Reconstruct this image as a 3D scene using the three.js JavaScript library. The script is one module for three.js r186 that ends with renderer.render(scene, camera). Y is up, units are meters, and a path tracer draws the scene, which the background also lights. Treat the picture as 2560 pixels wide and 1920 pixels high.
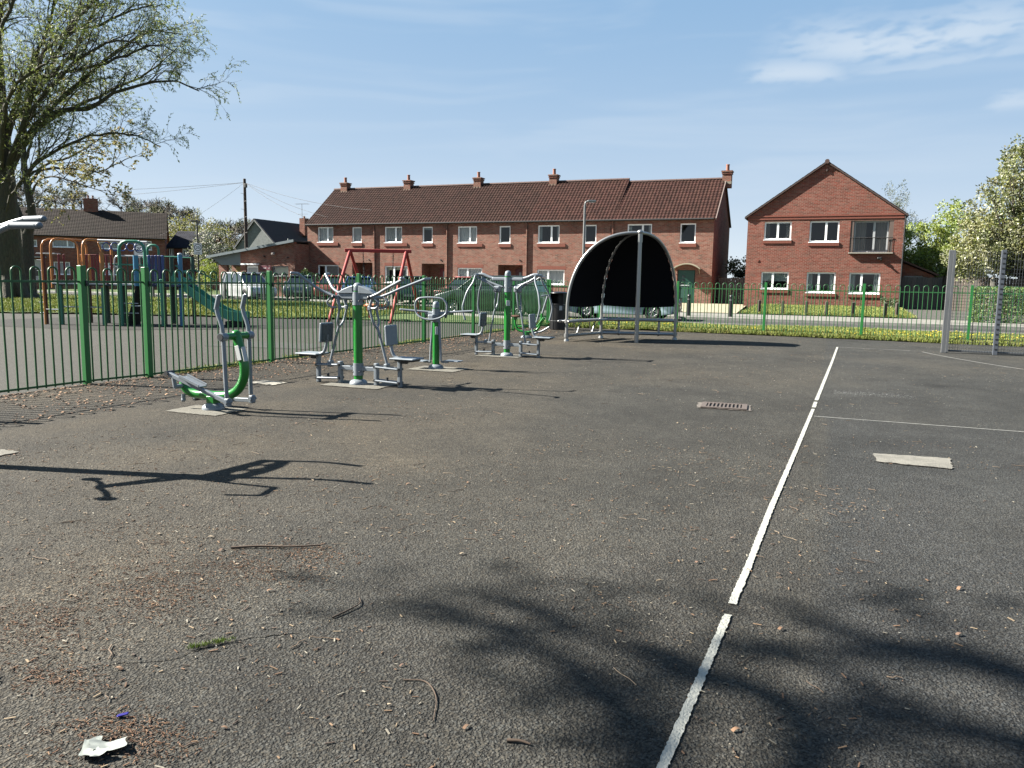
import * as THREE from 'three';
import { mergeGeometries, mergeVertices, toCreasedNormals } from 'three/addons/utils/BufferGeometryUtils.js';
import { RoundedBoxGeometry } from 'three/addons/geometries/RoundedBoxGeometry.js';

// ---------------------------------------------------------------- camera, sky, sun, exposure
const scene = new THREE.Scene();
const rad = (d) => d * Math.PI / 180;
const camera = new THREE.PerspectiveCamera(52.19, 4 / 3, 0.05, 2000);
camera.position.set(0, 1.35, 0);
camera.rotation.set(rad(-7.355), rad(22), rad(0.9), 'YXZ');
scene.add(camera);

const renderer = new THREE.WebGLRenderer({ antialias: true });
renderer.setSize(1024, 768);
renderer.toneMapping = THREE.LinearToneMapping;
const EXPOSURE = 5.0;
renderer.toneMappingExposure = EXPOSURE;
renderer.shadowMap.enabled = true;

const SUN = new THREE.Vector3(-0.785, 0.588, 0.195).normalize();
const sun = new THREE.DirectionalLight(new THREE.Color(1, 0.95, 0.86), 5);
sun.position.set(-12 + SUN.x * 80, SUN.y * 80, -20 + SUN.z * 80);
sun.target.position.set(-12, 0, -20);
sun.castShadow = true; sun.shadow.radius = 0.7;
sun.shadow.mapSize.set(4096, 4096);
Object.assign(sun.shadow.camera, { left: -60, right: 60, top: 60, bottom: -60, near: 1, far: 260 });
scene.add(sun, sun.target);

// ---------------------------------------------------------------- random numbers and noise
function rng(seed) {
  let a = seed >>> 0;
  return () => { a = (a + 0x6D2B79F5) | 0; let t = Math.imul(a ^ (a >>> 15), 1 | a); t = (t + Math.imul(t ^ (t >>> 7), 61 | t)) ^ t; return ((t ^ (t >>> 14)) >>> 0) / 4294967296; };
}
const hash2 = (x, y, s) => { let h = Math.imul(x, 374761393) ^ Math.imul(y, 668265263) ^ Math.imul(s, 2147483647 ^ 0x5bd1e995); h = Math.imul(h ^ (h >>> 13), 1274126177); return ((h ^ (h >>> 16)) >>> 0) / 4294967296; };
function vnoise(x, y, s = 1, px = 0, py = 0) {   // value noise, tileable when px, py (cells) are given
  const xi = Math.floor(x), yi = Math.floor(y), fx = x - xi, fy = y - yi;
  const u = fx * fx * (3 - 2 * fx), v = fy * fy * (3 - 2 * fy);
  const w = (a, n) => n ? ((a % n) + n) % n : a;
  const a = hash2(w(xi, px), w(yi, py), s), b = hash2(w(xi + 1, px), w(yi, py), s), c = hash2(w(xi, px), w(yi + 1, py), s), d = hash2(w(xi + 1, px), w(yi + 1, py), s);
  return a + (b - a) * u + (c - a) * v + (a - b - c + d) * u * v;
}
function fbm(x, y, oct = 4, s = 1, p = 0) { let t = 0, a = 0.5, n = 0; for (let i = 0; i < oct; i++) { t += a * vnoise(x, y, s + i * 17, p << i, p << i); n += a; x *= 2; y *= 2; a *= 0.5; } return t / n; }
const clamp = (v, a = 0, b = 1) => Math.min(b, Math.max(a, v));
const sstep = (a, b, v) => { const t = clamp((v - a) / (b - a)); return t * t * (3 - 2 * t); };
const mix = (a, b, t) => a + (b - a) * t;

// ---------------------------------------------------------------- the sky: clear spring blue with thin cirrus
{
  const W = 4096, H = 2048, d = new Float32Array(W * H * 4);
  const az0 = (a) => { let x = a; while (x > 180) x -= 360; while (x < -180) x += 360; return x; };
  for (let j = 0; j < H; j++) for (let i = 0; i < W; i++) {
    const el = ((j + 0.5) / H - 0.5) * Math.PI, az = ((i + 0.5) / W - 0.5) * 2 * Math.PI;
    const x = Math.cos(el) * Math.cos(az), y = Math.sin(el), z = Math.cos(el) * Math.sin(az);
    const e = Math.max(0, el * 180 / Math.PI);
    const cs = clamp(x * SUN.x + y * SUN.y + z * SUN.z, -1, 1);
    // seen colours, linear: pale near the horizon, blue above
    const t = 1 - Math.exp(-e / 10.0), t2 = sstep(14, 70, e);
    let r = mix(mix(0.84, 0.185, t), 0.085, t2), g = mix(mix(0.92, 0.40, t), 0.22, t2), b = mix(mix(0.97, 0.69, t), 0.47, t2);
    const glow = Math.exp((cs - 1) * 5.0) * 0.55 + Math.exp((cs - 1) * 40) * 0.9 + 0.05 * Math.exp((cs - 1) * 1.3);
    r += glow * 0.95; g += glow * 0.95; b += glow * 0.85;
    // cirrus: long thin streaks, and thicker feathered banks
    const A = az * 180 / Math.PI, E = el * 180 / Math.PI;
    let c = 0;
    if (E > 0 && E < 62) {
      const wx = A * 0.055 + 3 * fbm(A * 0.03, E * 0.12, 3, 5), wy = E * 0.75 + 1.6 * fbm(A * 0.06, E * 0.2, 3, 9) - A * 0.012;
      c = 0.30 * sstep(0.48, 0.82, fbm(wx, wy, 5, 21)) * sstep(1, 6, E) * (1 - 0.5 * sstep(30, 70, E));
      for (const [a0, e0, sa, se, k] of [[-86.5, 15.1, 6.8, 1.05, 1.0], [-93.2, 13.6, 2.8, 0.6, 0.95], [-84, 13.75, 6, 0.35, 0.55], [-80.6, 10.9, 1.3, 0.5, 0.7], [-74, 14.4, 7, 0.8, 0.8], [-140, 22, 9, 1.4, 0.5], [40, 24, 12, 2, 0.7], [120, 33, 14, 2.4, 0.7], [-20, 17, 9, 1.2, 0.6]]) {
        const dA = az0(A - a0) / sa, dE = (E - e0 - 0.22 * Math.sin(A * 0.45)) / (se * (E > e0 ? 1.25 : 0.75));
        const q = Math.exp(-dA * dA * dA * dA - dE * dE);
        if (q < 0.01) continue;
        const wA = A + 1.2 * fbm(A * 0.5, E * 1.1, 3, 61), wE = E + 0.5 * fbm(A * 0.7 + 4, E * 1.4, 3, 63), f = fbm(wA * 0.40 + wE * 0.9 + 40, wE * 2.4 - wA * 0.10, 6, 33) * 0.6 + fbm(wA * 1.1 - wE * 1.6, wE * 4.2 + 7, 5, 51) * 0.4;
        c = Math.max(c, k * Math.pow(q, 0.7) * sstep(0.36, 0.66, f + 0.17 * q));
      }
    }
    c = clamp(c) * 0.88;
    r = mix(r, 0.70, c * 0.86); g = mix(g, 0.80, c * 0.86); b = mix(b, 0.905, c * 0.86);
    if (el < 0) { const k = sstep(0, -0.06, el); r = mix(r, 0.25, k); g = mix(g, 0.24, k); b = mix(b, 0.2, k); }
    const o = (j * W + i) * 4; d[o] = r / EXPOSURE; d[o + 1] = g / EXPOSURE; d[o + 2] = b / EXPOSURE; d[o + 3] = 1;
  }
  const t = new THREE.DataTexture(d, W, H, THREE.RGBAFormat, THREE.FloatType);
  t.mapping = THREE.EquirectangularReflectionMapping; t.magFilter = t.minFilter = THREE.LinearFilter; t.wrapS = THREE.RepeatWrapping; t.needsUpdate = true;
  scene.background = t; scene.environment = t;
}

// ---------------------------------------------------------------- builders
const V = (x, y, z) => new THREE.Vector3(x, y, z);
const used = {};
const numbered = (n) => { const k = used[n] = (used[n] ?? -1) + 1; return k ? `${n}_${String(k).padStart(3, '0')}` : n; };
function root(o) { while (o.parent && o.parent !== scene) o = o.parent; return o; }
function part(name, geo, mat, parent) {
  const m = new THREE.Mesh(geo, mat); m.name = name; m.castShadow = m.receiveShadow = true;
  const off = root(parent).__off; if (off && !geo.__placed) { geo.translate(-off[0], -off[1], -off[2]); geo.__placed = true; }
  parent.add(m); return m;
}
const stuffPart = (name, geo, mat, parent) => { const m = part(name, geo, mat, parent); m.userData.kind = 'stuff'; return m; };
function thing(name, label, category, pos = [0, 0, 0], ry = 0, group, worldCoords = false) {
  const o = new THREE.Group(); o.name = numbered(name); o.position.set(...pos); o.rotation.y = ry; scene.add(o);
  o.userData = { label, category }; if (group) o.userData.group = group;
  if (worldCoords) o.__off = pos;
  return o;
}
function solo(name, geo, mat, label, category, group, kind) {
  const m = new THREE.Mesh(geo, mat); m.name = numbered(name); m.castShadow = m.receiveShadow = true; scene.add(m);
  m.userData = kind ? { kind, label } : { label, category }; if (group) m.userData.group = group; return m;
}
function struct(name, geo, mat) { const m = new THREE.Mesh(geo, mat); m.name = numbered(name); m.castShadow = m.receiveShadow = true; m.userData.kind = 'structure'; scene.add(m); return m; }
function copyOf(o, label, pos, ry) { const c = o.clone(); c.name = numbered(o.name.replace(/_\d{3}$/, '')); c.userData = { ...o.userData, label: label ?? o.userData.label }; if (pos) c.position.set(...pos); if (ry !== undefined) c.rotation.y = ry; scene.add(c); return c; }

class Poly extends THREE.Curve {   // straight runs joined by rounded bends
  constructor(pts, r = 0.05) {
    super(); this.path = new THREE.CurvePath(); const P = pts.map((p) => p.isVector3 ? p : V(...p)); let a = P[0].clone();
    for (let i = 1; i < P.length - 1; i++) {
      const p = P[i], u = P[i - 1].clone().sub(p), v = P[i + 1].clone().sub(p), k = Math.min(r, u.length() * 0.48, v.length() * 0.48);
      const b = p.clone().addScaledVector(u.normalize(), k), c = p.clone().addScaledVector(v.normalize(), k);
      if (a.distanceTo(b) > 1e-5) this.path.add(new THREE.LineCurve3(a, b)); this.path.add(new THREE.QuadraticBezierCurve3(b, p, c)); a = c;
    }
    this.path.add(new THREE.LineCurve3(a, P[P.length - 1].clone()));
  }
  getPoint(t, o) { return this.path.getPoint(t, o); }
}
const pipe = (pts, r, n = 8, bend = 0.05, seg) => new THREE.TubeGeometry(new Poly(pts, bend), seg ?? Math.max(1, (pts.length - 2) * 6 + 2), r, n, false);
const curve = (pts, r, n = 8, seg = 24, closed = false) => new THREE.TubeGeometry(new THREE.CatmullRomCurve3(pts.map((p) => p.isVector3 ? p : V(...p)), closed, 'centripetal'), seg, r, n, closed);
function rod(a, b, r0, r1 = r0, n = 10, open = false) {
  const A = V(...a), B = V(...b), L = A.distanceTo(B), g = new THREE.CylinderGeometry(r1, r0, L, n, 1, open);
  g.applyQuaternion(new THREE.Quaternion().setFromUnitVectors(V(0, 1, 0), B.clone().sub(A).normalize())); g.translate((A.x + B.x) / 2, (A.y + B.y) / 2, (A.z + B.z) / 2); return g;
}
function cap(p, r, squash = 1, n = 10) { const g = new THREE.SphereGeometry(r, n, 6); g.scale(1, squash, 1); g.translate(...p); return g; }
function capped(pts, r, n = 8, bend = 0.05) { const P = pts.map((p) => p.isVector3 ? p.toArray() : p); return join([pipe(P, r, n, bend), cap(P[0], r * 0.99, 1, n), cap(P[P.length - 1], r * 0.99, 1, n)]); }
function rbox(w, h, d, r, p = [0, 0, 0], rot) { const g = new RoundedBoxGeometry(w, h, d, 2, Math.min(r, w / 2.05, h / 2.05, d / 2.05)); if (rot) g.applyMatrix4(new THREE.Matrix4().makeRotationFromEuler(new THREE.Euler(...rot))); g.translate(...p); return g; }
function box(x0, x1, y0, y1, z0, z1) { const g = new THREE.BoxGeometry(x1 - x0, y1 - y0, z1 - z0); g.translate((x0 + x1) / 2, (y0 + y1) / 2, (z0 + z1) / 2); boxUV(g); return g; }
function boxUV(g) {   // uv in metres, by the way each face points
  const p = g.attributes.position, n = g.attributes.normal, uv = new Float32Array(p.count * 2);
  for (let i = 0; i < p.count; i++) { const ax = Math.abs(n.getX(i)), ay = Math.abs(n.getY(i)), az = Math.abs(n.getZ(i)); const [u, v] = ay > ax && ay > az ? [p.getX(i), p.getZ(i)] : ax > az ? [p.getZ(i), p.getY(i)] : [p.getX(i), p.getY(i)]; uv[i * 2] = u; uv[i * 2 + 1] = v; }
  g.setAttribute('uv', new THREE.BufferAttribute(uv, 2)); return g;
}
function join(list) {
  const L = list.map((g) => { let q = g.index ? g.toNonIndexed() : g; for (const k of Object.keys(q.attributes)) if (!['position', 'normal', 'uv', 'color'].includes(k)) q.deleteAttribute(k); if (!q.attributes.uv) q.setAttribute('uv', new THREE.BufferAttribute(new Float32Array(q.attributes.position.count * 2), 2)); return q; });
  return mergeGeometries(L, false);
}
const lathe = (pts, n = 20) => new THREE.LatheGeometry(pts.map(([r, y]) => new THREE.Vector2(r, y)), n);
function at(g, x, y, z, ry = 0) { if (ry) g.rotateY(ry); g.translate(x, y, z); return g; }
function sheet(pts, y, cell) {   // a flat sheet from a ground outline [x, z]; uv in metres
  const s = new THREE.Shape(pts.map(([x, z]) => new THREE.Vector2(x, -z))), g = new THREE.ShapeGeometry(s); g.rotateX(-Math.PI / 2); g.translate(0, y, 0);
  const p = g.attributes.position, uv = g.attributes.uv; for (let i = 0; i < p.count; i++) uv.setXY(i, p.getX(i), p.getZ(i)); return g;
}
function slab(pts, y0, y1) { const g = new THREE.ExtrudeGeometry(new THREE.Shape(pts.map(([x, z]) => new THREE.Vector2(x, -z))), { depth: y1 - y0, bevelEnabled: false }); g.rotateX(-Math.PI / 2); g.translate(0, y0, 0); return boxUV(g); }

// ---------------------------------------------------------------- textures and materials
const toS = (c) => { c = clamp(c); return c <= 0.0031308 ? c * 12.92 : 1.055 * Math.pow(c, 1 / 2.4) - 0.055; };
function tex(n, fn, srgb = true, m = n) {
  const d = new Uint8Array(n * m * 4), o = [0, 0, 0];
  for (let j = 0; j < m; j++) for (let i = 0; i < n; i++) { fn(i, j, o); const k = (j * n + i) * 4; for (let q = 0; q < 3; q++) d[k + q] = Math.round(255 * (srgb ? toS(o[q]) : clamp(o[q]))); d[k + 3] = 255; }
  const t = new THREE.DataTexture(d, n, m, THREE.RGBAFormat); t.wrapS = t.wrapT = THREE.RepeatWrapping; t.magFilter = THREE.LinearFilter; t.minFilter = THREE.LinearMipmapLinearFilter; t.generateMipmaps = true;
  if (srgb) t.colorSpace = THREE.SRGBColorSpace; t.needsUpdate = true; return t;
}
const per = (t, metres, my = metres) => { t.repeat.set(1 / metres, 1 / my); return t; };
const lin = (r, g, b) => new THREE.Color().setRGB(r, g, b);
const mat = (r, g, b, rough = 0.7, metal = 0, o = {}) => new THREE.MeshStandardMaterial({ color: lin(r, g, b), roughness: rough, metalness: metal, ...o });

// asphalt: rounded stones in a dark binder, from jittered cells
function aggregate(n, cells, seed) {
  const hgt = new Float32Array(n * n), id = new Float32Array(n * n), k = cells / n;
  const jx = new Float32Array(cells * cells), jy = new Float32Array(cells * cells), rr = new Float32Array(cells * cells);
  for (let i = 0; i < cells * cells; i++) { jx[i] = hash2(i, 1, seed); jy[i] = hash2(i, 2, seed); rr[i] = hash2(i, 3, seed); }
  for (let j = 0; j < n; j++) for (let i = 0; i < n; i++) {
    const x = i * k, y = j * k, cx = Math.floor(x), cy = Math.floor(y); let best = 9, bi = 0;
    for (let b = -1; b < 2; b++) for (let a = -1; a < 2; a++) {
      const qx = cx + a, qy = cy + b, q = ((qy + cells) % cells) * cells + (qx + cells) % cells, dx = qx + jx[q] - x, dy = qy + jy[q] - y, d = (dx * dx + dy * dy) / (0.55 + 0.75 * rr[q]);
      if (d < best) { best = d; bi = q; }
    }
    hgt[j * n + i] = Math.sqrt(clamp(1 - best * 1.25)); id[j * n + i] = hash2(bi, 7, seed);
  }
  return { hgt, id };
}
const AG = aggregate(2048, 300, 11), AF = aggregate(2048, 560, 23);
const stoneH = (k, i, j) => { const on = AG.id[k] > 0.42 ? 1 : 0, a = on * AG.hgt[k] * (0.35 + 0.65 * AG.id[k]), b = AF.hgt[k] * (0.2 + 0.5 * AF.id[k]); return clamp(Math.max(a, b) * 0.85 + 0.3 * (hash2(i, j, 77) - 0.5) * 0.5); };
const asphaltMap = per(tex(2048, (i, j, o) => {
  const k = j * 2048 + i, h = stoneH(k, i, j), q = AG.id[k] > 0.42 && AG.hgt[k] > 0.3 ? AG.id[k] : AF.id[k], f = fbm(i / 64, j / 64, 3, 3, 32);
  let v = mix(0.22, 1.25, h) * (0.55 + 0.72 * q) * (0.8 + 0.4 * f); if (q > 0.97) v *= 2.1; else if (q < 0.06) v *= 0.5;
  const w = hash2(Math.floor(q * 9999), 4, 5); v *= 0.72;
  o[0] = v * (1.0 + 0.14 * (w - 0.5)); o[1] = v * 0.985; o[2] = v * (0.95 - 0.16 * (w - 0.5));
}), 2.6);
const asphaltBump = per(tex(2048, (i, j, o) => { const k = j * 2048 + i; o[0] = o[1] = o[2] = stoneH(k, i, j); }, false), 2.6);
const asphaltRough = new THREE.MeshPhysicalMaterial({ specularIntensity: 0.45, color: lin(0.068, 0.0655, 0.0575), map: asphaltMap, bumpMap: asphaltBump, bumpScale: 0.010, roughness: 0.92, vertexColors: true });
const clone3 = (t, m) => { const c = t.clone(); c.repeat.set(1 / m, 1 / m); c.needsUpdate = true; return c; };
const asphaltFine = (r, g, b) => new THREE.MeshPhysicalMaterial({ specularIntensity: 0.5, color: lin(r, g, b), map: clone3(asphaltMap, 2.2), bumpMap: clone3(asphaltBump, 2.2), bumpScale: 0.003, roughness: 0.9 });
const mottle = per(tex(512, (i, j, o) => { const f = fbm(i / 32, j / 32, 5, 61, 16), g = fbm(i / 8, j / 8, 3, 71, 64); const v = 0.55 + 0.45 * f + 0.35 * (g - 0.5); o[0] = o[1] = o[2] = v; }), 2);
const roughBump = per(tex(512, (i, j, o) => { o[0] = o[1] = o[2] = fbm(i / 8, j / 8, 4, 91, 64); }, false), 0.8);
const concreteM = new THREE.MeshStandardMaterial({ color: lin(0.247, 0.2293, 0.1882), map: mottle, bumpMap: roughBump, bumpScale: 0.004, roughness: 0.9 });
const kerbM = new THREE.MeshStandardMaterial({ color: lin(0.2117, 0.2058, 0.1882), map: mottle, roughness: 0.9 });
const pavingM = new THREE.MeshStandardMaterial({ color: lin(0.1764, 0.1676, 0.147), map: mottle, bumpMap: roughBump, bumpScale: 0.003, roughness: 0.9 });
const soilGrass = per(tex(1024, (i, j, o) => { const f = fbm(i / 64, j / 64, 5, 41, 16), g = hash2(i, j, 3), h = fbm(i / 6, j / 6, 2, 47, 0); const v = (0.45 + 0.7 * f) * (0.55 + 0.6 * h) * (0.8 + 0.4 * g); o[0] = v * 0.62; o[1] = v * 0.9; o[2] = v * 0.22; }), 3.2);
const grassM = new THREE.MeshStandardMaterial({ color: lin(0.1, 0.1117, 0.0588), map: soilGrass, bumpMap: roughBump, bumpScale: 0.02, roughness: 1 });
function brickTex(base, vary, mortar, seed) {   // 20 bricks by 60 courses over 4.5 m
  const N = 1440, bw = 72, bh = 24;
  const c = tex(N, (i, j, o) => {
    const row = Math.floor(j / bh), sx = (i + (row % 2) * 36) % N, col = Math.floor(sx / bw), u = sx % bw, v = j % bh, ed = Math.min(u, bw - u, v, bh - v);
    const n = hash2(i, j, seed), f = fbm(i / 30, j / 30, 3, seed + 2, 48);
    if (ed < 1.7) { const q = 0.8 + 0.35 * n * f; o[0] = mortar[0] * q; o[1] = mortar[1] * q; o[2] = mortar[2] * q; return; }
    const t = hash2(col, row, seed), w = hash2(col, row, seed + 9), q = (0.82 + 0.36 * fbm(i / 180, j / 240, 3, seed + 31, 8)) * (0.80 + 0.40 * t) * (0.86 + 0.28 * f) * (0.92 + 0.16 * n) * (w > 0.96 ? 0.75 : 1);
    o[0] = base[0] * q; o[1] = base[1] * q * (1 + vary * (w - 0.5)); o[2] = base[2] * q * (1 + vary * 1.2 * (w - 0.5));
  });
  const b = tex(N, (i, j, o) => { const row = Math.floor(j / bh), u = (i + (row % 2) * 36) % bw, v = j % bh, ed = Math.min(u, bw - u, v, bh - v); o[0] = o[1] = o[2] = sstep(0.6, 3, ed) * 0.85 + 0.15 * hash2(i, j, 2); }, false);
  return new THREE.MeshPhysicalMaterial({ specularIntensity: 0.4, map: per(c, 4.5), bumpMap: per(b, 4.5), bumpScale: 0.008, roughness: 0.9 });
}
const brickTerrace = brickTex([0.168, 0.073, 0.052], 0.5, [0.23, 0.185, 0.15], 101);
const brickRed = brickTex([0.148, 0.049, 0.035], 0.45, [0.20, 0.155, 0.125], 202);
const brickOld = brickTex([0.17, 0.066, 0.044], 0.5, [0.16, 0.13, 0.11], 303);
const brickHeader = mat(0.1588, 0.05, 0.0323, 0.9);
const whiteFrame = mat(0.80, 0.80, 0.79, 0.35);
const glassM = new THREE.MeshPhysicalMaterial({ color: lin(0.92, 0.96, 0.96), transmission: 1, thickness: 0, roughness: 0.02, ior: 1.5 });
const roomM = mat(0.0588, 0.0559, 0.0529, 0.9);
const netM = new THREE.MeshPhysicalMaterial({ color: lin(0.3234, 0.3234, 0.3175), roughness: 1, transmission: 0.25, thickness: 0 });
const drapeM = mat(0.1764, 0.194, 0.1882, 1);
const blindM = mat(0.1176, 0.147, 0.1411, 0.9);
const wear = per(tex(256, (i, j, o) => { const f = fbm(i / 16, j / 16, 4, 131, 16), g = fbm(i / 4, j / 4, 2, 137, 64); o[0] = o[1] = o[2] = 0.80 + 0.26 * f - (g > 0.74 ? 0.18 : 0); }), 1);
const postGreen = mat(0.010, 0.105, 0.020, 0.4);
const fenceGreen = mat(0.008, 0.066, 0.015, 0.45);
const gymGreen = mat(0.0094, 0.1352, 0.0176, 0.3, 0, { map: wear });
const gymGrey = mat(0.1646, 0.1852, 0.2029, 0.38, 0.15, { map: wear });
const gymDark = mat(0.0176, 0.0176, 0.0188, 0.5);
const boltM = mat(0.0118, 0.0118, 0.0129, 0.4);
const stickerM = mat(0.3646, 0.3763, 0.3646, 0.6);
const galvM = new THREE.MeshStandardMaterial({ color: lin(0.17, 0.175, 0.18), map: mottle, roughness: 0.42, metalness: 0.55 });
const steelM = mat(0.26, 0.26, 0.255, 0.35, 0.7);
const blackPlastic = mat(0.0071, 0.0071, 0.0076, 0.35);
const gutterM = mat(0.0088, 0.0088, 0.0094, 0.85);
const timberGrey = new THREE.MeshStandardMaterial({ color: lin(0.1, 0.1, 0.0941), map: mottle, roughness: 0.95 });
const timberBrown = new THREE.MeshStandardMaterial({ color: lin(0.055, 0.042, 0.032), map: mottle, roughness: 0.95 });
const tyreM = mat(0.0071, 0.0071, 0.0071, 0.85), rimM = mat(0.2646, 0.2646, 0.2705, 0.3, 0.8);
const carGlass = new THREE.MeshPhysicalMaterial({ color: lin(0.0071, 0.0094, 0.0094), roughness: 0.03, clearcoat: 1, clearcoatRoughness: 0.02 });
const slateM = new THREE.MeshStandardMaterial({ color: lin(0.0441, 0.0441, 0.05), map: mottle, roughness: 0.8 });

// ================================================================ THE GROUND
const landY = (x, z) => 0.27 * sstep(-43.9, -46.4, z) ;
{
  // the land: one sheet to the horizon, level round the court, rising a little to the houses
  const g = new THREE.PlaneGeometry(900, 900, 180, 180); g.rotateX(-Math.PI / 2); g.translate(-20, 0, -200);
  const p = g.attributes.position, uv = g.attributes.uv;
  for (let i = 0; i < p.count; i++) { const x = p.getX(i), z = p.getZ(i); p.setY(i, landY(x, z) - 0.05 - 0.03 * fbm(x * 0.2, z * 0.2, 2, 8)); uv.setXY(i, x, z); }
  g.computeVertexNormals(); struct('ground', g, grassM);
}
const fenceZ = (x) => x < -1.73 ? mix(-23.55, -23.06, (x + 8.3) / 6.57) : mix(-23.06, -22.55, (x + 1.73) / 5);   // line of the railing at the far end
{
  // the court: coarse asphalt with dusty, brownish and newer patches (vertex colours carry stains and patches of the surfacing)
  const sr = rng(313), stains = Array.from({ length: 46 }, () => [-8 + sr() * 14, -1.5 - sr() * 19, 0.10 + 0.4 * sr() * sr(), 0.10 + 0.22 * sr()]);   // old spills and gum
  const x0 = -8.62, x1 = 26, z1 = 9, nx = 330, nz = 300, pos = [], col = [], uv = [], idx = [];
  for (let j = 0; j <= nz; j++) for (let i = 0; i <= nx; i++) {
    const x = mix(x0, x1, i / nx), z = mix(z1, fenceZ(x) + 0.14 + 0.05 * vnoise(x * 3, 1, 5), j / nz);
    pos.push(x, 0.006 * (fbm(x * 0.5, z * 0.5, 2, 4) - 0.5), z); uv.push(x, z);
    const f1 = fbm(x * 0.55 + 5, z * 0.4, 4, 31), f2 = fbm(x * 1.9, z * 1.6 + 9, 3, 37), f3 = fbm(x * 6, z * 6, 2, 39);
    let v = 0.92 + 0.62 * (f1 - 0.5) + 0.50 * (f2 - 0.5) + 0.3 * (f3 - 0.5);
    for (const [sx, sz, sr, k] of stains) { const q = Math.hypot((x - sx), (z - sz) * 1.2) / sr; if (q < 1.6) v *= 1 - k * sstep(1.25, 0.5, q + 0.8 * (f3 - 0.5)); }
    const brown = clamp(sstep(0.2, -7.5, x) * 0.75 + (f1 - 0.45) * 1.2) * (0.6 + 0.8 * f2);
    let r = v * (1 + 0.16 * brown), gg = v * (1 + 0.02 * brown), b = v * (1 - 0.15 * brown);
    if (x > 0.06 + 0.03 * (vnoise(z * 4, 3, 3) - 0.5) && z > -8.74) { r *= 0.83; gg *= 0.88; b *= 0.97; }   // newer strip of surfacing beside the joint
    if (x > -0.1 && z < -8.74) { r *= 0.9; gg *= 0.94; b *= 1.0; }
    col.push(r, gg, b);
  }
  for (let j = 0; j < nz; j++) for (let i = 0; i < nx; i++) { const a = j * (nx + 1) + i, b = a + 1, c = a + nx + 1, d = c + 1; idx.push(a, b, c, b, d, c); }
  const g = new THREE.BufferGeometry(); g.setAttribute('position', new THREE.Float32BufferAttribute(pos, 3)); g.setAttribute('uv', new THREE.Float32BufferAttribute(uv, 2)); g.setAttribute('color', new THREE.Float32BufferAttribute(col, 3)); g.setIndex(idx); g.computeVertexNormals();
  struct('court_asphalt', g, asphaltRough);
}
// the playground beyond the side railing: smoother, paler asphalt with a dark rubber safety surface round the play frame
const playAsphalt = asphaltFine(0.062, 0.059, 0.050), safetyM = asphaltFine(0.026, 0.0245, 0.021);
struct('playground_asphalt', sheet([[-8.62, 9], [-8.62, -23.4], [-13.5, -23.2], [-17.4, -22.4], [-24, -20.6], [-30, -18], [-36, -12], [-40, 9]], 0.0, 1), playAsphalt);
struct('safety_surface', sheet([[-13.2, -22.4], [-17.4, -22.2], [-22.8, -20.4], [-23.4, -15.5], [-20.6, -14.1], [-17.2, -14.3], [-14.6, -16.7], [-12.8, -19.3]], 0.006, 1), safetyM);
struct('safety_surface', sheet([[-9.4, -12.6], [-11.6, -12.2], [-11.9, -13.5], [-9.6, -13.9]], 0.006, 1), asphaltFine(0.0706, 0.0694, 0.0647));
// road, kerbs and footways
const roadM = asphaltFine(0.078, 0.077, 0.073);
const roadNear = [[40, -26.9], [-10.8, -26.9], [-14, -28.6], [-18, -33.2], [-22, -35.6], [-60, -36.4], [-92, -34]], roadFar = [[-92, -43.5], [-60, -43.2], [-34, -42.2], [-24, -38.6], [-17, -33.4], [-12, -31.5], [40, -31.3]];
struct('road', sheet([...roadNear, ...roadFar], 0.03, 1), roadM);
function strip(line, w, y0, y1) { const a = [], b = []; line.forEach(([x, z], i) => { const p = line[Math.max(0, i - 1)], q = line[Math.min(line.length - 1, i + 1)], dx = q[0] - p[0], dz = q[1] - p[1], l = Math.hypot(dx, dz); a.push([x, z]); b.push([x - dz / l * w, z + dx / l * w]); }); return slab([...a, ...b.reverse()], y0, y1); }
struct('kerb', strip(roadNear, -0.14, -0.1, 0.12), kerbM);
struct('kerb', strip(roadFar, -0.14, -0.1, 0.13), kerbM);
struct('pavement', sheet([[40, -31.48], [-12, -31.68], [-17, -33.6], [-24, -38.82], [-34, -42.42], [-60, -43.42], [-60, -46.2], [-35.4, -46.2], [-35.4, -47.6], [-6.7, -47.6], [-6.6, -36.5], [40, -36.5]].map(([x, z]) => [x, z]), 0.125, 1), pavingM);
struct('forecourt', sheet([[-34.8, -47.4], [-33, -42.6], [-23, -38.5], [-16.8, -36], [-10.2, -36.5], [-10.4, -47.4]], 0.135, 1), new THREE.MeshStandardMaterial({ color: lin(0.2117, 0.197, 0.1617), map: mottle, bumpMap: roughBump, bumpScale: 0.003, roughness: 0.9 }));
{
  const g = sheet([[-8.9, -47.7], [-6.5, -47.7], [-4.55, -47.7], [-3.95, -36.45], [-6.3, -36.45]], 0, 1); const p = g.attributes.position; for (let i = 0; i < p.count; i++) p.setY(i, p.getZ(i) < -40 ? 0.31 : 0.145); g.computeVertexNormals();
  struct('garden_path', g, new THREE.MeshStandardMaterial({ color: lin(0.294, 0.2528, 0.1705), map: mottle, bumpMap: roughBump, bumpScale: 0.004, roughness: 0.95 }));
}
{ const g = new THREE.PlaneGeometry(5.1, 10.2, 6, 12); g.rotateX(-Math.PI / 2); g.translate(5.9, 0, -41.55); const p = g.attributes.position, uv = g.attributes.uv; for (let i = 0; i < p.count; i++) { p.setY(i, 0.14 + 0.15 * sstep(-36.6, -45, p.getZ(i))); uv.setXY(i, p.getX(i), p.getZ(i)); } g.computeVertexNormals(); struct('driveway', g, asphaltFine(0.1176, 0.1147, 0.1058)); }
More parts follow.
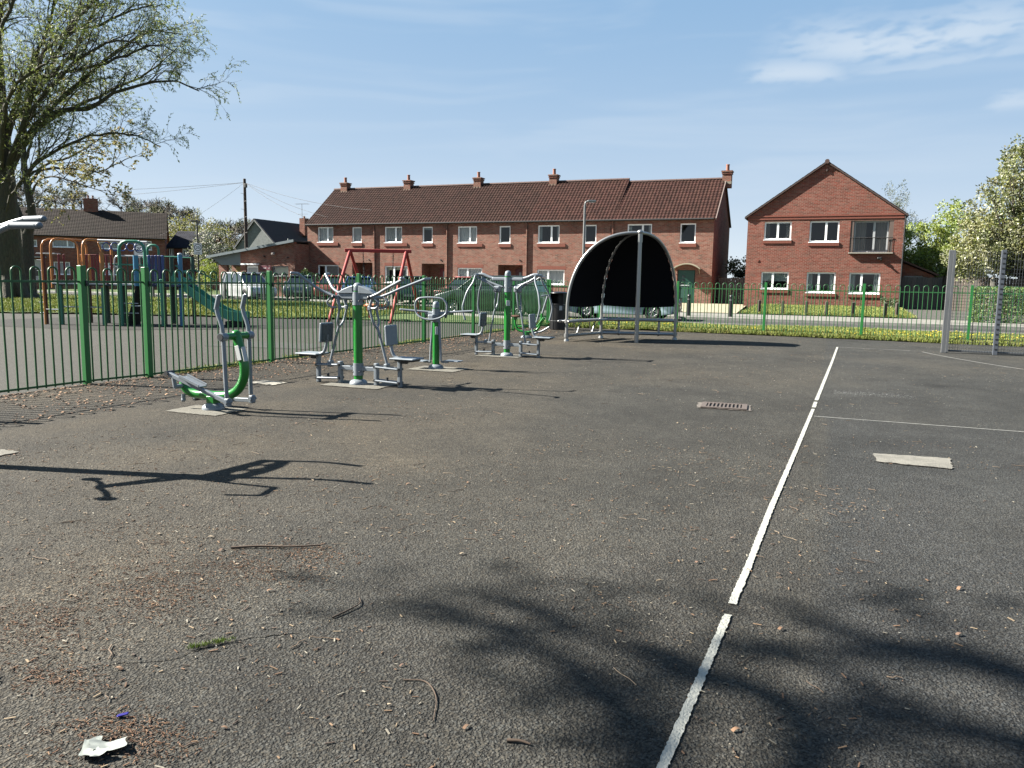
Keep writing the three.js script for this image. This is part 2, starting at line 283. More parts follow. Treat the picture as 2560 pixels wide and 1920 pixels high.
{ // front lawn of the detached house
  const g = new THREE.PlaneGeometry(7.1, 9.3, 28, 28); g.rotateX(-Math.PI / 2); g.translate(-0.25, 0, -41.1); const p = g.attributes.position, uv = g.attributes.uv;
  for (let i = 0; i < p.count; i++) { const x = p.getX(i), z = p.getZ(i); p.setY(i, 0.15 + 0.16 * sstep(-36.6, -45, z) + 0.03 * fbm(x, z, 2, 3)); uv.setXY(i, x, z); } g.computeVertexNormals(); struct('lawn', g, grassM);
}
// grass banks: verge behind the far railing, and the green under the big trees
function bank(name, pts, n, hgt, y = 0) {
  const g = sheet(pts, 0, 1); g.computeBoundingBox(); const b = g.boundingBox, q = new THREE.PlaneGeometry(b.max.x - b.min.x, b.max.z - b.min.z, n, Math.max(6, Math.round(n * (b.max.z - b.min.z) / (b.max.x - b.min.x)))); q.rotateX(-Math.PI / 2); q.translate((b.max.x + b.min.x) / 2, 0, (b.max.z + b.min.z) / 2);
  const p = q.attributes.position, uv = q.attributes.uv, keep = []; for (let i = 0; i < p.count; i++) { const x = p.getX(i), z = p.getZ(i); p.setY(i, y + hgt * fbm(x * 0.8, z * 0.8, 3, 12)); uv.setXY(i, x, z); }
  const ix = q.index.array; for (let i = 0; i < ix.length; i += 3) { let cx = 0, cz = 0; for (let k = 0; k < 3; k++) { cx += p.getX(ix[i + k]) / 3; cz += p.getZ(ix[i + k]) / 3; } if (inside(pts, cx, cz)) keep.push(ix[i], ix[i + 1], ix[i + 2]); }
  q.setIndex(keep); q.computeVertexNormals(); return struct(name, q, grassM);
}
function inside(pts, x, z) { let c = false; for (let i = 0, j = pts.length - 1; i < pts.length; j = i++) { const [a, b] = pts[i], [e, f] = pts[j]; if ((b > z) !== (f > z) && x < (e - a) * (z - b) / (f - b) + a) c = !c; } return c; }
const vergePts = [[30, -22.0], [3.4, -22.55], [-1.73, -23.06], [-8.3, -23.5], [-11, -23.5], [-13.4, -23.3], [-15.5, -23.6], [-17, -31.6], [-14, -28.4], [-10.8, -26.75], [30, -26.75]];
bank('grass_verge', vergePts, 150, 0.10, -0.02);
const greenPts = [[-15.5, -23.0], [-17.4, -22.2], [-24, -20.4], [-30, -17.8], [-36, -12], [-40, 4], [-92, 4], [-92, -33.8], [-60, -36.2], [-22, -35.4], [-18, -33.0], [-16.6, -31.4]];
bank('village_green', greenPts, 130, 0.12, 0.0);
// painted lines of the court, worn at the edges
const paintM = new THREE.MeshStandardMaterial({ color: lin(0.30, 0.30, 0.265), map: per(tex(256, (i, j, o) => { const f = fbm(i / 8, j / 8, 4, 19, 32); o[0] = o[1] = o[2] = 0.72 + 0.34 * f; }), 0.35), bumpMap: asphaltBump, bumpScale: 0.004, roughness: 0.75 });
const paintThin = new THREE.MeshStandardMaterial({ color: lin(0.20, 0.20, 0.185), map: paintM.map, roughness: 0.85 });
function stripe(pts, w, m, seed, wear = 0.34) {
  const r = rng(seed), pos = [], uv = [], idx = []; let k = 0;
  for (let s = 0; s < pts.length - 1; s++) {
    const [ax, az] = pts[s], [bx, bz] = pts[s + 1], L = Math.hypot(bx - ax, bz - az), n = Math.max(2, Math.ceil(L / 0.013)), nx = -(bz - az) / L, nz = (bx - ax) / L;
    for (let i = 0; i <= n; i++) { const t = i / n, a = w / 2 * (1 + (r() - 0.5) * wear), b = w / 2 * (1 + (r() - 0.5) * wear), x = mix(ax, bx, t), z = mix(az, bz, t); pos.push(x - nx * a, 0.0048, z - nz * a, x + nx * b, 0.0048, z + nz * b); uv.push(x - nx * a, z - nz * a, x + nx * b, z + nz * b); if (i < n || s < pts.length - 2) { if (i < n) idx.push(k, k + 1, k + 2, k + 1, k + 3, k + 2); } k += 2; }
  }
  const g = new THREE.BufferGeometry(); g.setAttribute('position', new THREE.Float32BufferAttribute(pos, 3)); g.setAttribute('uv', new THREE.Float32BufferAttribute(uv, 2)); g.setIndex(idx); g.computeVertexNormals();
  const p = g.attributes.normal; if (p.getY(0) < 0) { g.setIndex(idx.reverse()); g.computeVertexNormals(); }
  return struct('court_line', g, m);
}
stripe([[0.18, -19.45], [0.07, -15.5], [-0.10, -10.04]], 0.042, paintM, 1);
stripe([[-0.106, -9.90], [-0.116, -9.42]], 0.040, paintM, 2, 0.4);
stripe([[-0.120, -9.30], [-0.20, -6.9], [-0.27, -4.90], [-0.295, -3.9], [-0.315, -3.33]], 0.034, paintM, 3);
stripe([[-0.318, -3.21], [-0.36, -2.09], [-0.42, -0.6], [-0.5, 2]], 0.031, paintM, 4, 0.35);
stripe([[0.20, -19.45], [1.66, -19.28]], 0.03, paintThin, 5, 0.6);
stripe([[-0.10, -8.77], [3.4, -8.72]], 0.022, paintThin, 6, 0.6);
{ const a = []; for (let i = 0; i <= 16; i++) { const t = i / 16; a.push([1.88 + 2.9 * t ** 1.15, -19.06 + 4.7 * Math.sin(t * Math.PI / 2)]); } stripe(a, 0.03, paintThin, 7, 0.6); }
// bare concrete let into the court, and the pads under the machines
function patchShape(pts, jag, seed) { const r = rng(seed), o = []; pts.forEach(([x, z], i) => { const [a, b] = pts[(i + 1) % pts.length], n = Math.max(2, Math.ceil(Math.hypot(a - x, b - z) / 0.03)); for (let k = 0; k < n; k++) o.push([mix(x, a, k / n) + (r() - 0.5) * jag, mix(z, b, k / n) + (r() - 0.5) * jag]); }); return o; }
struct('concrete_patch', sheet(patchShape([[0.39, -6.98], [0.96, -7.05], [0.93, -6.63], [0.40, -6.65]], 0.025, 21), 0.008, 1), new THREE.MeshStandardMaterial({ color: lin(0.1588, 0.1499, 0.1264), map: mottle, bumpMap: asphaltBump, bumpScale: 0.005, roughness: 0.9 }));
const pads = [[-6.2, -5.95, -5.55, -6.42], [-6.05, -8.35, -5.2, -8.95], [-6.0, -10.5, -5.2, -11.1], [-6.05, -13.1, -5.2, -13.7], [-6.5, -3.1, -5.7, -4.05]];
pads.forEach(([a, b, c, d], i) => struct('concrete_pad', sheet(patchShape([[a, b], [c, b], [c, d], [a, d]], 0.02, 30 + i), 0.008, 1), new THREE.MeshStandardMaterial({ color: lin(0.115, 0.107, 0.086), map: mottle, bumpMap: asphaltBump, bumpScale: 0.004, roughness: 0.9 })));
struct('concrete_pad', sheet(patchShape([[-7.0, -8.1], [-6.55, -8.05], [-6.55, -8.35], [-7.0, -8.4]], 0.03, 39), 0.008, 1), concreteM);
{ // scuffed chalk
  const r = rng(5), L = []; for (let i = 0; i < 700; i++) { const x = 0.1 + r() * 0.95, z = -10.9 - x * 0.05 + (r() + r() + r() - 1.5) * 0.26, s = 0.002 + 0.005 * r() * r(); const g = new THREE.CircleGeometry(s, 5); g.rotateX(-Math.PI / 2); g.translate(x, 0.0075, z); L.push(g); }
  const m = struct('chalk_scuff', join(L), mat(0.2646, 0.2646, 0.2587, 0.95)); m.userData.kind = 'stuff'; m.userData.label = 'white chalk dust scuffed over the court asphalt';
}
{ // a joint in the surfacing: flat dark strip painted for its soil and groove shade
  const line = [[-2.36, -1.78], [-2.25, -1.91], [-2.17, -1.95], [-2.10, -2.00], [-2.07, -2.10], [-2.01, -2.2], [-1.93, -2.28], [-1.81, -2.37]];
  const r = rng(77), P = [], Q = []; for (let s = 0; s < line.length - 1; s++) for (let k = 0; k < 9; k++) { const t = k / 9, x = mix(line[s][0], line[s + 1][0], t) + (r() - 0.5) * 0.012, z = mix(line[s][1], line[s + 1][1], t) + (r() - 0.5) * 0.012, w = 0.0008 + 0.0045 * r() * r(); P.push([x - w, z - w]); Q.push([x + w, z + w]); }
  struct('surface_joint', sheet([...P, ...Q.reverse()], 0.0065, 1), mat(0.0129, 0.0118, 0.0094, 1));
}

// ================================================================ RAILINGS
function hoopGeo(w, h, r, arc = 9) {   // one bent bar: an upside-down U with a round top, from the ground up
  const P = [[-w / 2, 0.0], [-w / 2, h - w / 2]]; const pts = [V(-w / 2, 0.02, 0), V(-w / 2, (h - w / 2) * 0.5, 0), V(-w / 2, h - w / 2, 0)];
  for (let i = 1; i < arc; i++) { const a = Math.PI - Math.PI * i / arc; pts.push(V(Math.cos(a) * w / 2, h - w / 2 + Math.sin(a) * w / 2, 0)); }
  pts.push(V(w / 2, h - w / 2, 0), V(w / 2, (h - w / 2) * 0.5, 0), V(w / 2, 0.02, 0));
  const path = new THREE.CurvePath(); for (let i = 0; i < pts.length - 1; i++) path.add(new THREE.LineCurve3(pts[i], pts[i + 1]));
  // sweep by hand so that the straight bars stay cheap
  const n = 6, pos = [], nor = [], idx = [];
  pts.forEach((p, i) => { const t = pts[Math.min(i + 1, pts.length - 1)].clone().sub(pts[Math.max(i - 1, 0)]).normalize(), u = V(0, 0, 1), v = t.clone().cross(u); for (let k = 0; k < n; k++) { const a = k / n * 2 * Math.PI, d = u.clone().multiplyScalar(Math.cos(a)).addScaledVector(v, Math.sin(a)); pos.push(p.x + d.x * r, p.y + d.y * r, p.z + d.z * r); nor.push(d.x, d.y, d.z); } });
  for (let i = 0; i < pts.length - 1; i++) for (let k = 0; k < n; k++) { const a = i * n + k, b = i * n + (k + 1) % n; idx.push(a, b, a + n, b, b + n, a + n); }
  const g = new THREE.BufferGeometry(); g.setAttribute('position', new THREE.Float32BufferAttribute(pos, 3)); g.setAttribute('normal', new THREE.Float32BufferAttribute(nor, 3)); g.setIndex(idx); g.setAttribute('uv', new THREE.Float32BufferAttribute(new Float32Array(pos.length / 3 * 2), 2)); return g;
}
const postGeos = {};
function railing(name, label, posts, o) {   // posts: [x, z] in order; hoops share out the gap between posts
  const t = thing(name, label, 'railing', [posts[0][0], 0, posts[0][1]], 0, undefined), [X, Z] = posts[0];
  const H = o.h, m = o.mat ?? fenceGreen, hg = hoopGeo(o.hoop, H - 0.02, o.r);
  posts.forEach(([x, z, w = o.post, skip], i) => {
    const [ax, az] = posts[Math.max(0, i - 1)], [bx, bz] = posts[Math.min(posts.length - 1, i + 1)], ang = -Math.atan2(bz - az, bx - ax);
    if (!skip) { const k = `${w}_${H}`; const pg = postGeos[k] ??= (() => { const g = rbox(w, H + 0.01, w, 0.006); g.translate(0, (H + 0.01) / 2, 0); return g; })(); const q = part('post', pg, o.postMat ?? m, t); q.position.set(x - X, 0, z - Z); q.rotation.y = ang;
      if (o.lugs) { const l = part('rail_bracket', join([rbox(0.03, 0.07, 0.02, 0.004, [w * 0.38, o.rail - 0.02, w / 2 + 0.008]), rod([w * 0.38, o.rail - 0.03, w / 2 + 0.01], [w * 0.38, o.rail - 0.03, w / 2 + 0.03], 0.010, 0.010, 6)]), boltM, q); } }
    if (i === posts.length - 1) return;
    const [cx, cz] = posts[i + 1], L = Math.hypot(cx - x, cz - z), a = -Math.atan2(cz - z, cx - x), n = o.counts?.[i] ?? Math.round(L / o.pitch), ux = (cx - x) / L, uz = (cz - z) / L, w0 = skip ? 0 : w / 2, span = L - w0 * 2;
    for (const y of o.rails) { const g = rbox(L - w0 * 2, o.railH, 0.012, 0.003); const q = part('rail', g, o.railMat ?? m, t); q.position.set((x + cx) / 2 - X, y, (z + cz) / 2 - Z); q.rotation.y = a; }
    for (let k = 0; k < n; k++) { const s = w0 + span * (k + 0.5) / n, q = part('hoop_bar', hg, m, t); q.position.set(x + ux * s - X, 0, z + uz * s - Z); q.rotation.y = a; const tw = hash2(k, i, 5) - 0.5; q.rotation.z = tw * 0.012; q.scale.y = 1 + tw * 0.008; }
  });
  return t;
}
// side railing between court and playground; two stout posts carry a fixed gate-wide panel
railing('bow_top_railing', 'green bow top railing running along the leaf littered edge of the court', [[-8.66, -2.0, 0.07], [-8.64, -4.45, 0.07], [-8.60, -7.05, 0.074], [-8.50, -7.93, 0.074], [-8.42, -10.34, 0.066], [-8.37, -12.85, 0.066], [-8.35, -15.4, 0.066], [-8.33, -17.95, 0.066], [-8.31, -20.6, 0.066], [-8.29, -23.4, 0.066]],
  { h: 1.47, hoop: 0.114, r: 0.0108, post: 0.074, rail: 1.28, rails: [1.28, 0.045], railH: 0.026, pitch: 0.232, postMat: postGreen, lugs: true, counts: [11, 11, 4, 11, 11, 11, 11, 11, 12] });
// end railing in front of the verge
railing('bow_top_railing', 'green bow top railing standing in the grass verge beside the road', [[-8.29, -23.62, 0.07], [-6.6, -23.45, 0.07], [-4.2, -23.26, 0.07], [-1.73, -23.06, 0.07], [0.77, -22.82, 0.07], [3.22, -22.56, 0.07], [5.7, -22.3, 0.07], [8.2, -22.05, 0.07]],
  { h: 1.46, hoop: 0.118, r: 0.0098, post: 0.068, rail: 1.27, rails: [1.27, 0.06], railH: 0.026, pitch: 0.215, postMat: postGreen, lugs: false });
// lower railing on the far side of the playground
railing('bow_top_railing', 'low dark green railing along the road beyond the play frame', [[-15.6, -31.2], [-18.4, -34.0], [-21.4, -35.6], [-24.2, -35.9], [-27.0, -36.0], [-29.8, -36.1], [-32.6, -36.1], [-35.4, -36.2], [-38.2, -36.2], [-41, -36.3], [-43.8, -36.3], [-46.6, -36.3], [-49.4, -36.3]],
  { h: 1.12, hoop: 0.11, r: 0.009, post: 0.10, rail: 0.97, rails: [0.97], railH: 0.03, pitch: 0.28, mat: mat(0.0071, 0.0294, 0.0165, 0.6), postMat: mat(0.0059, 0.0165, 0.0106, 0.7) });

// ================================================================ GYM MACHINES (local: the beam runs along x, the pole stands at 0)
const ribbed = per(tex(64, (i, j, o) => { const a = ((i + j) % 16) < 5 ? 1 : 0; o[0] = o[1] = o[2] = a; }, false), 0.06);
const seatGrey = new THREE.MeshStandardMaterial({ color: lin(0.147, 0.1676, 0.1823), roughness: 0.5, metalness: 0.1 });
const seatBackM = new THREE.MeshStandardMaterial({ color: lin(0.0941, 0.1058, 0.1147), roughness: 0.6, bumpMap: ribbed, bumpScale: 0.006 });
function baseCover(t, r = 0.115, x = 0) { part('base_cover', at(lathe([[r, 0.006], [r, 0.022], [r * 0.93, 0.045], [r * 0.72, 0.064], [r * 0.55, 0.07], [r * 0.5, 0.075]], 22), x, 0, 0), gymGrey, t); }
function pole(t, r, h, collars) {
  part('pole', rod([0, 0.05, 0], [0, h - 0.05, 0], r, r, 22), gymGreen, t);
  part('pole_cap', at(lathe([[r * 1.04, -0.06], [r * 1.04, -0.03], [r * 0.98, -0.006], [r * 0.8, 0.02], [r * 0.5, 0.036], [0.001, 0.042]], 22), 0, h - 0.04, 0), gymGrey, t);
  for (const [a, b] of collars) { const cM = part('collar', join([rod([0, a, 0], [0, b, 0], r * 1.17, r * 1.17, 22)]), gymGrey, t); for (const [sx, sz] of [[0.75, 0.75], [-0.75, 0.75], [0.9, -0.5]]) part('bolt', cap([sx * r * 1.18, mix(a, b, 0.3), sz * r * 1.18], 0.011, 1, 7), boltM, cM); }
}
function seatStation(t, s, o = {}) {   // s = -1 or 1: the side of the pole
  const X = (v) => s * v, iz = 0.10;
  part('lower_beam', rbox(0.22, 0.055, 0.06, 0.008, [X(0.155), 0.215, 0]), gymGrey, t);
  part('inner_post', rbox(0.05, 0.29, 0.07, 0.012, [X(0.275), 0.15, 0]), gymGrey, t);
  part('outer_post', rbox(0.045, 0.37, 0.06, 0.01, [X(0.62), 0.185, 0]), gymGrey, t);
  for (const z of [-0.05, 0.05]) { part('link_bar', join([rod([X(0.275), 0.25, z], [X(0.62), 0.235, z], 0.014, 0.014, 8)]), gymGrey, t); part('link_bar', rod([X(0.275), 0.075, z], [X(0.62), 0.06, z], 0.014, 0.014, 8), gymGrey, t); }
  for (const [x, y] of [[0.275, 0.25], [0.62, 0.235], [0.275, 0.075], [0.62, 0.06]]) part('pivot_bolt', rod([X(x), y, -0.062], [X(x), y, 0.062], 0.017, 0.017, 9), boltM, t);
  part('stop_pin', rod([X(0.45), 0.05, 0.03], [X(0.45), 0.125, 0.03], 0.017, 0.017, 8), gymDark, t);
  part('link_clamp', rbox(0.05, 0.085, 0.09, 0.012, [X(0.43), 0.255, 0]), gymGrey, t);
  const st = part('seat', join([rbox(0.34, 0.022, 0.30, 0.011, [X(0.72), 0.378, 0])]), seatGrey, t);
  part('seat_pan', join([rbox(0.26, 0.022, 0.22, 0.008, [X(0.73), 0.356, 0]), rbox(0.10, 0.05, 0.05, 0.006, [X(0.68), 0.335, 0])]), gymDark, st);
  part('back_tube', pipe([[X(0.60), 0.375, 0], [X(0.535), 0.395, 0], [X(0.50), 0.47, 0], [X(0.475), 0.64, 0]], 0.021, 9, 0.07), gymGrey, t);
  const bk = part('backrest', rbox(0.035, 0.26, 0.27, 0.016, [X(0.495), 0.665, 0], [0, 0, s * 0.07]), seatGrey, t);
  part('backrest_rear', rbox(0.02, 0.23, 0.235, 0.008, [X(0.472), 0.663, 0], [0, 0, s * 0.07]), seatBackM, bk);
}
function yoke(t, s, top, joinAt, low) {   // a Y of bent tube from the rocker down to the seat linkage
  const X = (p) => [s * p[0], p[1], p[2]];
  for (const z of [-0.085, 0.074]) part('yoke_tube', pipe([X([top[0], top[1], z]), X([mix(top[0], joinAt[0], 0.75), mix(top[1], joinAt[1], 0.72), z * 0.95]), X([joinAt[0], joinAt[1], 0])], 0.0155, 8, 0.08), gymGrey, t);
  part('push_rod', pipe([X([joinAt[0], joinAt[1] + 0.02, 0]), X([joinAt[0] + 0.03, joinAt[1] - 0.06, 0]), X([low[0], low[1], 0])], 0.018, 8, 0.08), gymGrey, t);
}
// pull-down machine for two
{
  const t = thing('pull_down_machine', 'two seat pull down gym machine whose arms rise like wings from a green pole', 'gym machine', [-5.66, 0, -8.66]);
  baseCover(t, 0.118); pole(t, 0.058, 1.32, [[1.035, 1.205], [0.125, 0.285]]);
  for (const s of [-1, 1]) {
    seatStation(t, s);
    const X = (v) => s * v;
    part('beam', rbox(0.24, 0.085, 0.085, 0.02, [X(0.165), 1.145, 0]), gymGrey, t);
    part('gusset', (() => { const sh = new THREE.Shape([[0.05, 1.19], [0.05, 1.275], [0.10, 1.262], [0.20, 1.225], [0.27, 1.185]].map(([x, y]) => new THREE.Vector2(X(x), y))); const g = new THREE.ExtrudeGeometry(sh, { depth: 0.10, bevelEnabled: true, bevelSize: 0.008, bevelThickness: 0.008, bevelSegments: 2 }); g.translate(0, 0, -0.05); return g; })(), gymGrey, t);
    part('axle', rod([X(0.27), 1.135, -0.15], [X(0.27), 1.135, 0.15], 0.022, 0.022, 12), gymGrey, t);
    for (const z of [-1, 1]) {
      const e = s < 0 ? [0.70, 1.425, 0.30] : [0.83, 1.375, 0.26];
      const arm = part('arm', pipe([[X(0.26), 1.14, z * 0.125], [X(0.40), 1.19, z * 0.14], [X(0.50), 1.24, z * 0.17], [X(e[0]), e[1], z * e[2]]], 0.0185, 10, 0.10), gymGrey, t);
      part('grip', join([rod([X(e[0]), e[1], z * e[2]], [X(e[0] + 0.02), e[1] + 0.006, z * (e[2] + 0.10)], 0.019, 0.019, 10), cap([X(e[0] + 0.02), e[1] + 0.006, z * (e[2] + 0.10)], 0.0195), cap([X(e[0]), e[1], z * e[2]], 0.019)]), gymGrey, arm);
      part('pivot_knob', cap([X(0.265), 1.135, z * 0.155], 0.026, 1, 10), boltM, t);
      part('rocker', pipe([[X(0.30), 1.15, z * 0.125], [X(0.40), 1.06, z * 0.12], [X(0.34), 1.0, z * 0.105], [X(0.26), 1.0, z * 0.09]], 0.013, 8, 0.05), gymGrey, t);
      part('rocker_joint', join([rbox(0.05, 0.06, 0.04, 0.014, [X(0.225), 1.0, z * 0.074]), rod([X(0.265), 1.13, z * 0.074], [X(0.225), 1.02, z * 0.074], 0.019, 0.019, 8)]), gymGrey, t);
    }
    yoke(t, s, [0.225, 0.99], [0.285, 0.745], [0.43, 0.29]);
  }
}
// chest press machine for two
{
  const t = thing('chest_press_machine', 'two seat chest press gym machine with bowed hanging handles on tall green pole', 'gym machine', [-5.51, 0, -13.36]);
  baseCover(t, 0.118); pole(t, 0.056, 1.57, [[1.18, 1.45], [0.14, 0.30]]);
  part('sticker', rbox(0.07, 0.10, 0.012, 0.003, [0.03, 0.98, 0.05], [0, 0.5, 0]), stickerM, t);
  part('top_beam', rbox(0.62, 0.065, 0.075, 0.02, [0, 1.415, 0]), gymGrey, t);
  for (const s of [-1, 1]) {
    const X = (v) => s * v; seatStation(t, s);
    part('swan_arm', pipe([[X(0.28), 1.42, 0], [X(0.40), 1.455, 0], [X(0.50), 1.50, 0], [X(0.585), 1.50, 0]], 0.028, 10, 0.08), gymGrey, t);
    part('lower_arm', pipe([[X(0.10), 1.27, 0], [X(0.30), 1.33, 0], [X(0.52), 1.42, 0]], 0.022, 9, 0.08), gymGrey, t);
    part('axle', rod([X(0.585), 1.485, -0.17], [X(0.585), 1.485, 0.17], 0.024, 0.024, 12), gymGrey, t);
    part('hanger_block', join([rbox(0.13, 0.12, 0.14, 0.03, [X(0.20), 1.23, 0]), rod([X(0.20), 1.23, -0.10], [X(0.20), 1.23, 0.10], 0.028, 0.028, 10)]), gymGrey, t);
    part('hole_shade', rod([X(0.20), 1.23, -0.104], [X(0.20), 1.23, 0.104], 0.014, 0.014, 8), boltM, t);  // solid dark rod ends stand in for the shade inside a hole
    for (const z of [-1, 1]) {
      part('handle', join([pipe([[X(0.585), 1.49, z * 0.15], [X(0.60), 1.36, z * 0.19], [X(0.70), 1.18, z * 0.27], [X(0.755), 0.90, z * 0.34], [X(0.735), 0.80, z * 0.345], [X(0.70), 0.67, z * 0.345]], 0.0165, 9, 0.11), cap([X(0.70), 0.67, z * 0.345], 0.0165)]), gymGrey, t);
      part('tie_bar', pipe([[X(0.575), 1.45, z * 0.12], [X(0.46), 1.38, z * 0.11], [X(0.33), 1.33, z * 0.10], [X(0.22), 1.25, z * 0.09]], 0.014, 8, 0.06), gymGrey, t);
    }
    yoke(t, s, [0.205, 1.18], [0.24, 0.86], [0.36, 0.27]);
  }
}
// waist twister
{
  const t = thing('waist_twister', 'waist twister with hooped grey handle and side bars on short green pole', 'gym machine', [-5.66, 0, -10.83]);
  baseCover(t, 0.12); pole(t, 0.052, 1.05, [[0.73, 0.935]]);
  part('sticker', rbox(0.045, 0.12, 0.01, 0.003, [0.035, 0.60, 0.046], [0, 0.6, 0]), stickerM, t);
  const c = new THREE.Vector3(-0.02, 0, 0.13);
  part('hoop_handle', (() => { const P = []; const add = (x, y, z) => P.push(V(c.x + x * 0.94, y, c.z + z - x * 0.12)); add(-0.27, 0.95, 0); add(-0.265, 1.03, 0); add(-0.215, 1.085, 0); add(-0.10, 1.105, 0); add(0.08, 1.105, 0); add(0.20, 1.085, 0); add(0.262, 1.02, 0); add(0.27, 0.93, 0); add(0.255, 0.87, 0.0); add(0.18, 0.81, 0.02); add(0.06, 0.775, 0.03); add(-0.06, 0.775, 0.03); add(-0.18, 0.81, 0.02); add(-0.25, 0.87, 0); return curve(P, 0.0155, 10, 70, true); })(), gymGrey, t);
  part('hoop_clamp', rbox(0.10, 0.10, 0.12, 0.02, [-0.02, 0.80, 0.09]), gymGrey, t);
  for (const s of [-1, 1]) {
    part('side_bar', join([rod([s * 0.06, 0.875, -0.02], [s * 0.57, 0.91, -0.10 * s], 0.017, 0.017, 10), cap([s * 0.57, 0.91, -0.10 * s], 0.017), cap([s * 0.06, 0.875, -0.02], 0.017)]), gymGrey, t);
    part('side_bracket', rbox(0.14, 0.055, 0.07, 0.014, [s * 0.12, 0.86, -0.02], [0, 0, s * 0.07]), gymGrey, t);
    part('bracket_bolt', rod([s * 0.16, 0.835, -0.02], [s * 0.16, 0.80, 0.0], 0.016, 0.016, 8), boltM, t);
    part('stand_leg', pipe([[s * 0.062, 0.74, 0.01], [s * 0.066, 0.52, 0.01], [s * 0.082, 0.36, 0.012], [s * 0.09, 0.13, 0.015]], 0.02, 9, 0.1), gymGrey, t);
    const pz = s < 0 ? 0.10 : -0.12;
    part('foot_plate', join([rbox(0.26, 0.016, 0.20, 0.008, [s * 0.24, 0.125, pz]), rbox(0.12, 0.03, 0.05, 0.006, [s * 0.13, 0.11, pz * 0.4])]), gymGrey, t);
  }
}
// cross trainer
{
  const t = thing('cross_trainer', 'cross trainer with a U shaped green tube frame and two upright hand levers', 'gym machine', [-5.86, 0, -6.27]);
  baseCover(t, 0.115, 0.0);
  part('pedestal', rbox(0.105, 0.085, 0.10, 0.012, [0, 0.105, 0]), gymGreen, t);
  part('frame_tube', curve([[-0.385, 0.245, 0], [-0.34, 0.185, 0], [-0.25, 0.155, 0], [-0.10, 0.15, 0], [0.08, 0.15, 0], [0.22, 0.17, 0], [0.33, 0.235, 0], [0.40, 0.345, 0], [0.415, 0.46, 0], [0.395, 0.58, 0], [0.355, 0.70, 0], [0.325, 0.785, 0]], 0.047, 18, 80), gymGreen, t);
  part('tube_end', cap([-0.385, 0.247, 0], 0.05, 1, 12), gymGreen, t);
  part('cross_bar', join([rod([0.325, 0.775, -0.165], [0.325, 0.775, 0.165], 0.036, 0.036, 16), cap([0.325, 0.80, 0], 0.048, 0.8, 12)]), gymGreen, t);
  part('sticker', rbox(0.012, 0.15, 0.055, 0.003, [0.438, 0.60, 0.02], [0, 0, 0.22]), stickerM, t);
  part('sticker', rbox(0.05, 0.15, 0.012, 0.003, [0.385, 0.61, 0.048], [0, 0, 0.25]), stickerM, t);
  const crank = [-0.375, 0.23, 0];
  part('crank_axle', rod([crank[0], crank[1], -0.14], [crank[0], crank[1], 0.14], 0.022, 0.022, 10), gymGrey, t);
  for (const s of [1, -1]) {
    const z = s * 0.185, up = s > 0;
    part('hub', rod([0.325, 0.775, s * 0.15], [0.325, 0.775, s * 0.225], 0.041, 0.041, 16), gymGrey, t);
    part('hub_cap', rod([0.325, 0.775, s * 0.222], [0.325, 0.775, s * 0.232], 0.034, 0.034, 16), gymDark, t);
    const low = up ? [0.345, 0.175] : [0.33, 0.16];
    const lv = part('hand_lever', pipe([[low[0], low[1], z], [0.325, 0.775, z], [0.315, 0.885, z], [0.245, 1.035, z], [0.285, 1.17, z]], 0.0215, 10, 0.07), gymGrey, t);
    part('lever_grip', join([rod([0.247, 1.045, z], [0.287, 1.178, z], 0.0235, 0.0245, 10), cap([0.288, 1.18, z], 0.0245, 0.5)]), gymGrey, lv);
    const rear = up ? [-0.40, 0.375] : [-0.36, 0.074], cr = join([rod([crank[0], crank[1], s * 0.13], [rear[0], rear[1], s * 0.13], 0.022, 0.022, 8)]);
    part('crank_arm', cr, gymGrey, t);
    part('pedal_beam', (() => { const dx = low[0] - rear[0] + 0.06, dy = low[1] - 0.06 - rear[1], L = Math.hypot(dx, dy), g = rbox(L, 0.042, 0.036, 0.006); g.rotateZ(Math.atan2(dy, dx)); g.translate((rear[0] + low[0] + 0.03) / 2, (rear[1] + low[1] - 0.06) / 2, z); return g; })(), gymGrey, t);
    part('beam_end', rod([rear[0] - 0.01, rear[1], s * 0.12], [rear[0] - 0.01, rear[1], s * 0.215], 0.026, 0.026, 12), gymDark, t);
    part('lever_joint', join([rbox(0.05, 0.085, 0.06, 0.012, [low[0] + 0.015, low[1] - 0.05, z]), rod([low[0] + 0.015, low[1] - 0.045, z - 0.045], [low[0] + 0.015, low[1] - 0.045, z + 0.045], 0.02, 0.02, 9)]), gymGrey, t);
    const mx = mix(rear[0], low[0], 0.42), my = mix(rear[1], low[1] - 0.06, 0.42) + 0.04, tilt = Math.atan2(low[1] - 0.06 - rear[1], low[0] - rear[0]);
    const fp = part('foot_plate', rbox(0.27, 0.012, 0.115, 0.006, [mx, my, z], [0, 0, tilt]), gymGrey, t);
    part('plate_rim', join([-0.055, 0.055].map((q) => rbox(0.27, 0.03, 0.008, 0.003, [mx - Math.sin(tilt) * 0.015, my + 0.012, z + q], [0, 0, tilt]))), gymGrey, fp);
  }
  part('stop_foot', join([rod([-0.30, 0.155, 0.10], [-0.30, 0.10, 0.10], 0.02, 0.02, 8), cap([-0.30, 0.095, 0.10], 0.024)]), gymGrey, t);
}
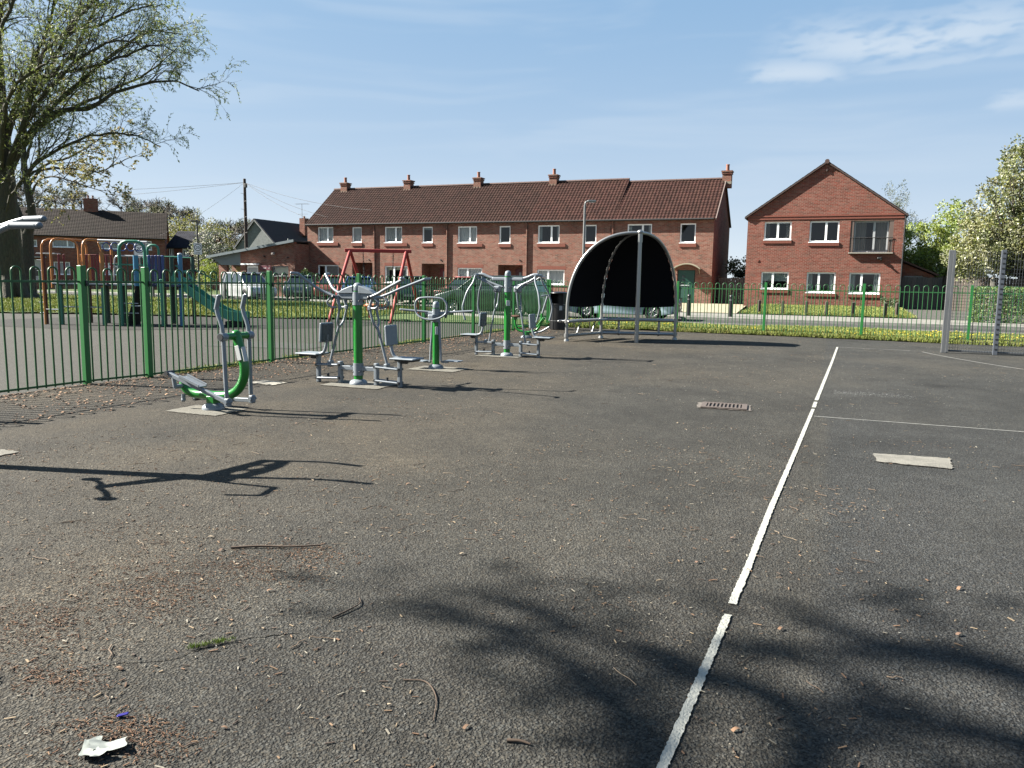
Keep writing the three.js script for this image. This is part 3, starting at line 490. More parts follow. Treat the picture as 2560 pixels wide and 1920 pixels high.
// exercise bike at the end of the row
{
  const t = thing('exercise_bike', 'green framed exercise bike with brown saddle behind the chest press', 'gym machine', [-6.95, 0, -18.1]);
  baseCover(t, 0.14); part('pedestal', rod([0, 0.04, 0], [0, 0.16, 0], 0.085, 0.075, 16), gymGreen, t);
  part('frame_tube', curve([[-0.28, 0.50, 0], [-0.30, 0.36, 0], [-0.24, 0.22, 0], [-0.08, 0.15, 0], [0.12, 0.16, 0], [0.30, 0.24, 0], [0.38, 0.42, 0], [0.40, 0.62, 0]], 0.03, 12, 48), gymGreen, t);
  part('frame_brace', join([rod([-0.28, 0.28, 0], [0.30, 0.30, 0], 0.022, 0.022, 9), rod([0.30, 0.30, 0.06], [0.46, 0.52, 0.06], 0.02, 0.02, 9), rod([0.30, 0.30, -0.06], [0.46, 0.52, -0.06], 0.02, 0.02, 9)]), gymGreen, t);
  part('saddle', (() => { const g = new THREE.SphereGeometry(0.15, 18, 10); g.scale(1.0, 0.2, 0.75); g.translate(-0.30, 0.53, 0); return g; })(), mat(0.0941, 0.0412, 0.0176, 0.6), t);
  part('handle_post', pipe([[0.40, 0.60, 0], [0.46, 0.80, 0], [0.54, 1.05, 0]], 0.024, 9, 0.08), gymGrey, t);
  part('handlebar', pipe([[0.46, 1.04, -0.26], [0.54, 1.06, -0.2], [0.54, 1.06, 0.2], [0.46, 1.04, 0.26]], 0.017, 9, 0.06), gymGrey, t);
  part('crank', join([rod([0.10, 0.32, -0.12], [0.10, 0.32, 0.12], 0.02, 0.02, 8), rod([0.10, 0.32, 0.11], [0.20, 0.24, 0.11], 0.014, 0.014, 8), rod([0.10, 0.32, -0.11], [0.0, 0.40, -0.11], 0.014, 0.014, 8)]), gymDark, t);
  part('pedal', rbox(0.10, 0.02, 0.09, 0.006, [0.20, 0.24, 0.17]), gymDark, t); part('pedal', rbox(0.10, 0.02, 0.09, 0.006, [0.0, 0.40, -0.17]), gymDark, t);
  part('foot_rail', pipe([[0.18, 0.12, 0.07], [0.42, 0.18, 0.07], [0.62, 0.30, 0.07]], 0.022, 8, 0.06), gymGrey, t);
}
// machine at the end of the row nearest the gate, mostly out of the picture: its grips show and its shadow lies on the court
{
  const t = thing('arm_exerciser', 'grey arm exerciser with paired tube grips that throws a long spidery shadow', 'gym machine', [-6.1, 0, -3.5]);
  baseCover(t, 0.118); pole(t, 0.062, 1.78, [[1.52, 1.70], [0.13, 0.29]]);
  const plate = (pts, holes, d) => { const s = new THREE.Shape(pts.map((p) => new THREE.Vector2(...p))); for (const [x, y, r] of holes) { const h = new THREE.Path(); h.absellipse(x, y, r, r * 0.8, 0, Math.PI * 2); s.holes.push(h); } return new THREE.ExtrudeGeometry(s, { depth: d, bevelEnabled: true, bevelSize: 0.004, bevelThickness: 0.004, bevelSegments: 1, curveSegments: 10 }); };
  { const g = plate([[0, -0.15], [0.18, -0.13], [0.38, -0.11], [0.58, -0.09], [0.58, 0.09], [0.38, 0.15], [0.18, 0.16], [0, 0.12]], [[0.16, 0.015, 0.074], [0.33, 0.015, 0.075], [0.475, 0.005, 0.06]], 0.03); g.rotateY(Math.PI / 2); g.rotateZ(0.25); g.translate(0.0, 1.72, -0.03); part('rocker_plate', g, gymGrey, t); }
  { const g = plate([[0, -0.045], [0.40, -0.03], [0.42, 0.03], [0, 0.05]], [[0.10, 0, 0.024], [0.19, 0, 0.022], [0.28, 0, 0.02]], 0.03); g.rotateY(-Math.PI / 2); g.rotateX(0.55); g.translate(-0.02, 1.58, 0.03); part('lever_plate', g, gymGrey, t); }
  for (const [p, q] of [[[-0.03, 1.36, 0.36], [-0.02, 1.20, 0.20]], [[-0.03, 1.36, 0.38], [0.30, 1.32, 0.54]]]) { part('lever', capped([p, [(p[0] + q[0]) / 2, (p[1] + q[1]) / 2 + 0.03, (p[2] + q[2]) / 2], q], 0.016, 8, 0.08), gymGrey, t); part('knob', cap(q, 0.045, 1, 12), gymDark, t); }
  part('head_beam', rbox(0.22, 0.09, 0.10, 0.02, [0.13, 1.62, -0.02]), gymGrey, t);
  for (const P of [[[0.18, 1.62, -0.06], [0.50, 1.56, -0.20], [0.68, 1.64, -0.28], [0.80, 1.69, -0.31], [1.05, 1.688, -0.33]], [[-0.04, 1.74, -0.55], [0.14, 1.69, -0.64], [0.30, 1.75, -0.70], [0.40, 1.768, -0.71], [0.60, 1.77, -0.71]]]) {
    part('grip_arm', pipe(P.slice(0, 4).concat([P[3].map((v, i) => mix(v, P[4][i], 0.08))]), 0.022, 10, 0.10), gymGrey, t);
    const gm = part('grip', join([rod(P[3], P[4], 0.0245, 0.0245, 14), cap(P[4], 0.0245, 1, 12)]), mat(0.1, 0.1176, 0.1382, 0.55), t);
    part('grip_band', join([rod(P[3], P[3].map((v, i) => mix(v, P[4][i], 0.03)), 0.0262, 0.0262, 14), rod(P[3].map((v, i) => mix(v, P[4][i], 0.9)), P[3].map((v, i) => mix(v, P[4][i], 0.93)), 0.0262, 0.0262, 14)]), gymGrey, gm);
  }
  part('bow_guard', curve([[0.44, 1.60, -0.18], [0.58, 1.55, -0.22], [0.70, 1.57, -0.26], [0.70, 1.50, -0.26], [0.62, 1.45, -0.24], [0.52, 1.48, -0.21]], 0.015, 8, 30), gymGrey, t);
  part('lower_arm', capped([[0.06, 1.55, 0.02], [0.40, 1.54, 0.0], [0.78, 1.52, -0.04]], 0.018, 8, 0.05), gymGrey, t);
  part('lower_grip', capped([[0.78, 1.52, -0.04], [0.86, 1.50, 0.14], [0.66, 1.50, 0.22]], 0.018, 8, 0.02), gymGrey, t);
}

// ================================================================ YOUTH SHELTER
{
  const F = [-4.19, -18.11], legs = [[-5.76, -17.65], [-5.36, -19.21], [-3.60, -19.75]], top = 2.54;
  const t = thing('youth_shelter', 'quarter dome youth shelter of bent steel tube with black panels and perch rails', 'shelter', [F[0], 0, F[1]]);
  const rib = (i, u) => { const dx = legs[i][0] - F[0], dz = legs[i][1] - F[1]; if (u < 0.28) { const k = u / 0.28; return V(dx, 0.75 * k, dz); } const a = (u - 0.28) / 0.72 * Math.PI / 2; const c = Math.pow(Math.cos(a), 0.80); return V(dx * c, 0.75 + (top - 0.75) * Math.sin(a), dz * c); };
  const N = 36, black = new THREE.MeshPhysicalMaterial({ color: lin(0.005, 0.005, 0.006), roughness: 1, specularIntensity: 0.15 });
  legs.forEach((_, i) => {
    const pts = []; for (let k = 0; k <= N; k++) pts.push(rib(i, k / N)); const rb = part('rib', curve(pts, 0.038, 12, 60), steelM, t);
    part('rib_foot', rod([legs[i][0] - F[0], 0.0, legs[i][1] - F[1]], [legs[i][0] - F[0], 0.05, legs[i][1] - F[1]], 0.065, 0.055, 14), steelM, rb);
  });
  part('centre_post', rod([0, 0, 0], [0, top, 0], 0.052, 0.048, 16), steelM, t);
  part('apex_joint', join([cap([0, top + 0.01, 0], 0.075, 0.8, 14), rod([0, top - 0.22, 0], [0, top - 0.02, 0], 0.06, 0.06, 14)]), steelM, t);
  for (let i = 0; i < 2; i++) {   // black sheets laced between the ribs, edges drawn in between the ties
    const pos = [], idx = [], nu = 44, nv = 12, uv = [];
    for (let a = 0; a <= nu; a++) { const u = mix(0.298, 0.985, a / nu), A = rib(i, u), B = rib(i + 1, u), w = A.distanceTo(B), sc = 0.022 * (0.5 + 0.5 * Math.cos(a * Math.PI / 2)) + 0.028; for (let b = 0; b <= nv; b++) { const k = mix(sc / Math.max(w, 0.2), 1 - sc / Math.max(w, 0.2), b / nv), p = A.clone().lerp(B, clamp(k)); p.y -= 0.035 * Math.sin(Math.PI * b / nv) * (w / 2); pos.push(p.x, p.y, p.z); uv.push(u, k); } }
    for (let a = 0; a < nu; a++) for (let b = 0; b < nv; b++) { const q = a * (nv + 1) + b; idx.push(q, q + 1, q + nv + 1, q + 1, q + nv + 2, q + nv + 1); }
    const g = new THREE.BufferGeometry(); g.setAttribute('position', new THREE.Float32BufferAttribute(pos, 3)); g.setAttribute('uv', new THREE.Float32BufferAttribute(uv, 2)); g.setIndex(idx); g.computeVertexNormals();
    const outer = g.clone(), op = outer.attributes.position, on = outer.attributes.normal; for (let k = 0; k < op.count; k++) op.setXYZ(k, op.getX(k) - on.getX(k) * 0.006, op.getY(k) - on.getY(k) * 0.006, op.getZ(k) - on.getZ(k) * 0.006);
    const pn = part('roof_panel', join([g, outer]), black, t);
    const ties = []; for (let a = 0; a <= 44; a += 4) { const u = mix(0.298, 0.985, a / 44); for (const k of [i, i + 1]) { const A = rib(k, u), B = rib(k === i ? i + 1 : i, u).sub(A).normalize(); ties.push(rod(A.toArray(), A.clone().addScaledVector(B, 0.06).toArray(), 0.006, 0.006, 5)); } }
    stuffPart('lacing', join(ties), mat(0.0252, 0.0252, 0.0252, 0.8), pn);
  }
  const P = (i, y) => [legs[i][0] - F[0], y, legs[i][1] - F[1]], lp = (a, b, k) => a.map((v, i) => mix(v, b[i], k));
  // perch between the front and back rib: flat steel slats over a V braced rail
  { const a = P(0, 0.46), b = P(1, 0.46), d = V(b[0] - a[0], 0, b[2] - a[2]).normalize(), n = V(-d.z, 0, d.x);
    part('perch_plate', (() => { const L = Math.hypot(b[0] - a[0], b[2] - a[2]), g = rbox(L + 0.1, 0.022, 0.24, 0.008); g.rotateY(-Math.atan2(b[2] - a[2], b[0] - a[0])); g.translate((a[0] + b[0]) / 2, 0.478, (a[2] + b[2]) / 2); return g; })(), steelM, t);
    for (const o of [-0.14, 0.14]) part('perch_tube', capped([[a[0] - d.x * 0.14 + n.x * o, 0.47, a[2] - d.z * 0.14 + n.z * o], [b[0] + d.x * 0.12 + n.x * o, 0.47, b[2] + d.z * 0.12 + n.z * o]], 0.03, 10), steelM, t);
    part('foot_rail', rod(lp(P(0, 0.13), P(1, 0.13), 0), lp(P(0, 0.13), P(1, 0.13), 1), 0.038, 0.038, 12), steelM, t);
    for (const k of [0.28, 0.72]) { const q = lp(P(0, 0.14), P(1, 0.14), k); for (const s of [-1, 1]) part('brace', rod(q, [q[0] + d.x * 0.16 * s, 0.45, q[2] + d.z * 0.16 * s], 0.016, 0.016, 8), steelM, t); }
    for (const k of [0.1, 0.5, 0.9]) { const q = lp(a, b, k); part('perch_bracket', rod([q[0] - n.x * 0.13, 0.445, q[2] - n.z * 0.13], [q[0] + n.x * 0.13, 0.445, q[2] + n.z * 0.13], 0.018, 0.018, 8), steelM, t); } }
  part('perch_tube', rod(P(1, 0.475), P(2, 0.475), 0.042, 0.042, 12), steelM, t);
  part('foot_rail', rod(P(1, 0.135), P(2, 0.135), 0.042, 0.042, 12), steelM, t);
  for (const k of [0.24, 0.78]) { const q = lp(P(1, 0), P(2, 0), k); part('strut', rod([q[0], 0.10, q[2]], [q[0], 0.50, q[2]], 0.03, 0.03, 10), steelM, t); for (const y of [0.135, 0.475]) part('clamp', cap([q[0], y, q[2]], 0.058, 1, 10), steelM, t); }
  for (const i of [0, 1, 2]) for (const y of [0.135, 0.475]) part('clamp', rod(P(i, y - 0.045), P(i, y + 0.045), 0.058, 0.058, 12), steelM, t);
}
// litter bin with a slanted hood
{
  const t = thing('litter_bin', 'tall black litter bin with an open slanted hood and silver bands', 'litter bin', [-7.45, 0, -22.05]);
  part('drum', lathe([[0.255, 0.0], [0.27, 0.02], [0.272, 0.70], [0.262, 0.72]], 28), blackPlastic, t);
  part('hood', (() => { const g = new THREE.CylinderGeometry(0.272, 0.272, 0.36, 28, 4, true, 0.75, Math.PI * 2 - 1.9); g.translate(0, 0.90, 0); return g; })(), blackPlastic, t);
  part('hood_top', lathe([[0.001, 0.03], [0.15, 0.024], [0.24, 0.008], [0.28, -0.01], [0.27, -0.03]], 28).translate(0, 1.09, 0), blackPlastic, t);
  part('mouth_lip', (() => { const g = new THREE.CylinderGeometry(0.278, 0.278, 0.05, 24, 1, true, -1.2, 2.0); g.translate(0, 0.745, 0); return g; })(), blackPlastic, t);
  part('liner', rod([0, 0.10, 0], [0, 0.66, 0], 0.22, 0.24, 20), mat(0.0024, 0.0024, 0.0024, 1), t);
  for (const y of [0.26, 0.735]) part('band', rod([0, y, 0], [0, y + 0.014, 0], 0.277, 0.277, 28, true), steelM, t);
  part('sticker', (() => { const g = new THREE.CylinderGeometry(0.276, 0.276, 0.13, 6, 1, true, 0.35, 0.32); g.translate(0, 0.64, 0); return g; })(), stickerM, t);
  part('sticker', (() => { const g = new THREE.CylinderGeometry(0.276, 0.276, 0.10, 6, 1, true, 0.75, 0.15); g.translate(0, 0.65, 0); return g; })(), mat(0.0882, 0.0882, 0.0706, 0.7), t);
}
// rebound fence of the ball court: square posts and welded mesh
{
  const t = thing('ball_court_fence', 'galvanised ball court fence of square posts and welded steel mesh', 'fence', [2.3, 0, -19.1]);
  const gap = 0.94;
  for (let i = 0; i < 5; i++) { const x = i * gap; const p = part('post', rbox(i ? 0.09 : 0.125, 2.18, 0.10, 0.008, [x, 1.09, 0]), i ? mat(0.0647, 0.0735, 0.0882, 0.5, 0.3) : galvM, t); if (!i) part('post_flange', rbox(0.05, 2.1, 0.012, 0.003, [0.045, 1.07, 0.058]), galvM, p); else part('slot_shade', join(Array.from({ length: 20 }, (_, k) => rbox(0.04, 0.03, 0.006, 0.002, [x, 0.12 + k * 0.105, 0.052]))), boltM, p); }  // solid dark blocks on the posts stand in for the shade in slots
  const wires = [], wm = mat(0.0529, 0.0588, 0.0647, 0.5, 0.4);
  for (let y = 0.05; y < 1.75; y += 0.066) wires.push(rod([0, y, 0], [gap * 4, y, 0], 0.0028, 0.0028, 4)); for (let y = 1.78; y < 2.16; y += 0.18) wires.push(rod([0, y, 0], [gap * 4, y, 0], 0.0028, 0.0028, 4));
  for (let x = 0.05; x < gap * 4; x += 0.05) wires.push(rod([x, 0.04, 0.005], [x, 2.13, 0.005], 0.0024, 0.0024, 4));
  stuffPart('welded_mesh', join(wires), wm, t);
  part('bottom_rail', rbox(gap * 4, 0.04, 0.04, 0.005, [gap * 2, 0.05, -0.03]), galvM, t);
  t.rotation.y = -0.03;
}
// road gully grate set in the court
{
  const t = thing('drain_grate', 'rusty slotted drain grate set flush in the court asphalt', 'drain', [-1.05, 0, -8.99], 0.08);
  const rust = new THREE.MeshStandardMaterial({ color: lin(0.0764, 0.0588, 0.05), map: mottle, roughness: 0.9 });
  part('pit_shade', rbox(0.36, 0.004, 0.30, 0.001, [0, 0.008, 0]), mat(0.0024, 0.0024, 0.0024, 1), t);  // flat black plate painted in for the shade down the drain
  for (const [w, d, x, z] of [[0.50, 0.05, 0, 0.165], [0.50, 0.05, 0, -0.165], [0.06, 0.28, 0.22, 0], [0.06, 0.28, -0.22, 0]]) part('frame_side', rbox(w, 0.022, d, 0.004, [x, 0.010, z]), rust, t);
  for (let i = 0; i < 9; i++) part('bar', rbox(0.020, 0.02, 0.28, 0.004, [-0.168 + i * 0.042, 0.011, 0], [0, 0.0, 0]), rust, t);
  part('surround', sheet(patchShape([[-0.30, -0.22], [0.28, -0.21], [0.29, 0.21], [-0.29, 0.20]], 0.03, 61), 0.007, 1), new THREE.MeshStandardMaterial({ color: lin(0.1117, 0.097, 0.0823), map: mottle, bumpMap: asphaltBump, bumpScale: 0.005, roughness: 0.95 }), t);
}

// ================================================================ BUILDINGS
function wallGeo(outline, holes, thick) {   // outline and holes in the wall's own x, y; front face at z = 0, body behind; uv in metres
  const s = new THREE.Shape(outline.map((p) => new THREE.Vector2(...p)));
  for (const [x0, x1, y0, y1] of holes) { const h = new THREE.Path(); h.moveTo(x0, y0); h.lineTo(x1, y0); h.lineTo(x1, y1); h.lineTo(x0, y1); h.closePath(); s.holes.push(h); }
  const g = new THREE.ExtrudeGeometry(s, { depth: thick, bevelEnabled: false }); g.translate(0, 0, -thick); return boxUV(g);
}
// a window in a hole of a wall whose front is at z = zf (faces +z). Frame, mullions, panes, curtain
function windowIn(parent, [x0, x1, y0, y1], zf, o = {}) {
  const f = o.frame ?? 0.075, zi = zf - (o.set ?? 0.07), d = 0.06, m = o.mat ?? whiteFrame, bars = [];
  bars.push(box(x0, x0 + f, y0, y1, zi - d, zi), box(x1 - f, x1, y0, y1, zi - d, zi), box(x0 + f, x1 - f, y1 - f, y1, zi - d, zi), box(x0 + f, x1 - f, y0, y0 + f * 1.15, zi - d, zi));
  const fr = part('window', join(bars), m, parent), cuts = [x0 + f, ...(o.mullions ?? []), x1 - f];
  for (const c of o.mullions ?? []) part('mullion', box(c - f * 0.72, c + f * 0.72, y0 + f, y1 - f, zi - d + 0.004, zi + 0.004), m, fr);
  if (o.transom) part('transom', box(x0 + f, x1 - f, o.transom - f * 0.5, o.transom + f * 0.5, zi - d + 0.006, zi + 0.006), m, fr);
  for (let i = 0; i < cuts.length - 1; i++) { const a = cuts[i] + (i ? f * 0.72 : 0), b = cuts[i + 1] - (i < cuts.length - 2 ? f * 0.72 : 0); part('pane', new THREE.PlaneGeometry(b - a, y1 - y0 - f * 2.1).translate((a + b) / 2, (y0 + y1) / 2, zi - 0.03), glassM, fr); }
  if (o.sill !== false) part('sill', rbox(x1 - x0 + 0.06, 0.035, 0.13, 0.008, [(x0 + x1) / 2, y0 - 0.012, zf - 0.01]), m, fr);
  const zc = zi - 0.16, fold = (a, b, top, bot, amp, n, mt, nm) => { const k = n * 6, g = new THREE.PlaneGeometry(b - a, top - bot, k, 1), p = g.attributes.position; for (let i = 0; i < p.count; i++) p.setZ(i, Math.sin((p.getX(i) - a) / (b - a) * n * 6.28 + a) * amp); g.translate((a + b) / 2, (top + bot) / 2, zc); g.computeVertexNormals(); part(nm, g, mt, fr); };
  const W = x1 - x0; if (o.net) fold(x0 + 0.02, x1 - 0.02, y1 - 0.05, y0 + (o.net === 2 ? 0.02 : 0.02), 0.02, 7, netM, 'net_curtain');
  if (o.drape) { fold(x0 + 0.02, x0 + W * o.drape, y1 - 0.04, y0 + 0.02, 0.025, 3, o.drapeMat ?? drapeM, 'curtain'); fold(x1 - W * o.drape, x1 - 0.02, y1 - 0.04, y0 + 0.02, 0.025, 3, o.drapeMat ?? drapeM, 'curtain'); }
  if (o.blind) part('blind', box(x0 + 0.05, x1 - 0.05, y1 - o.blind, y1 - 0.05, zc, zc + 0.012), o.blindMat ?? blindM, fr);
  return fr;
}
function soldier(parent, x0, x1, y0, y1, zf, m = brickHeader, proud = 0.012) {   // a course of bricks on end: sill or lintel
  const n = Math.round((x1 - x0) / 0.075), L = []; for (let i = 0; i < n; i++) { const a = mix(x0, x1, i / n), b = mix(x0, x1, (i + 1) / n); L.push(box(a + 0.004, b - 0.004, y0, y1, zf - 0.02, zf + proud + 0.003 * hash2(i, 3, 8))); }
  return stuffPart('soldier_course', join(L), m, parent);
}
function tileRoof(w, L, colW, rowH, seed, amp = 0.022, base = [0.16, 0.075, 0.055]) {   // a slope in x (across) and y (up the slope), rolls and laps as relief; z outwards
  const cols = Math.round(w / colW), rows = Math.round(L / rowH), S = 5, pos = [], col = [], idx = [], nx = cols * S + 1; let k = 0;
  for (let r = 0; r < rows; r++) for (let e = 0; e < 2; e++) for (let i = 0; i < nx; i++) {
    const c = Math.min(cols - 1, Math.floor(i / S)), u = (i % S) / S, roll = u < 0.56 ? Math.sin(u / 0.56 * Math.PI) : -0.18 * Math.sin((u - 0.56) / 0.44 * Math.PI);
    pos.push(i / (nx - 1) * w, (r + e) / rows * L - (e ? 0 : 0.012), amp * roll + (e ? 0.004 : 0.026));
    const q = 0.72 + 0.5 * hash2(c, r, seed) + 0.18 * (fbm(c * 0.15, r * 0.2, 3, seed) - 0.5); col.push(base[0] * q, base[1] * q * (0.96 + 0.1 * hash2(c, r, seed + 3)), base[2] * q);
  }
  for (let r = 0; r < rows; r++) for (let i = 0; i < nx - 1; i++) { const a = (r * 2) * nx + i, b = a + 1, c = a + nx, d = c + 1; idx.push(a, b, c, b, d, c); if (r < rows - 1) { const e = c + nx, f = e + 1; idx.push(c, d, e, d, f, e); } }
  const g = new THREE.BufferGeometry(); g.setAttribute('position', new THREE.Float32BufferAttribute(pos, 3)); g.setAttribute('color', new THREE.Float32BufferAttribute(col, 3)); g.setAttribute('uv', new THREE.Float32BufferAttribute(new Float32Array(pos.length / 3 * 2), 2)); g.setIndex(idx); const n = g.toNonIndexed(); n.computeVertexNormals(); return toCreasedNormals(n, 0.9);
}
const tileM = new THREE.MeshPhysicalMaterial({ vertexColors: true, roughness: 0.9, specularIntensity: 0.3 });
const ridgeM = mat(0.0588, 0.0323, 0.0265, 0.85);
function place(g, x, y, z, pitch) { g.rotateX(-(Math.PI / 2 - pitch)); g.translate(x, y, z); return g; }
// ---- the terrace of five: fronts at z = -47.87, eaves 5.28, ridge 8.15
{
  const Z = -47.87, xs = [-35.5, -29.82, -24.16, -18.42, -12.74, -6.7], D = 7.2, half = 3.6, eave = 5.28, over = 0.17;
  const U = [[[-34.62, -33.29, 4.03, 5.10], [-31.71, -30.92, 4.0, 5.07]], [[-29.05, -27.67, 3.97, 5.06], [-26.09, -25.31, 3.95, 5.03]], [[-23.42, -22.01, 3.92, 5.02], [-20.41, -19.62, 3.89, 5.01]], [[-17.72, -16.26, 3.90, 5.02], [-14.63, -13.84, 3.88, 5.01]], [[-11.88, -10.37, 3.91, 5.02], [-8.67, -7.74, 3.87, 5.02]]];
  const Gw = [[-34.65, -32.89, 1.22, 2.42], [-29.06, -27.25, 1.22, 2.38], [-23.41, -21.61, 1.22, 2.29], [-17.72, -15.87, 1.27, 2.22], [-11.9, -10.1, 1.25, 2.2]];
  const Dr = [[-31.72, -30.05, 0.28, 2.60], [-26.13, -24.39, 0.28, 2.55], [-20.46, -18.72, 0.28, 2.50], [-14.9, -13.2, 0.28, 2.45], [-8.73, -7.67, 0.28, 2.27]];
  const note = ['end terrace house joined to the flat fronted community room', 'brick terrace house with open porch, behind the red swing', 'brick terrace house with open porch, behind the chest press machine', 'brick terrace house with net curtained lower window beside the lamp post', 'end terrace house with green door under a curved canopy'];
  const doorM = [mat(0.0294, 0.0176, 0.0147, 0.5), mat(0.1176, 0.0059, 0.0071, 0.45), mat(0.0706, 0.0088, 0.0088, 0.5), mat(0.0529, 0.0118, 0.0118, 0.5), mat(0.0059, 0.0441, 0.0294, 0.4)];
  for (let k = 0; k < 5; k++) {
    const x0 = xs[k], x1 = xs[k + 1], w = x1 - x0, low = k === 4 ? 0.17 : 0, ridge = 8.15 - low;
    const t = thing('terrace_house', note[k], 'house', [x0, 0, Z], 0, 'houses of the brick terrace', true);
    part('front_wall', wallGeo([[x0, -0.3], [x1, -0.3], [x1, eave], [x0, eave]], [...U[k], Gw[k], Dr[k]], 0.28).translate(0, 0, Z), brickTerrace, t);
    part('rear_wall', box(x0, x1, -0.3, eave, Z - D, Z - D + 0.25), brickTerrace, t);
    const gable = (x) => { const s = new THREE.Shape([[0, -0.3], [D - 0.01, -0.3], [D - 0.01, eave], [half, ridge - 0.06], [0, eave]].map((p) => new THREE.Vector2(...p))); const g = new THREE.ExtrudeGeometry(s, { depth: 0.25, bevelEnabled: false }); g.rotateY(Math.PI / 2); g.translate(x, 0, Z - 0.285); return boxUV(g); };
    if (k === 0) part('end_wall', gable(x0 + 0.004), brickTerrace, t); if (k === 4) part('end_wall', gable(x1 - 0.254), brickRed, t); if (k) part('party_wall', gable(x0 + 0.01), roomM, t);
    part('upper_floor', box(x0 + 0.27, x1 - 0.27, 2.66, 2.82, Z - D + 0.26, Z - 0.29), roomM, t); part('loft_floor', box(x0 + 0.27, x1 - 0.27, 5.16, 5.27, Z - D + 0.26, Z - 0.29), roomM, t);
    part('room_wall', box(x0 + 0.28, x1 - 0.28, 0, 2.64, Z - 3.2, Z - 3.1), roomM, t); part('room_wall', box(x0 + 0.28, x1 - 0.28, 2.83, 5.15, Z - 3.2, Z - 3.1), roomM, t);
    // windows
    const [a, b] = U[k], g = Gw[k], mid = (r, q) => mix(r[0], r[1], q), nets = [1, 1, 1, 0, 0][k];
    windowIn(t, a, Z, { mullions: [mid(a, 0.62)], net: nets, drape: nets ? 0 : 0.16 }); windowIn(t, b, Z, k === 0 ? { net: 1 } : k === 1 ? { blind: 0.2 } : { drape: 0.1 });
    windowIn(t, g, Z, { mullions: [mid(g, k === 0 ? 0.37 : 0.4)], net: k >= 2 ? 1 : 0, drape: k === 1 ? 0.15 : 0, blind: k === 1 ? 0.28 : 0, blindMat: mat(0.294, 0.2764, 0.2117, 0.9) });
    soldier(t, a[0] - 0.02, a[1] + 0.42, a[2] - 0.24, a[2] - 0.035, Z, brickHeader, 0.05); soldier(t, b[0] - 0.02, b[1] + 0.06, b[2] - 0.24, b[2] - 0.035, Z, brickHeader, 0.05); soldier(t, g[0] - 0.02, g[1] + 0.1, g[3] + 0.01, g[3] + 0.225, Z, brickHeader, 0.006);
    // porch or door
    const d = Dr[k];
    if (k < 4) {
      part('porch_side', box(d[0] - 0.1, d[0], 0.2, d[3], Z - 1.25, Z - 0.285), brickTerrace, t); part('porch_side', box(d[1], d[1] + 0.1, 0.2, d[3], Z - 1.25, Z - 0.285), brickTerrace, t);
      part('porch_ceiling', box(d[0], d[1], d[3], d[3] + 0.06, Z - 1.25, Z - 0.285), roomM, t); part('porch_back', box(d[0] - 0.1, d[1] + 0.1, 0.2, d[3] + 0.06, Z - 1.35, Z - 1.25), brickTerrace, t);
      const dx = mix(d[0], d[1], 0.52); const dr = part('door', rbox(0.86, 2.0, 0.05, 0.01, [dx + 0.3, 1.28, Z - 1.22]), doorM[k], t); part('door_light', box(dx + 0.12, dx + 0.28, 1.5, 2.05, Z - 1.193, Z - 1.19), mat(0.1764, 0.194, 0.194, 0.1), dr); part('handle', rod([dx + 0.62, 1.27, Z - 1.185], [dx + 0.62, 1.40, Z - 1.185], 0.012, 0.012, 6), steelM, dr);
    } else {
      const dr = part('door', rbox(d[1] - d[0] - 0.08, d[3] - 0.32, 0.05, 0.008, [(d[0] + d[1]) / 2, (d[3] + 0.3) / 2, Z - 0.10]), doorM[k], t);
      for (let q = 0; q < 3; q++) part('door_light', rbox(0.17, 0.13, 0.02, 0.006, [d[0] + 0.36, 1.50 + q * 0.19, Z - 0.068]), mat(0.0118, 0.0176, 0.0176, 0.1), dr); part('handle', rod([d[1] - 0.17, 1.2, Z - 0.06], [d[1] - 0.17, 1.36, Z - 0.06], 0.012, 0.012, 6), steelM, dr); part('letter_plate', rbox(0.26, 0.06, 0.02, 0.005, [(d[0] + d[1]) / 2, 1.12, Z - 0.07]), steelM, dr);
      const c = []; for (let q = 0; q <= 12; q++) { const u = q / 12 * 2 - 1; c.push([u * 0.80, 0.30 * (1 - u * u)]); } const sh = new THREE.Shape([...c.map(([x, y]) => new THREE.Vector2(x, y + 0.07)), ...c.reverse().map(([x, y]) => new THREE.Vector2(x, y))]); const cg = new THREE.ExtrudeGeometry(sh, { depth: 0.5, bevelEnabled: false }); cg.translate((d[0] + d[1]) / 2 + 0.08, 2.30, Z); part('canopy', cg, mat(0.247, 0.2234, 0.1588, 0.8), t);
      for (const sx of [-0.72, 0.72]) part('canopy_bracket', rod([(d[0] + d[1]) / 2 + 0.08 + sx, 2.05, Z + 0.02], [(d[0] + d[1]) / 2 + 0.08 + sx, 2.34, Z + 0.42], 0.025, 0.025, 6), mat(0.247, 0.2234, 0.1588, 0.8), t);
    }
    // roof: tiled front slope, plain rear slope, ridge tiles, gutter, pipe, pilaster, chimney
    const run = half + over, rise = ridge - (eave - 0.02), pitch = Math.atan2(rise, run), L = Math.hypot(run, rise), xe = k === 4 ? 0.12 : 0, xb = k === 0 ? 0.12 : 0;
    const front = tileRoof(w + xe + xb, L, 0.215, 0.305, 900 + k, 0.04, k < 3 ? [0.025, 0.0112, 0.0085] : [0.030, 0.0125, 0.0095]);
    const rf = stuffPart('roof_tiles', place(front, x0 - xb, eave - 0.02, Z + over, pitch), tileM, t);
    const deckF = new THREE.BoxGeometry(w + xe + xb, L, 0.06); deckF.translate((w + xe + xb) / 2, L / 2, -0.05); part('roof_deck', place(deckF, x0 - xb, eave - 0.02, Z + over, pitch), ridgeM, rf);
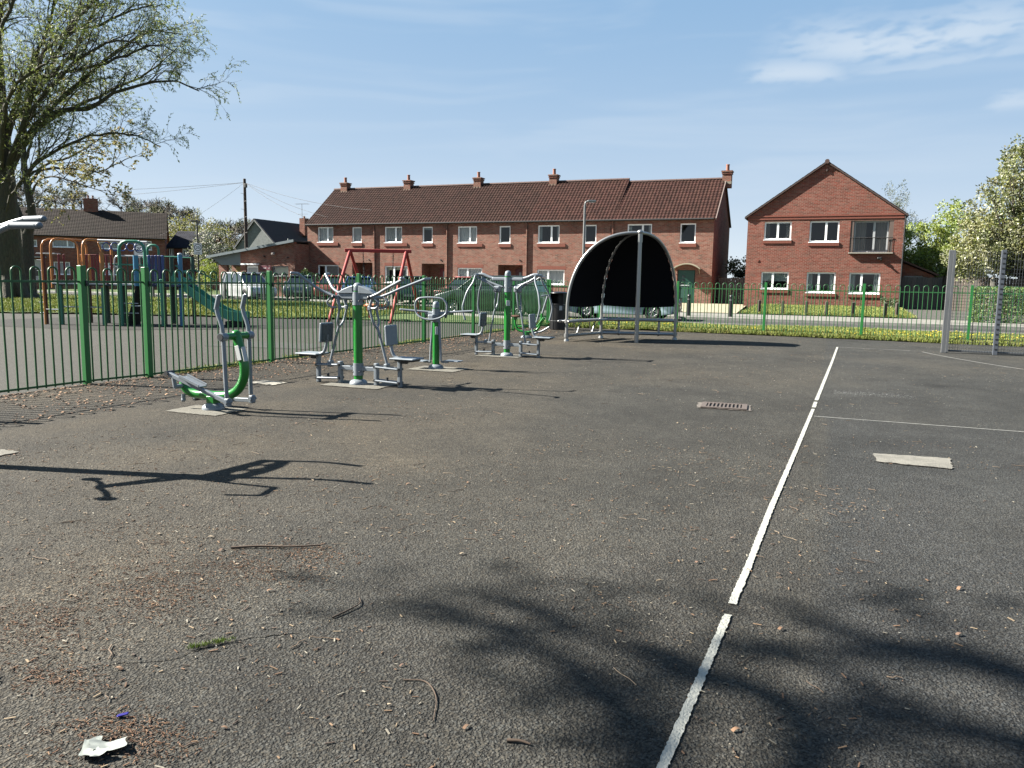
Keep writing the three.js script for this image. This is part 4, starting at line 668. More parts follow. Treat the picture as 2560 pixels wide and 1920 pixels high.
    { const rr = new THREE.BoxGeometry(w + xe + xb, L, 0.07); rr.translate((w + xe + xb) / 2, L / 2, 0); rr.rotateX(Math.PI / 2 - pitch); rr.translate(x0 - xb, eave - 0.02, Z - D - over + 0.02); part('rear_roof', rr, ridgeM, t); }
    const nr = Math.round(w / 0.42); for (let q = 0; q < nr; q++) { const a0 = mix(x0 - xb, x1 + xe, q / nr), a1 = mix(x0 - xb, x1 + xe, (q + 1) / nr), rg = new THREE.CylinderGeometry(0.11, 0.11, a1 - a0 - 0.012, 10, 1, false, 0, Math.PI); rg.rotateZ(Math.PI / 2); rg.rotateX(0); rg.translate((a0 + a1) / 2, ridge + 0.0, Z - half); part('ridge_tile', rg, ridgeM, rf); }
    part('gutter', rod([x0 + 0.002, eave - 0.03, Z + over + 0.035], [x1 - 0.002, eave - 0.03, Z + over + 0.035], 0.055, 0.055, 8), gutterM, t); part('soffit', box(x0, x1, eave - 0.05, eave - 0.012, Z + 0.003, Z + over), gutterM, t);
    if (k < 4) { part('downpipe', rod([x1 - 0.02, 0.25, Z + 0.05], [x1 - 0.02, eave - 0.05, Z + 0.05], 0.035, 0.035, 8), gutterM, t); part('pilaster', box(x1 + 0.05 - 0.12, x1 - 0.004, 0.1, eave - 0.06, Z + 0.002, Z + 0.10), brickTerrace, t); part('vent', rod([x1 - 0.5, 2.8, Z], [x1 - 0.5, 2.8, Z + 0.03], 0.055, 0.055, 8), gutterM, t); }
    if (k === 3) part('cable', pipe([[x1 - 0.2, 4.9, Z + 0.02], [x1 - 0.2, 3.9, Z + 0.02], [x1 - 0.5, 3.5, Z + 0.02], [x1 - 0.52, 2.4, Z + 0.02]], 0.012, 5, 0.2), gutterM, t);
    const cx = [-34.62, -29.18, -23.57, -17.95, -6.53][k], ch = part('chimney', join([box(cx - 0.27, cx + 0.27, ridge - 0.55, ridge + 0.40, Z - half - 0.27, Z - half + 0.27), box(cx - 0.31, cx + 0.31, ridge + 0.28, ridge + 0.36, Z - half - 0.31, Z - half + 0.31), box(cx - 0.34, cx + 0.34, ridge + 0.40, ridge + 0.48, Z - half - 0.34, Z - half + 0.34)]), brickTerrace, t);
    part('chimney_pot', lathe([[0.13, 0], [0.11, 0.05], [0.10, 0.34], [0.12, 0.36], [0.12, 0.40], [0.08, 0.40], [0.07, 0.1]], 14).translate(cx, ridge + 0.48, Z - half), mat(0.1764, 0.0706, 0.0441, 0.8), ch);
    part('flashing', box(cx - 0.30, cx + 0.30, ridge - 0.34, ridge - 0.18, Z - half + 0.272, Z - half + 0.30), mat(0.1764, 0.1588, 0.1176, 0.8), ch);
    if (k === 4) part('verge', (() => { const v = new THREE.BoxGeometry(0.05, L + 0.04, 0.09); v.translate(0, L / 2, -0.01); return place(v, x1 + xe, eave - 0.02, Z + over, pitch); })(), mat(0.1294, 0.1, 0.0882, 0.8), t);
  }
}
// ---- the detached house with its gable to the road: front z = -45.7
{
  const Z = -45.7, x0 = -4.57, x1 = 3.2, eave = 5.12, apexX = -0.69, apex = 7.86, D = 9;
  const t = thing('detached_house', 'red brick house standing gable end to the road, with a railed upstairs opening', 'house', [x0, 0, Z], 0, undefined, true);
  const A = [[-3.68, -2.28, 3.90, 4.87], [-1.35, 0.12, 3.76, 4.88]], bal = [0.67, 2.73, 3.22, 4.87], B = [[-3.71, -2.27, 1.22, 2.17], [-1.35, 0.10, 1.07, 2.17], [0.77, 2.27, 1.06, 2.16]];
  part('front_wall', wallGeo([[x0, -0.3], [x1, -0.3], [x1, eave], [apexX, apex], [x0, eave]], [...A, bal, ...B], 0.3).translate(0, 0, Z), brickRed, t);
  for (const x of [x0 + 0.01, x1 - 0.27]) part('side_wall', box(x, x + 0.26, -0.3, eave - 0.02, Z - D, Z - 0.305), brickRed, t);
  part('rear_wall', wallGeo([[x0 + 0.02, -0.3], [x1 - 0.02, -0.3], [x1 - 0.02, eave - 0.02], [apexX, apex - 0.03], [x0 + 0.02, eave - 0.02]], [], 0.25).translate(0, 0, Z - D), brickRed, t);
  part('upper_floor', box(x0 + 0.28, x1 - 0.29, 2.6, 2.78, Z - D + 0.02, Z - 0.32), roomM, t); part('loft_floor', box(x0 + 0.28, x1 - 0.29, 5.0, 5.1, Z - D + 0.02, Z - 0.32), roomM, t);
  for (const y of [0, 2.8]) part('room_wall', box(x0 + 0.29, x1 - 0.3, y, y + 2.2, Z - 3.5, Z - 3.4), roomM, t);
  A.forEach((r, i) => { windowIn(t, r, Z, { mullions: [mix(r[0], r[1], i ? 0.56 : 0.5)], drape: i ? 0.08 : 0.2, drapeMat: roomM }); soldier(t, r[0] - 0.05, r[1] + 0.04, r[2] - 0.19, r[2] - 0.035, Z, brickHeader, 0.045); });
  B.forEach((r, i) => { windowIn(t, r, Z, { mullions: [mix(r[0], r[1], i === 2 ? 0.4 : 0.42)], blind: i === 0 ? 0.5 : 0, drape: i ? 0.2 : 0 }); soldier(t, r[0] - 0.02, r[1] + 0.04, r[2] - 0.19, r[2] - 0.035, Z, brickHeader, 0.045); });
  // recessed balcony: black sides, glazed doors, steel rail
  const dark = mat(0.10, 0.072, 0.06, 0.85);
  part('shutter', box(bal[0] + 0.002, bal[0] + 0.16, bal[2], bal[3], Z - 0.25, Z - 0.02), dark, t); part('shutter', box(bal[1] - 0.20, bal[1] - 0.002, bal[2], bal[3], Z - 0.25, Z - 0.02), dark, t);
  windowIn(t, [bal[0] + 0.18, bal[1] - 0.22, bal[2] + 0.02, bal[3] - 0.01], Z - 0.12, { mullions: [mix(bal[0], bal[1], 0.56)], drape: 0.36, drapeMat: mat(0.0941, 0.0823, 0.0706, 1), sill: false, mat: mat(0.3234, 0.3352, 0.341, 0.5) });
  part('balcony_sill', rbox(bal[1] - bal[0] + 0.08, 0.07, 0.30, 0.012, [(bal[0] + bal[1]) / 2, bal[2] - 0.036, Z + 0.02]), mat(0.2058, 0.1882, 0.1588, 0.8), t);
  const rl = part('balcony_rail', join([rod([bal[0], 3.98, Z + 0.03], [bal[1], 3.98, Z + 0.03], 0.02, 0.02, 8), rod([bal[0], 3.30, Z + 0.03], [bal[1], 3.30, Z + 0.03], 0.014, 0.014, 6)]), gutterM, t);
  for (let i = 0; i < 16; i++) part('baluster', rod([mix(bal[0] + 0.06, bal[1] - 0.06, i / 15), 3.30, Z + 0.03], [mix(bal[0] + 0.06, bal[1] - 0.06, i / 15), 3.98, Z + 0.03], 0.007, 0.007, 5), gutterM, rl);
  part('string_course', box(x0 + 0.02, x1 - 0.02, 4.98, 5.05, Z + 0.002, Z + 0.03), brickHeader, t); part('string_course', box(x0 + 0.02, x1 - 0.02, 5.13, 5.20, Z + 0.002, Z + 0.03), brickHeader, t);
  // slopes fall to the sides; black verge with lapped tile ends
  for (const s of [-1, 1]) {
    const ex = s < 0 ? x0 - 0.13 : x1 + 0.13, run = Math.abs(apexX - ex), rise = apex + 0.10 - (eave + 0.02), L = Math.hypot(run, rise), p = Math.atan2(rise, run);
    const g = tileRoof(D + 0.35, L, 0.215, 0.305, 700 + s, 0.022, [0.04, 0.032, 0.032]); g.rotateX(-(Math.PI / 2 - p)); g.rotateY(s > 0 ? Math.PI / 2 : -Math.PI / 2); g.translate(ex, eave + 0.02, s > 0 ? Z + 0.12 : Z - D - 0.23); const rf = stuffPart('roof_tiles', g, tileM, t);
    const dk = new THREE.BoxGeometry(L, 0.05, D + 0.3); dk.rotateZ(s > 0 ? -p : p); dk.translate((ex + apexX) / 2, (eave + 0.02 + apex + 0.10) / 2 - 0.04, Z - D / 2 - 0.02); part('roof_deck', dk, ridgeM, rf);
    const n = 14; for (let i = 0; i < n; i++) { const q = (i + 0.5) / n, v = new THREE.BoxGeometry(L / n + 0.03, 0.11, 0.05); v.rotateZ((s > 0 ? -p : p) + s * -0.03); v.translate(mix(ex, apexX, q), mix(eave + 0.02, apex + 0.10, q) - 0.02, Z + 0.10); part('verge_tile', v, gutterM, t); }
    part('gutter', rod([ex, eave - 0.03, Z + 0.08], [ex, eave - 0.03, Z - D], 0.055, 0.055, 8), gutterM, t);
  }
  part('ridge', rod([apexX, apex + 0.10, Z + 0.15], [apexX, apex + 0.10, Z - D - 0.2], 0.12, 0.12, 10), ridgeM, t);
  part('apex_vent', rbox(0.10, 0.14, 0.08, 0.02, [apexX + 0.02, apex - 0.35, Z + 0.04]), mat(0.0235, 0.0118, 0.0088, 0.8), t);
  part('wall_light', join([rbox(0.22, 0.12, 0.16, 0.04, [2.16, 2.92, Z + 0.08]), rod([2.24, 2.88, Z], [2.24, 2.80, Z + 0.22], 0.03, 0.05, 8)]), mat(0.0118, 0.0118, 0.0118, 0.5), t);
  part('downpipe', rod([x1 + 0.04, 0.2, Z + 0.05], [x1 + 0.04, eave - 0.05, Z + 0.05], 0.035, 0.035, 8), gutterM, t);
  part('wall_vent', rod([-3.95, 2.78, Z], [-3.95, 2.78, Z + 0.03], 0.07, 0.07, 8), brickHeader, t);
  // lean-to on the side
  part('lean_to_wall', (() => { const s = new THREE.Shape([[3.21, -0.2], [4.9, -0.2], [4.9, 2.05], [3.21, 2.78]].map((p) => new THREE.Vector2(...p))); const g = new THREE.ExtrudeGeometry(s, { depth: 4, bevelEnabled: false }); g.translate(0, 0, Z - 5.2); return boxUV(g); })(), brickOld, t);
  part('lean_to_roof', (() => { const g = new THREE.BoxGeometry(2.05, 0.08, 4.4); g.rotateZ(-0.41); g.translate(4.12, 2.50, Z - 3.1); return g; })(), ridgeM, t);
  part('lean_to_window', rbox(0.9, 0.5, 0.05, 0.01, [3.9, 1.8, Z - 1.18]), mat(0.0882, 0.0941, 0.0941, 0.2), t);
}
// ---- community room: flat fronted brick with a rising mono-pitch roof, set before the end of the terrace
{
  const Z = -46.2, x0 = -40.2, x1 = -35.4, t = thing('community_room', 'low brick community room with rising grey roof edge and maroon sign', 'building', [x0, 0, Z], 0, undefined, true), roofY = (x) => mix(2.88, 3.98, (x + 42.9) / 7.5);
  const grey = mat(0.0764, 0.1, 0.1117, 0.6), greyD = mat(0.0294, 0.0382, 0.0441, 0.6);
  const win = [[-37.35, -35.95, 1.55, 2.28]], dr = [[-39.75, -38.62, 0.2, 2.32]];
  part('front_wall', wallGeo([[x0, -0.2], [x1, -0.2], [x1, roofY(x1) - 0.03], [x0, roofY(x0) - 0.03]], [...win, ...dr], 0.3).translate(0, 0, Z), brickTerrace, t);
  part('side_wall', box(x1 - 0.3, x1 - 0.002, -0.2, 3.85, Z - 1.7, Z - 0.302), brickTerrace, t); part('side_wall', box(x0 + 0.002, x0 + 0.3, -0.2, 3.0, Z - 6, Z - 0.302), brickTerrace, t);
  part('rear_wall', box(x0 + 0.01, x1 - 0.32, -0.2, 3.1, Z - 6.3, Z - 6), brickTerrace, t);
  part('roof', (() => { const s = new THREE.Shape([[-43.0, roofY(-43)], [x1 + 0.15, roofY(x1 + 0.15)], [x1 + 0.15, roofY(x1 + 0.15) + 0.10], [-43.0, roofY(-43) + 0.10]].map((p) => new THREE.Vector2(...p))); const g = new THREE.ExtrudeGeometry(s, { depth: 6.5, bevelEnabled: false }); g.translate(0, 0, Z - 6.2); return g; })(), greyD, t);
  part('fascia', (() => { const s = new THREE.Shape([[-43.05, roofY(-43.05) - 0.06], [x1 + 0.2, roofY(x1 + 0.2) - 0.06], [x1 + 0.2, roofY(x1 + 0.2) + 0.12], [-43.05, roofY(-43.05) + 0.12]].map((p) => new THREE.Vector2(...p))); const g = new THREE.ExtrudeGeometry(s, { depth: 0.06, bevelEnabled: false }); g.translate(0, 0, Z + 0.31); return g; })(), grey, t);
  part('porch_panel', (() => { const s = new THREE.Shape([[-42.9, roofY(-42.9) - 0.02], [x0 - 0.01, roofY(x0) - 0.05], [x0 - 0.01, 2.32], [-42.0, 2.32]].map((p) => new THREE.Vector2(...p))); const g = new THREE.ExtrudeGeometry(s, { depth: 0.08, bevelEnabled: false }); g.translate(0, 0, Z - 0.1); return g; })(), mat(0.1176, 0.1411, 0.147, 0.7), t);
  part('porch_pier', box(-42.35, -41.6, -0.2, 2.32, Z - 0.35, Z - 0.12), brickTerrace, t); part('porch_back', box(-42.3, x0, -0.2, 2.8, Z - 1.6, Z - 1.45), brickTerrace, t);
  part('blue_door', rbox(0.85, 2.0, 0.06, 0.01, [-40.72, 1.2, Z - 1.40]), mat(0.0088, 0.0294, 0.0764, 0.4), t); part('notice_panel', rbox(0.8, 1.3, 0.05, 0.01, [-41.45, 1.6, Z - 1.40]), mat(0.247, 0.1764, 0.0588, 0.7), t);
  windowIn(t, win[0], Z, { net: 0, blind: 0.55, blindMat: mat(0.3646, 0.341, 0.247, 0.9), mat: mat(0.147, 0.147, 0.147, 0.5) });
  const d = part('door', join([box(-39.72, -39.6, 0.2, 2.3, Z - 0.2, Z - 0.12), box(-38.76, -38.64, 0.2, 2.3, Z - 0.2, Z - 0.12), box(-39.6, -38.76, 2.15, 2.3, Z - 0.2, Z - 0.12)]), whiteFrame, t); part('door_panel', box(-39.6, -38.76, 0.2, 2.15, Z - 0.19, Z - 0.15), mat(0.3234, 0.3293, 0.3234, 0.4), d); part('door_hood', box(-39.9, -38.5, 2.34, 2.44, Z - 0.02, Z + 0.35), whiteFrame, t);
  const sg = part('sign_board', rbox(0.95, 0.32, 0.04, 0.006, [-37.95, 2.14, Z + 0.03]), mat(0.0823, 0.0059, 0.0176, 0.5), t); part('sign_mark', rbox(0.28, 0.06, 0.01, 0.003, [-37.98, 2.12, Z + 0.055]), mat(0.3528, 0.294, 0.294, 0.6), sg); part('sign_mark', rbox(0.07, 0.11, 0.01, 0.003, [-37.60, 2.12, Z + 0.055]), mat(0.3528, 0.294, 0.294, 0.6), sg); part('notice_board', rbox(0.95, 0.9, 0.04, 0.006, [-37.95, 1.45, Z + 0.03]), mat(0.1176, 0.0941, 0.0764, 0.7), t);
  for (const [x, y, r] of [[-38.0, 2.95, 0.06], [-35.95, 2.88, 0.06]]) part('vent', join([rod([x, y, Z], [x, y, Z + 0.10], r, r, 8)]), mat(0.0294, 0.0118, 0.0088, 0.7), t); part('flood_light', join([rbox(0.20, 0.18, 0.22, 0.04, [-37.15, 3.16, Z + 0.14])]), mat(0.294, 0.247, 0.2234, 0.6), t);
}
// ---- grey rendered house behind
{
  const Z = -54, t = thing('rendered_house', 'grey rendered gable house with dark roof and a television aerial', 'house', [-45.4, 0, Z], 0, undefined, true), x0 = -47.4, x1 = -43.0, ax = -45.3, top = 6.25, ev = 3.95, D = 9;
  part('gable_wall', wallGeo([[x0, -0.2], [x1, -0.2], [x1, ev], [ax, top], [x0, ev]], [[-46.5, -46.15, 3.82, 4.05]], 0.3).translate(0, 0, Z), mat(0.1588, 0.1735, 0.1705, 0.9, 0, { map: mottle }), t);
  part('side_wall', box(x1 - 0.25, x1 - 0.002, -0.2, ev - 0.05, Z - D, Z - 0.305), mat(0.1588, 0.1735, 0.1705, 0.9), t); part('side_wall', box(x0 + 0.002, x0 + 0.25, -0.2, ev - 0.05, Z - D, Z - 0.305), mat(0.1588, 0.1735, 0.1705, 0.9), t);
  for (const s of [-1, 1]) { const ex = s < 0 ? x0 - 0.15 : x1 + 0.15, L = Math.hypot(ax - ex, top - ev + 0.1), p = Math.atan2(top - ev + 0.1, Math.abs(ax - ex)), g = new THREE.BoxGeometry(L, 0.08, D + 0.3); g.rotateZ(s > 0 ? -p : p); g.translate((ax + ex) / 2, (top + ev) / 2 + 0.03, Z - D / 2 + 0.05); part('roof_slope', boxUV(g), s > 0 ? new THREE.MeshStandardMaterial({ color: lin(0.0265, 0.0212, 0.02), map: mottle, roughness: 0.9 }) : slateM, t); const b = new THREE.BoxGeometry(L, 0.16, 0.05); b.rotateZ(s > 0 ? -p : p); b.translate((ax + ex) / 2, (top + ev) / 2 - 0.02, Z + 0.17); part('barge_board', b, mat(0.147, 0.1588, 0.1588, 0.8), t); }
  windowIn(t, [-46.5, -46.15, 3.82, 4.05], Z, { frame: 0.05 });
  const ch = part('chimney', box(-44.3, -43.75, 5.2, 6.75, Z - 5.2, Z - 4.6), brickOld, t); part('chimney_pot', rod([-44.0, 6.75, Z - 4.9], [-44.0, 6.95, Z - 4.9], 0.1, 0.09, 10), mat(0.147, 0.0706, 0.047, 0.8), ch);
  part('aerial', join([rod([-44.0, 6.7, Z - 4.6], [-44.0, 8.0, Z - 4.6], 0.018, 0.018, 5), rod([-44.7, 8.0, Z - 4.6], [-43.2, 7.95, Z - 4.6], 0.014, 0.014, 5), ...[-0.6, -0.4, -0.2, 0, 0.2, 0.4, 0.6].map((o) => rod([-44 + o, 7.98, Z - 4.8], [-44 + o, 7.98, Z - 4.4], 0.009, 0.009, 4)), rod([-44.4, 7.1, Z - 4.6], [-43.4, 7.1, Z - 4.6], 0.012, 0.012, 4)]), mat(0.0706, 0.0706, 0.0706, 0.6), t);
  part('flue', join([rod([-42.6, 4.1, Z - 0.8], [-42.6, 4.75, Z - 0.8], 0.06, 0.06, 8), rod([-42.55, 4.62, Z - 0.8], [-42.0, 4.55, Z - 1.3], 0.04, 0.04, 8)]), mat(0.2352, 0.247, 0.247, 0.5), t);
}
// ---- houses across the green, fronts turned from the sun
function cottage(name, label, cx, cz, ry, w, d, ev, rg, wins, o = {}) {
  const t = thing(name, label, 'house', [cx, 0, cz], ry, 'brick houses across the green'); const bm = o.brick ?? brickOld, rm = o.roof ?? ridgeM;
  part('front_wall', wallGeo([[0, -0.2], [w, -0.2], [w, ev], [0, ev]], wins.map((q) => q.slice(0, 4)), 0.28), bm, t);
  for (const x of [0.002, w - 0.27]) { const s = new THREE.Shape([[0.29, -0.2], [d, -0.2], [d, ev], [d / 2, rg - 0.05], [0.29, ev]].map((p) => new THREE.Vector2(...p))); const g = new THREE.ExtrudeGeometry(s, { depth: 0.266, bevelEnabled: false }); g.rotateY(Math.PI / 2); g.translate(x, 0, 0); part('end_wall', boxUV(g), bm, t); }
  part('rear_wall', box(0, w, -0.2, ev, -d, -d + 0.2), bm, t); part('room_wall', box(0.3, w - 0.3, 0, ev, -3, -2.9), roomM, t); part('upper_floor', box(0.3, w - 0.3, 2.45, 2.6, -d + 0.3, -0.3), roomM, t);
  for (const s of [-1, 1]) { const run = d / 2 + 0.25, rise = rg - ev + 0.12, L = Math.hypot(run, rise), p = Math.atan2(rise, run), g = s > 0 ? tileRoof(w + 0.4, L, 0.2, 0.28, 500 + Math.round(cx), 0.008, o.tile ?? [0.085, 0.062, 0.05]) : new THREE.BoxGeometry(w + 0.4, L, 0.06).translate((w + 0.4) / 2, L / 2, 0); if (s > 0) { g.rotateX(-(Math.PI / 2 - p)); g.translate(-0.2, ev - 0.1, 0.25); stuffPart('roof_tiles', g, tileM, t); const dk = new THREE.BoxGeometry(w + 0.38, L, 0.05).translate(w / 2 + 0.2, L / 2, -0.04); dk.rotateX(-(Math.PI / 2 - p)); dk.translate(-0.2, ev - 0.1, 0.25); part('roof_deck', dk, rm, t); } else { g.rotateX(Math.PI / 2 - p); g.translate(-0.2, ev - 0.1, -d - 0.25); part('rear_roof', g, rm, t); } }
  part('gutter', rod([-0.15, ev - 0.08, 0.30], [w + 0.15, ev - 0.08, 0.30], 0.05, 0.05, 6), gutterM, t);
  for (const q of wins) { if (q[4] === 'door') { const dd = part('door', rbox(q[1] - q[0] - 0.06, q[3] - q[2] - 0.04, 0.05, 0.01, [(q[0] + q[1]) / 2, (q[2] + q[3]) / 2, -0.08]), mat(0.3528, 0.3646, 0.3528, 0.4), t); part('door_light', box(q[0] + 0.2, q[1] - 0.2, 1.3, 1.9, -0.053, -0.05), mat(0.0176, 0.0176, 0.0176, 0.1), dd); part('door_hood', box(q[0] - 0.3, q[1] + 0.4, q[3] + 0.12, q[3] + 0.22, 0.005, 0.6), mat(0.2646, 0.2587, 0.247, 0.7), t); } else windowIn(t, q, 0, { mullions: q[4] ? q[4].map((k) => mix(q[0], q[1], k)) : [], net: 1, transom: q[5] ? mix(q[2], q[3], 0.7) : 0 }); }
  if (o.chimney) { const c = part('chimney', box(o.chimney - 0.6, o.chimney + 0.6, rg - 0.5, rg + 1.1, -d / 2 - 0.3, -d / 2 + 0.3), bm, t); for (const k of [-0.2, 0.2]) part('chimney_pot', rod([o.chimney + k, rg + 1.1, -d / 2], [o.chimney + k, rg + 1.4, -d / 2], 0.1, 0.09, 8), mat(0.147, 0.0706, 0.047, 0.8), c); }
  return t;
}
{
  const ry = rad(22);   // local x runs to the right across the view, fronts face the court
  cottage('brick_house', 'long dark brick house with white door and brown roof rising over the play frame', -67.9, -48.35, rad(44), 12.8, 8.5, 5.0, 7.6, [[1.7, 2.3, 3.9, 4.5], [3.5, 5.25, 3.9, 4.68, [0.68]], [7.25, 8.95, 3.86, 4.5, [0.5]], [11.1, 11.65, 3.86, 4.7, 0, 1], [1.7, 2.6, 0.3, 2.8, 'door'], [3.5, 4.8, 1.45, 2.6, [0.3, 0.7]], [7.2, 8.7, 1.5, 2.6, [0.5], 1]], { tile: [0.021, 0.0155, 0.0125], chimney: 6.3 });
  cottage('brick_house', 'smaller brick house with a blue black slate roof behind the speed sign', -61.57, -60.36, rad(22), 3.6, 6, 4.35, 6.05, [[0.1, 0.62, 3.5, 4.25, [0.5]], [1.45, 2.1, 3.45, 4.22, [0.5]], [1.9, 2.6, 0.9, 2.0, [0.5]]], { tile: [0.016, 0.017, 0.023], roof: slateM });
  cottage('brick_house', 'slate roofed house half hidden behind the white blossom tree', -54.5, -63.5, rad(10), 9, 7, 3.7, 5.9, [[1, 2, 2.2, 3.3, [0.5]]], { tile: [0.022, 0.022, 0.028], roof: slateM, chimney: 6.5 });
}

// ================================================================ PLAYGROUND
{
  const t = thing('play_frame', 'multi coloured climbing frame with orange arches, blue tower and green slide', 'play frame', [-19.8, 0, -15.7], rad(22));
  const orange = mat(0.3234, 0.1176, 0.0206, 0.4), red = mat(0.1294, 0.0106, 0.0118, 0.45), maroon = mat(0.0412, 0.0047, 0.0071, 0.5), teal = mat(0.0176, 0.1294, 0.0764, 0.4), dteal = mat(0.0071, 0.0412, 0.0265, 0.45), blue = mat(0.0176, 0.0412, 0.147, 0.4), lblue = mat(0.0294, 0.1294, 0.2234, 0.4), silver = mat(0.3234, 0.3352, 0.341, 0.35, 0.4), bed = mat(0.1999, 0.2352, 0.3058, 0.3, 0.3), slideG = mat(0.035, 0.20, 0.125, 0.5);
  const hoop = (x0, z0, x1, z1, h, r, m, y0 = 0) => part('arch', pipe([[x0, y0, z0], [x0, h, z0], [x1, h, z1], [x1, y0, z1]], r, 10, 0.26, 40), m, t);
  // climbing pole with steps
  part('climbing_pole', rod([-0.54, 0, 0.05], [-0.54, 1.96, 0.05], 0.045, 0.045, 12), maroon, t);
  for (let i = 0; i < 6; i++) part('step', join([rbox(0.16, 0.025, 0.07, 0.01, [-0.63, 0.32 + i * 0.29, 0.05])]), silver, t);
  part('top_plate', rbox(0.52, 0.03, 0.3, 0.01, [-0.42, 1.95, 0.0]), silver, t);
  hoop(-0.46, 0.25, 0.22, -0.35, 2.35, 0.026, orange); hoop(-0.18, 0.30, 0.16, -0.9, 2.36, 0.032, orange, 1.02); hoop(0.70, 0.30, 0.95, -0.75, 2.35, 0.036, orange, 1.05);
  part('short_post', rod([1.18, 1.05, 0.25], [1.18, 2.0, 0.25], 0.06, 0.055, 12), orange, t); part('post_finial', capped([[1.18, 2.0, 0.25], [1.16, 2.12, 0.25], [1.11, 2.26, 0.25]], 0.026, 8), orange, t);
  for (const [x, z, m] of [[0.0, 0.25, teal], [0.68, 0.28, teal], [1.18, 0.25, teal], [0.2, -0.85, maroon], [0.72, -0.85, dteal], [1.2, -0.85, dteal]]) part('post', rbox(0.10, 1.1, 0.10, 0.02, [x, 0.55, z]), m, t);
  part('deck', rbox(1.45, 0.06, 1.25, 0.01, [0.58, 1.12, -0.3]), mat(0.0412, 0.0412, 0.0441, 0.8), t); part('deck_edge', rbox(1.5, 0.035, 0.03, 0.008, [0.58, 1.14, 0.34]), silver, t);
  for (let i = 0; i < 9; i++) part('barrier_slat', rbox(0.045, 0.78, 0.03, 0.01, [0.22 + i * 0.078, 1.56, -0.62]), red, t); part('barrier_rail', join([rbox(0.85, 0.03, 0.045, 0.008, [0.53, 1.95, -0.62]), rbox(0.85, 0.03, 0.045, 0.008, [0.53, 1.2, -0.62])]), red, t);
  for (const [x, z] of [[-0.02, 0.22], [0.06, 0.1], [1.28, 0.18], [1.34, 0.05], [0.84, 0.24], [0.60, 0.22]]) part('panel_slat', rbox(0.05, 0.80, 0.035, 0.01, [x, 1.54, z]), x > 0.5 && x < 1 ? orange : red, t);
  // low rails and net between the legs
  for (const [a, b, y] of [[-0.5, 0.0, 0.42], [0.0, 0.55, 0.5], [0.7, 1.2, 0.5], [1.9, 2.5, 0.55]]) part('low_rail', rod([a, y, 0.2], [b, y, 0.2], 0.018, 0.018, 8), silver, t);
  // overhead ring bar from the orange tower to the green arch
  part('ring_bar', rod([0.86, 2.35, -0.2], [2.1, 2.33, -0.05], 0.03, 0.03, 10), silver, t); part('ring_bar', rod([0.86, 2.35, -0.65], [2.1, 2.33, -0.5], 0.03, 0.03, 10), silver, t);
  [1.02, 1.26, 1.46, 1.70, 1.92].forEach((x) => part('hand_ring', (() => { const g = new THREE.TorusGeometry(0.11, 0.016, 8, 22); g.rotateY(0.9); g.translate(x, 2.18, -0.35); return g; })(), blue, t));
  // green arches and the bridge rails
  hoop(1.70, 0.32, 2.38, 0.28, 2.31, 0.042, teal); hoop(1.98, -0.75, 2.30, -0.75, 2.26, 0.034, teal, 0.9);
  part('bridge_rail', pipe([[1.0, 1.2, -0.7], [1.06, 1.94, -0.7], [2.14, 1.94, -0.7], [2.2, 1.2, -0.7]], 0.024, 8, 0.12, 30), silver, t); part('bridge_rail', rod([0.9, 1.70, -0.7], [2.4, 1.68, -0.7], 0.022, 0.022, 8), teal, t);
  for (const x of [1.25, 1.42, 1.60, 1.82, 2.02]) part('bridge_baluster', rod([x, 1.16, -0.7], [x, 1.94, -0.7], 0.018, 0.018, 7), x > 1.5 && x < 1.7 ? teal : dteal, t);
  part('bridge_deck', rbox(1.1, 0.05, 0.8, 0.01, [1.75, 1.13, -0.3]), mat(0.3234, 0.3352, 0.341, 0.5), t);
  part('ramp_board', (() => { const g = new THREE.BoxGeometry(0.06, 1.15, 0.7); g.rotateZ(-0.28); g.translate(1.86, 0.55, -0.3); return g; })(), mat(0.0035, 0.0035, 0.0041, 0.8), t);
  for (const y of [0.35, 0.62]) part('ramp_bar', rod([1.7, y, 0.18], [2.1, y, 0.18], 0.014, 0.014, 7), silver, t);
  part('tower_pillar', rod([2.04, 1.1, 0.1], [2.04, 1.94, 0.1], 0.07, 0.07, 14), lblue, t);
  // blue tower
  for (let i = 0; i < 5; i++) part('tower_slat', rbox(0.075, 0.82, 0.04, 0.02, [2.42 + i * 0.092, 1.54, 0.12]), i % 2 ? mat(0.0353, 0.0294, 0.0941, 0.4) : blue, t);
  part('tower_post', rbox(0.13, 1.95, 0.13, 0.03, [2.68, 0.975, -0.1]), dteal, t); part('tower_post', rbox(0.11, 1.95, 0.11, 0.03, [2.56, 0.975, -1.0]), dteal, t); part('tower_post', rod([3.18, 0, -0.1], [3.18, 1.98, -0.1], 0.065, 0.065, 14), lblue, t); part('tower_post', rod([3.16, 0, -1.0], [3.16, 1.95, -1.0], 0.055, 0.055, 12), dteal, t); part('tower_cap', cap([3.18, 1.99, -0.1], 0.068, 0.6, 12), silver, t); part('tower_post', rbox(0.09, 1.3, 0.09, 0.02, [2.80, 0.65, 0.25]), teal, t);
  part('tower_rail', join([rod([2.6, 1.92, -0.1], [3.18, 1.92, -0.1], 0.018, 0.018, 7), rod([2.6, 1.92, -1.0], [3.16, 1.92, -1.0], 0.018, 0.018, 7), rod([3.18, 1.6, -1.0], [3.7, 1.3, -1.2], 0.02, 0.02, 7), rod([2.7, 1.7, -0.9], [3.3, 1.25, -0.9], 0.02, 0.02, 7)]), teal, t);
  part('tower_deck', rbox(0.85, 0.06, 1.2, 0.01, [2.85, 1.12, -0.45]), mat(0.0176, 0.0235, 0.0529, 0.7), t);
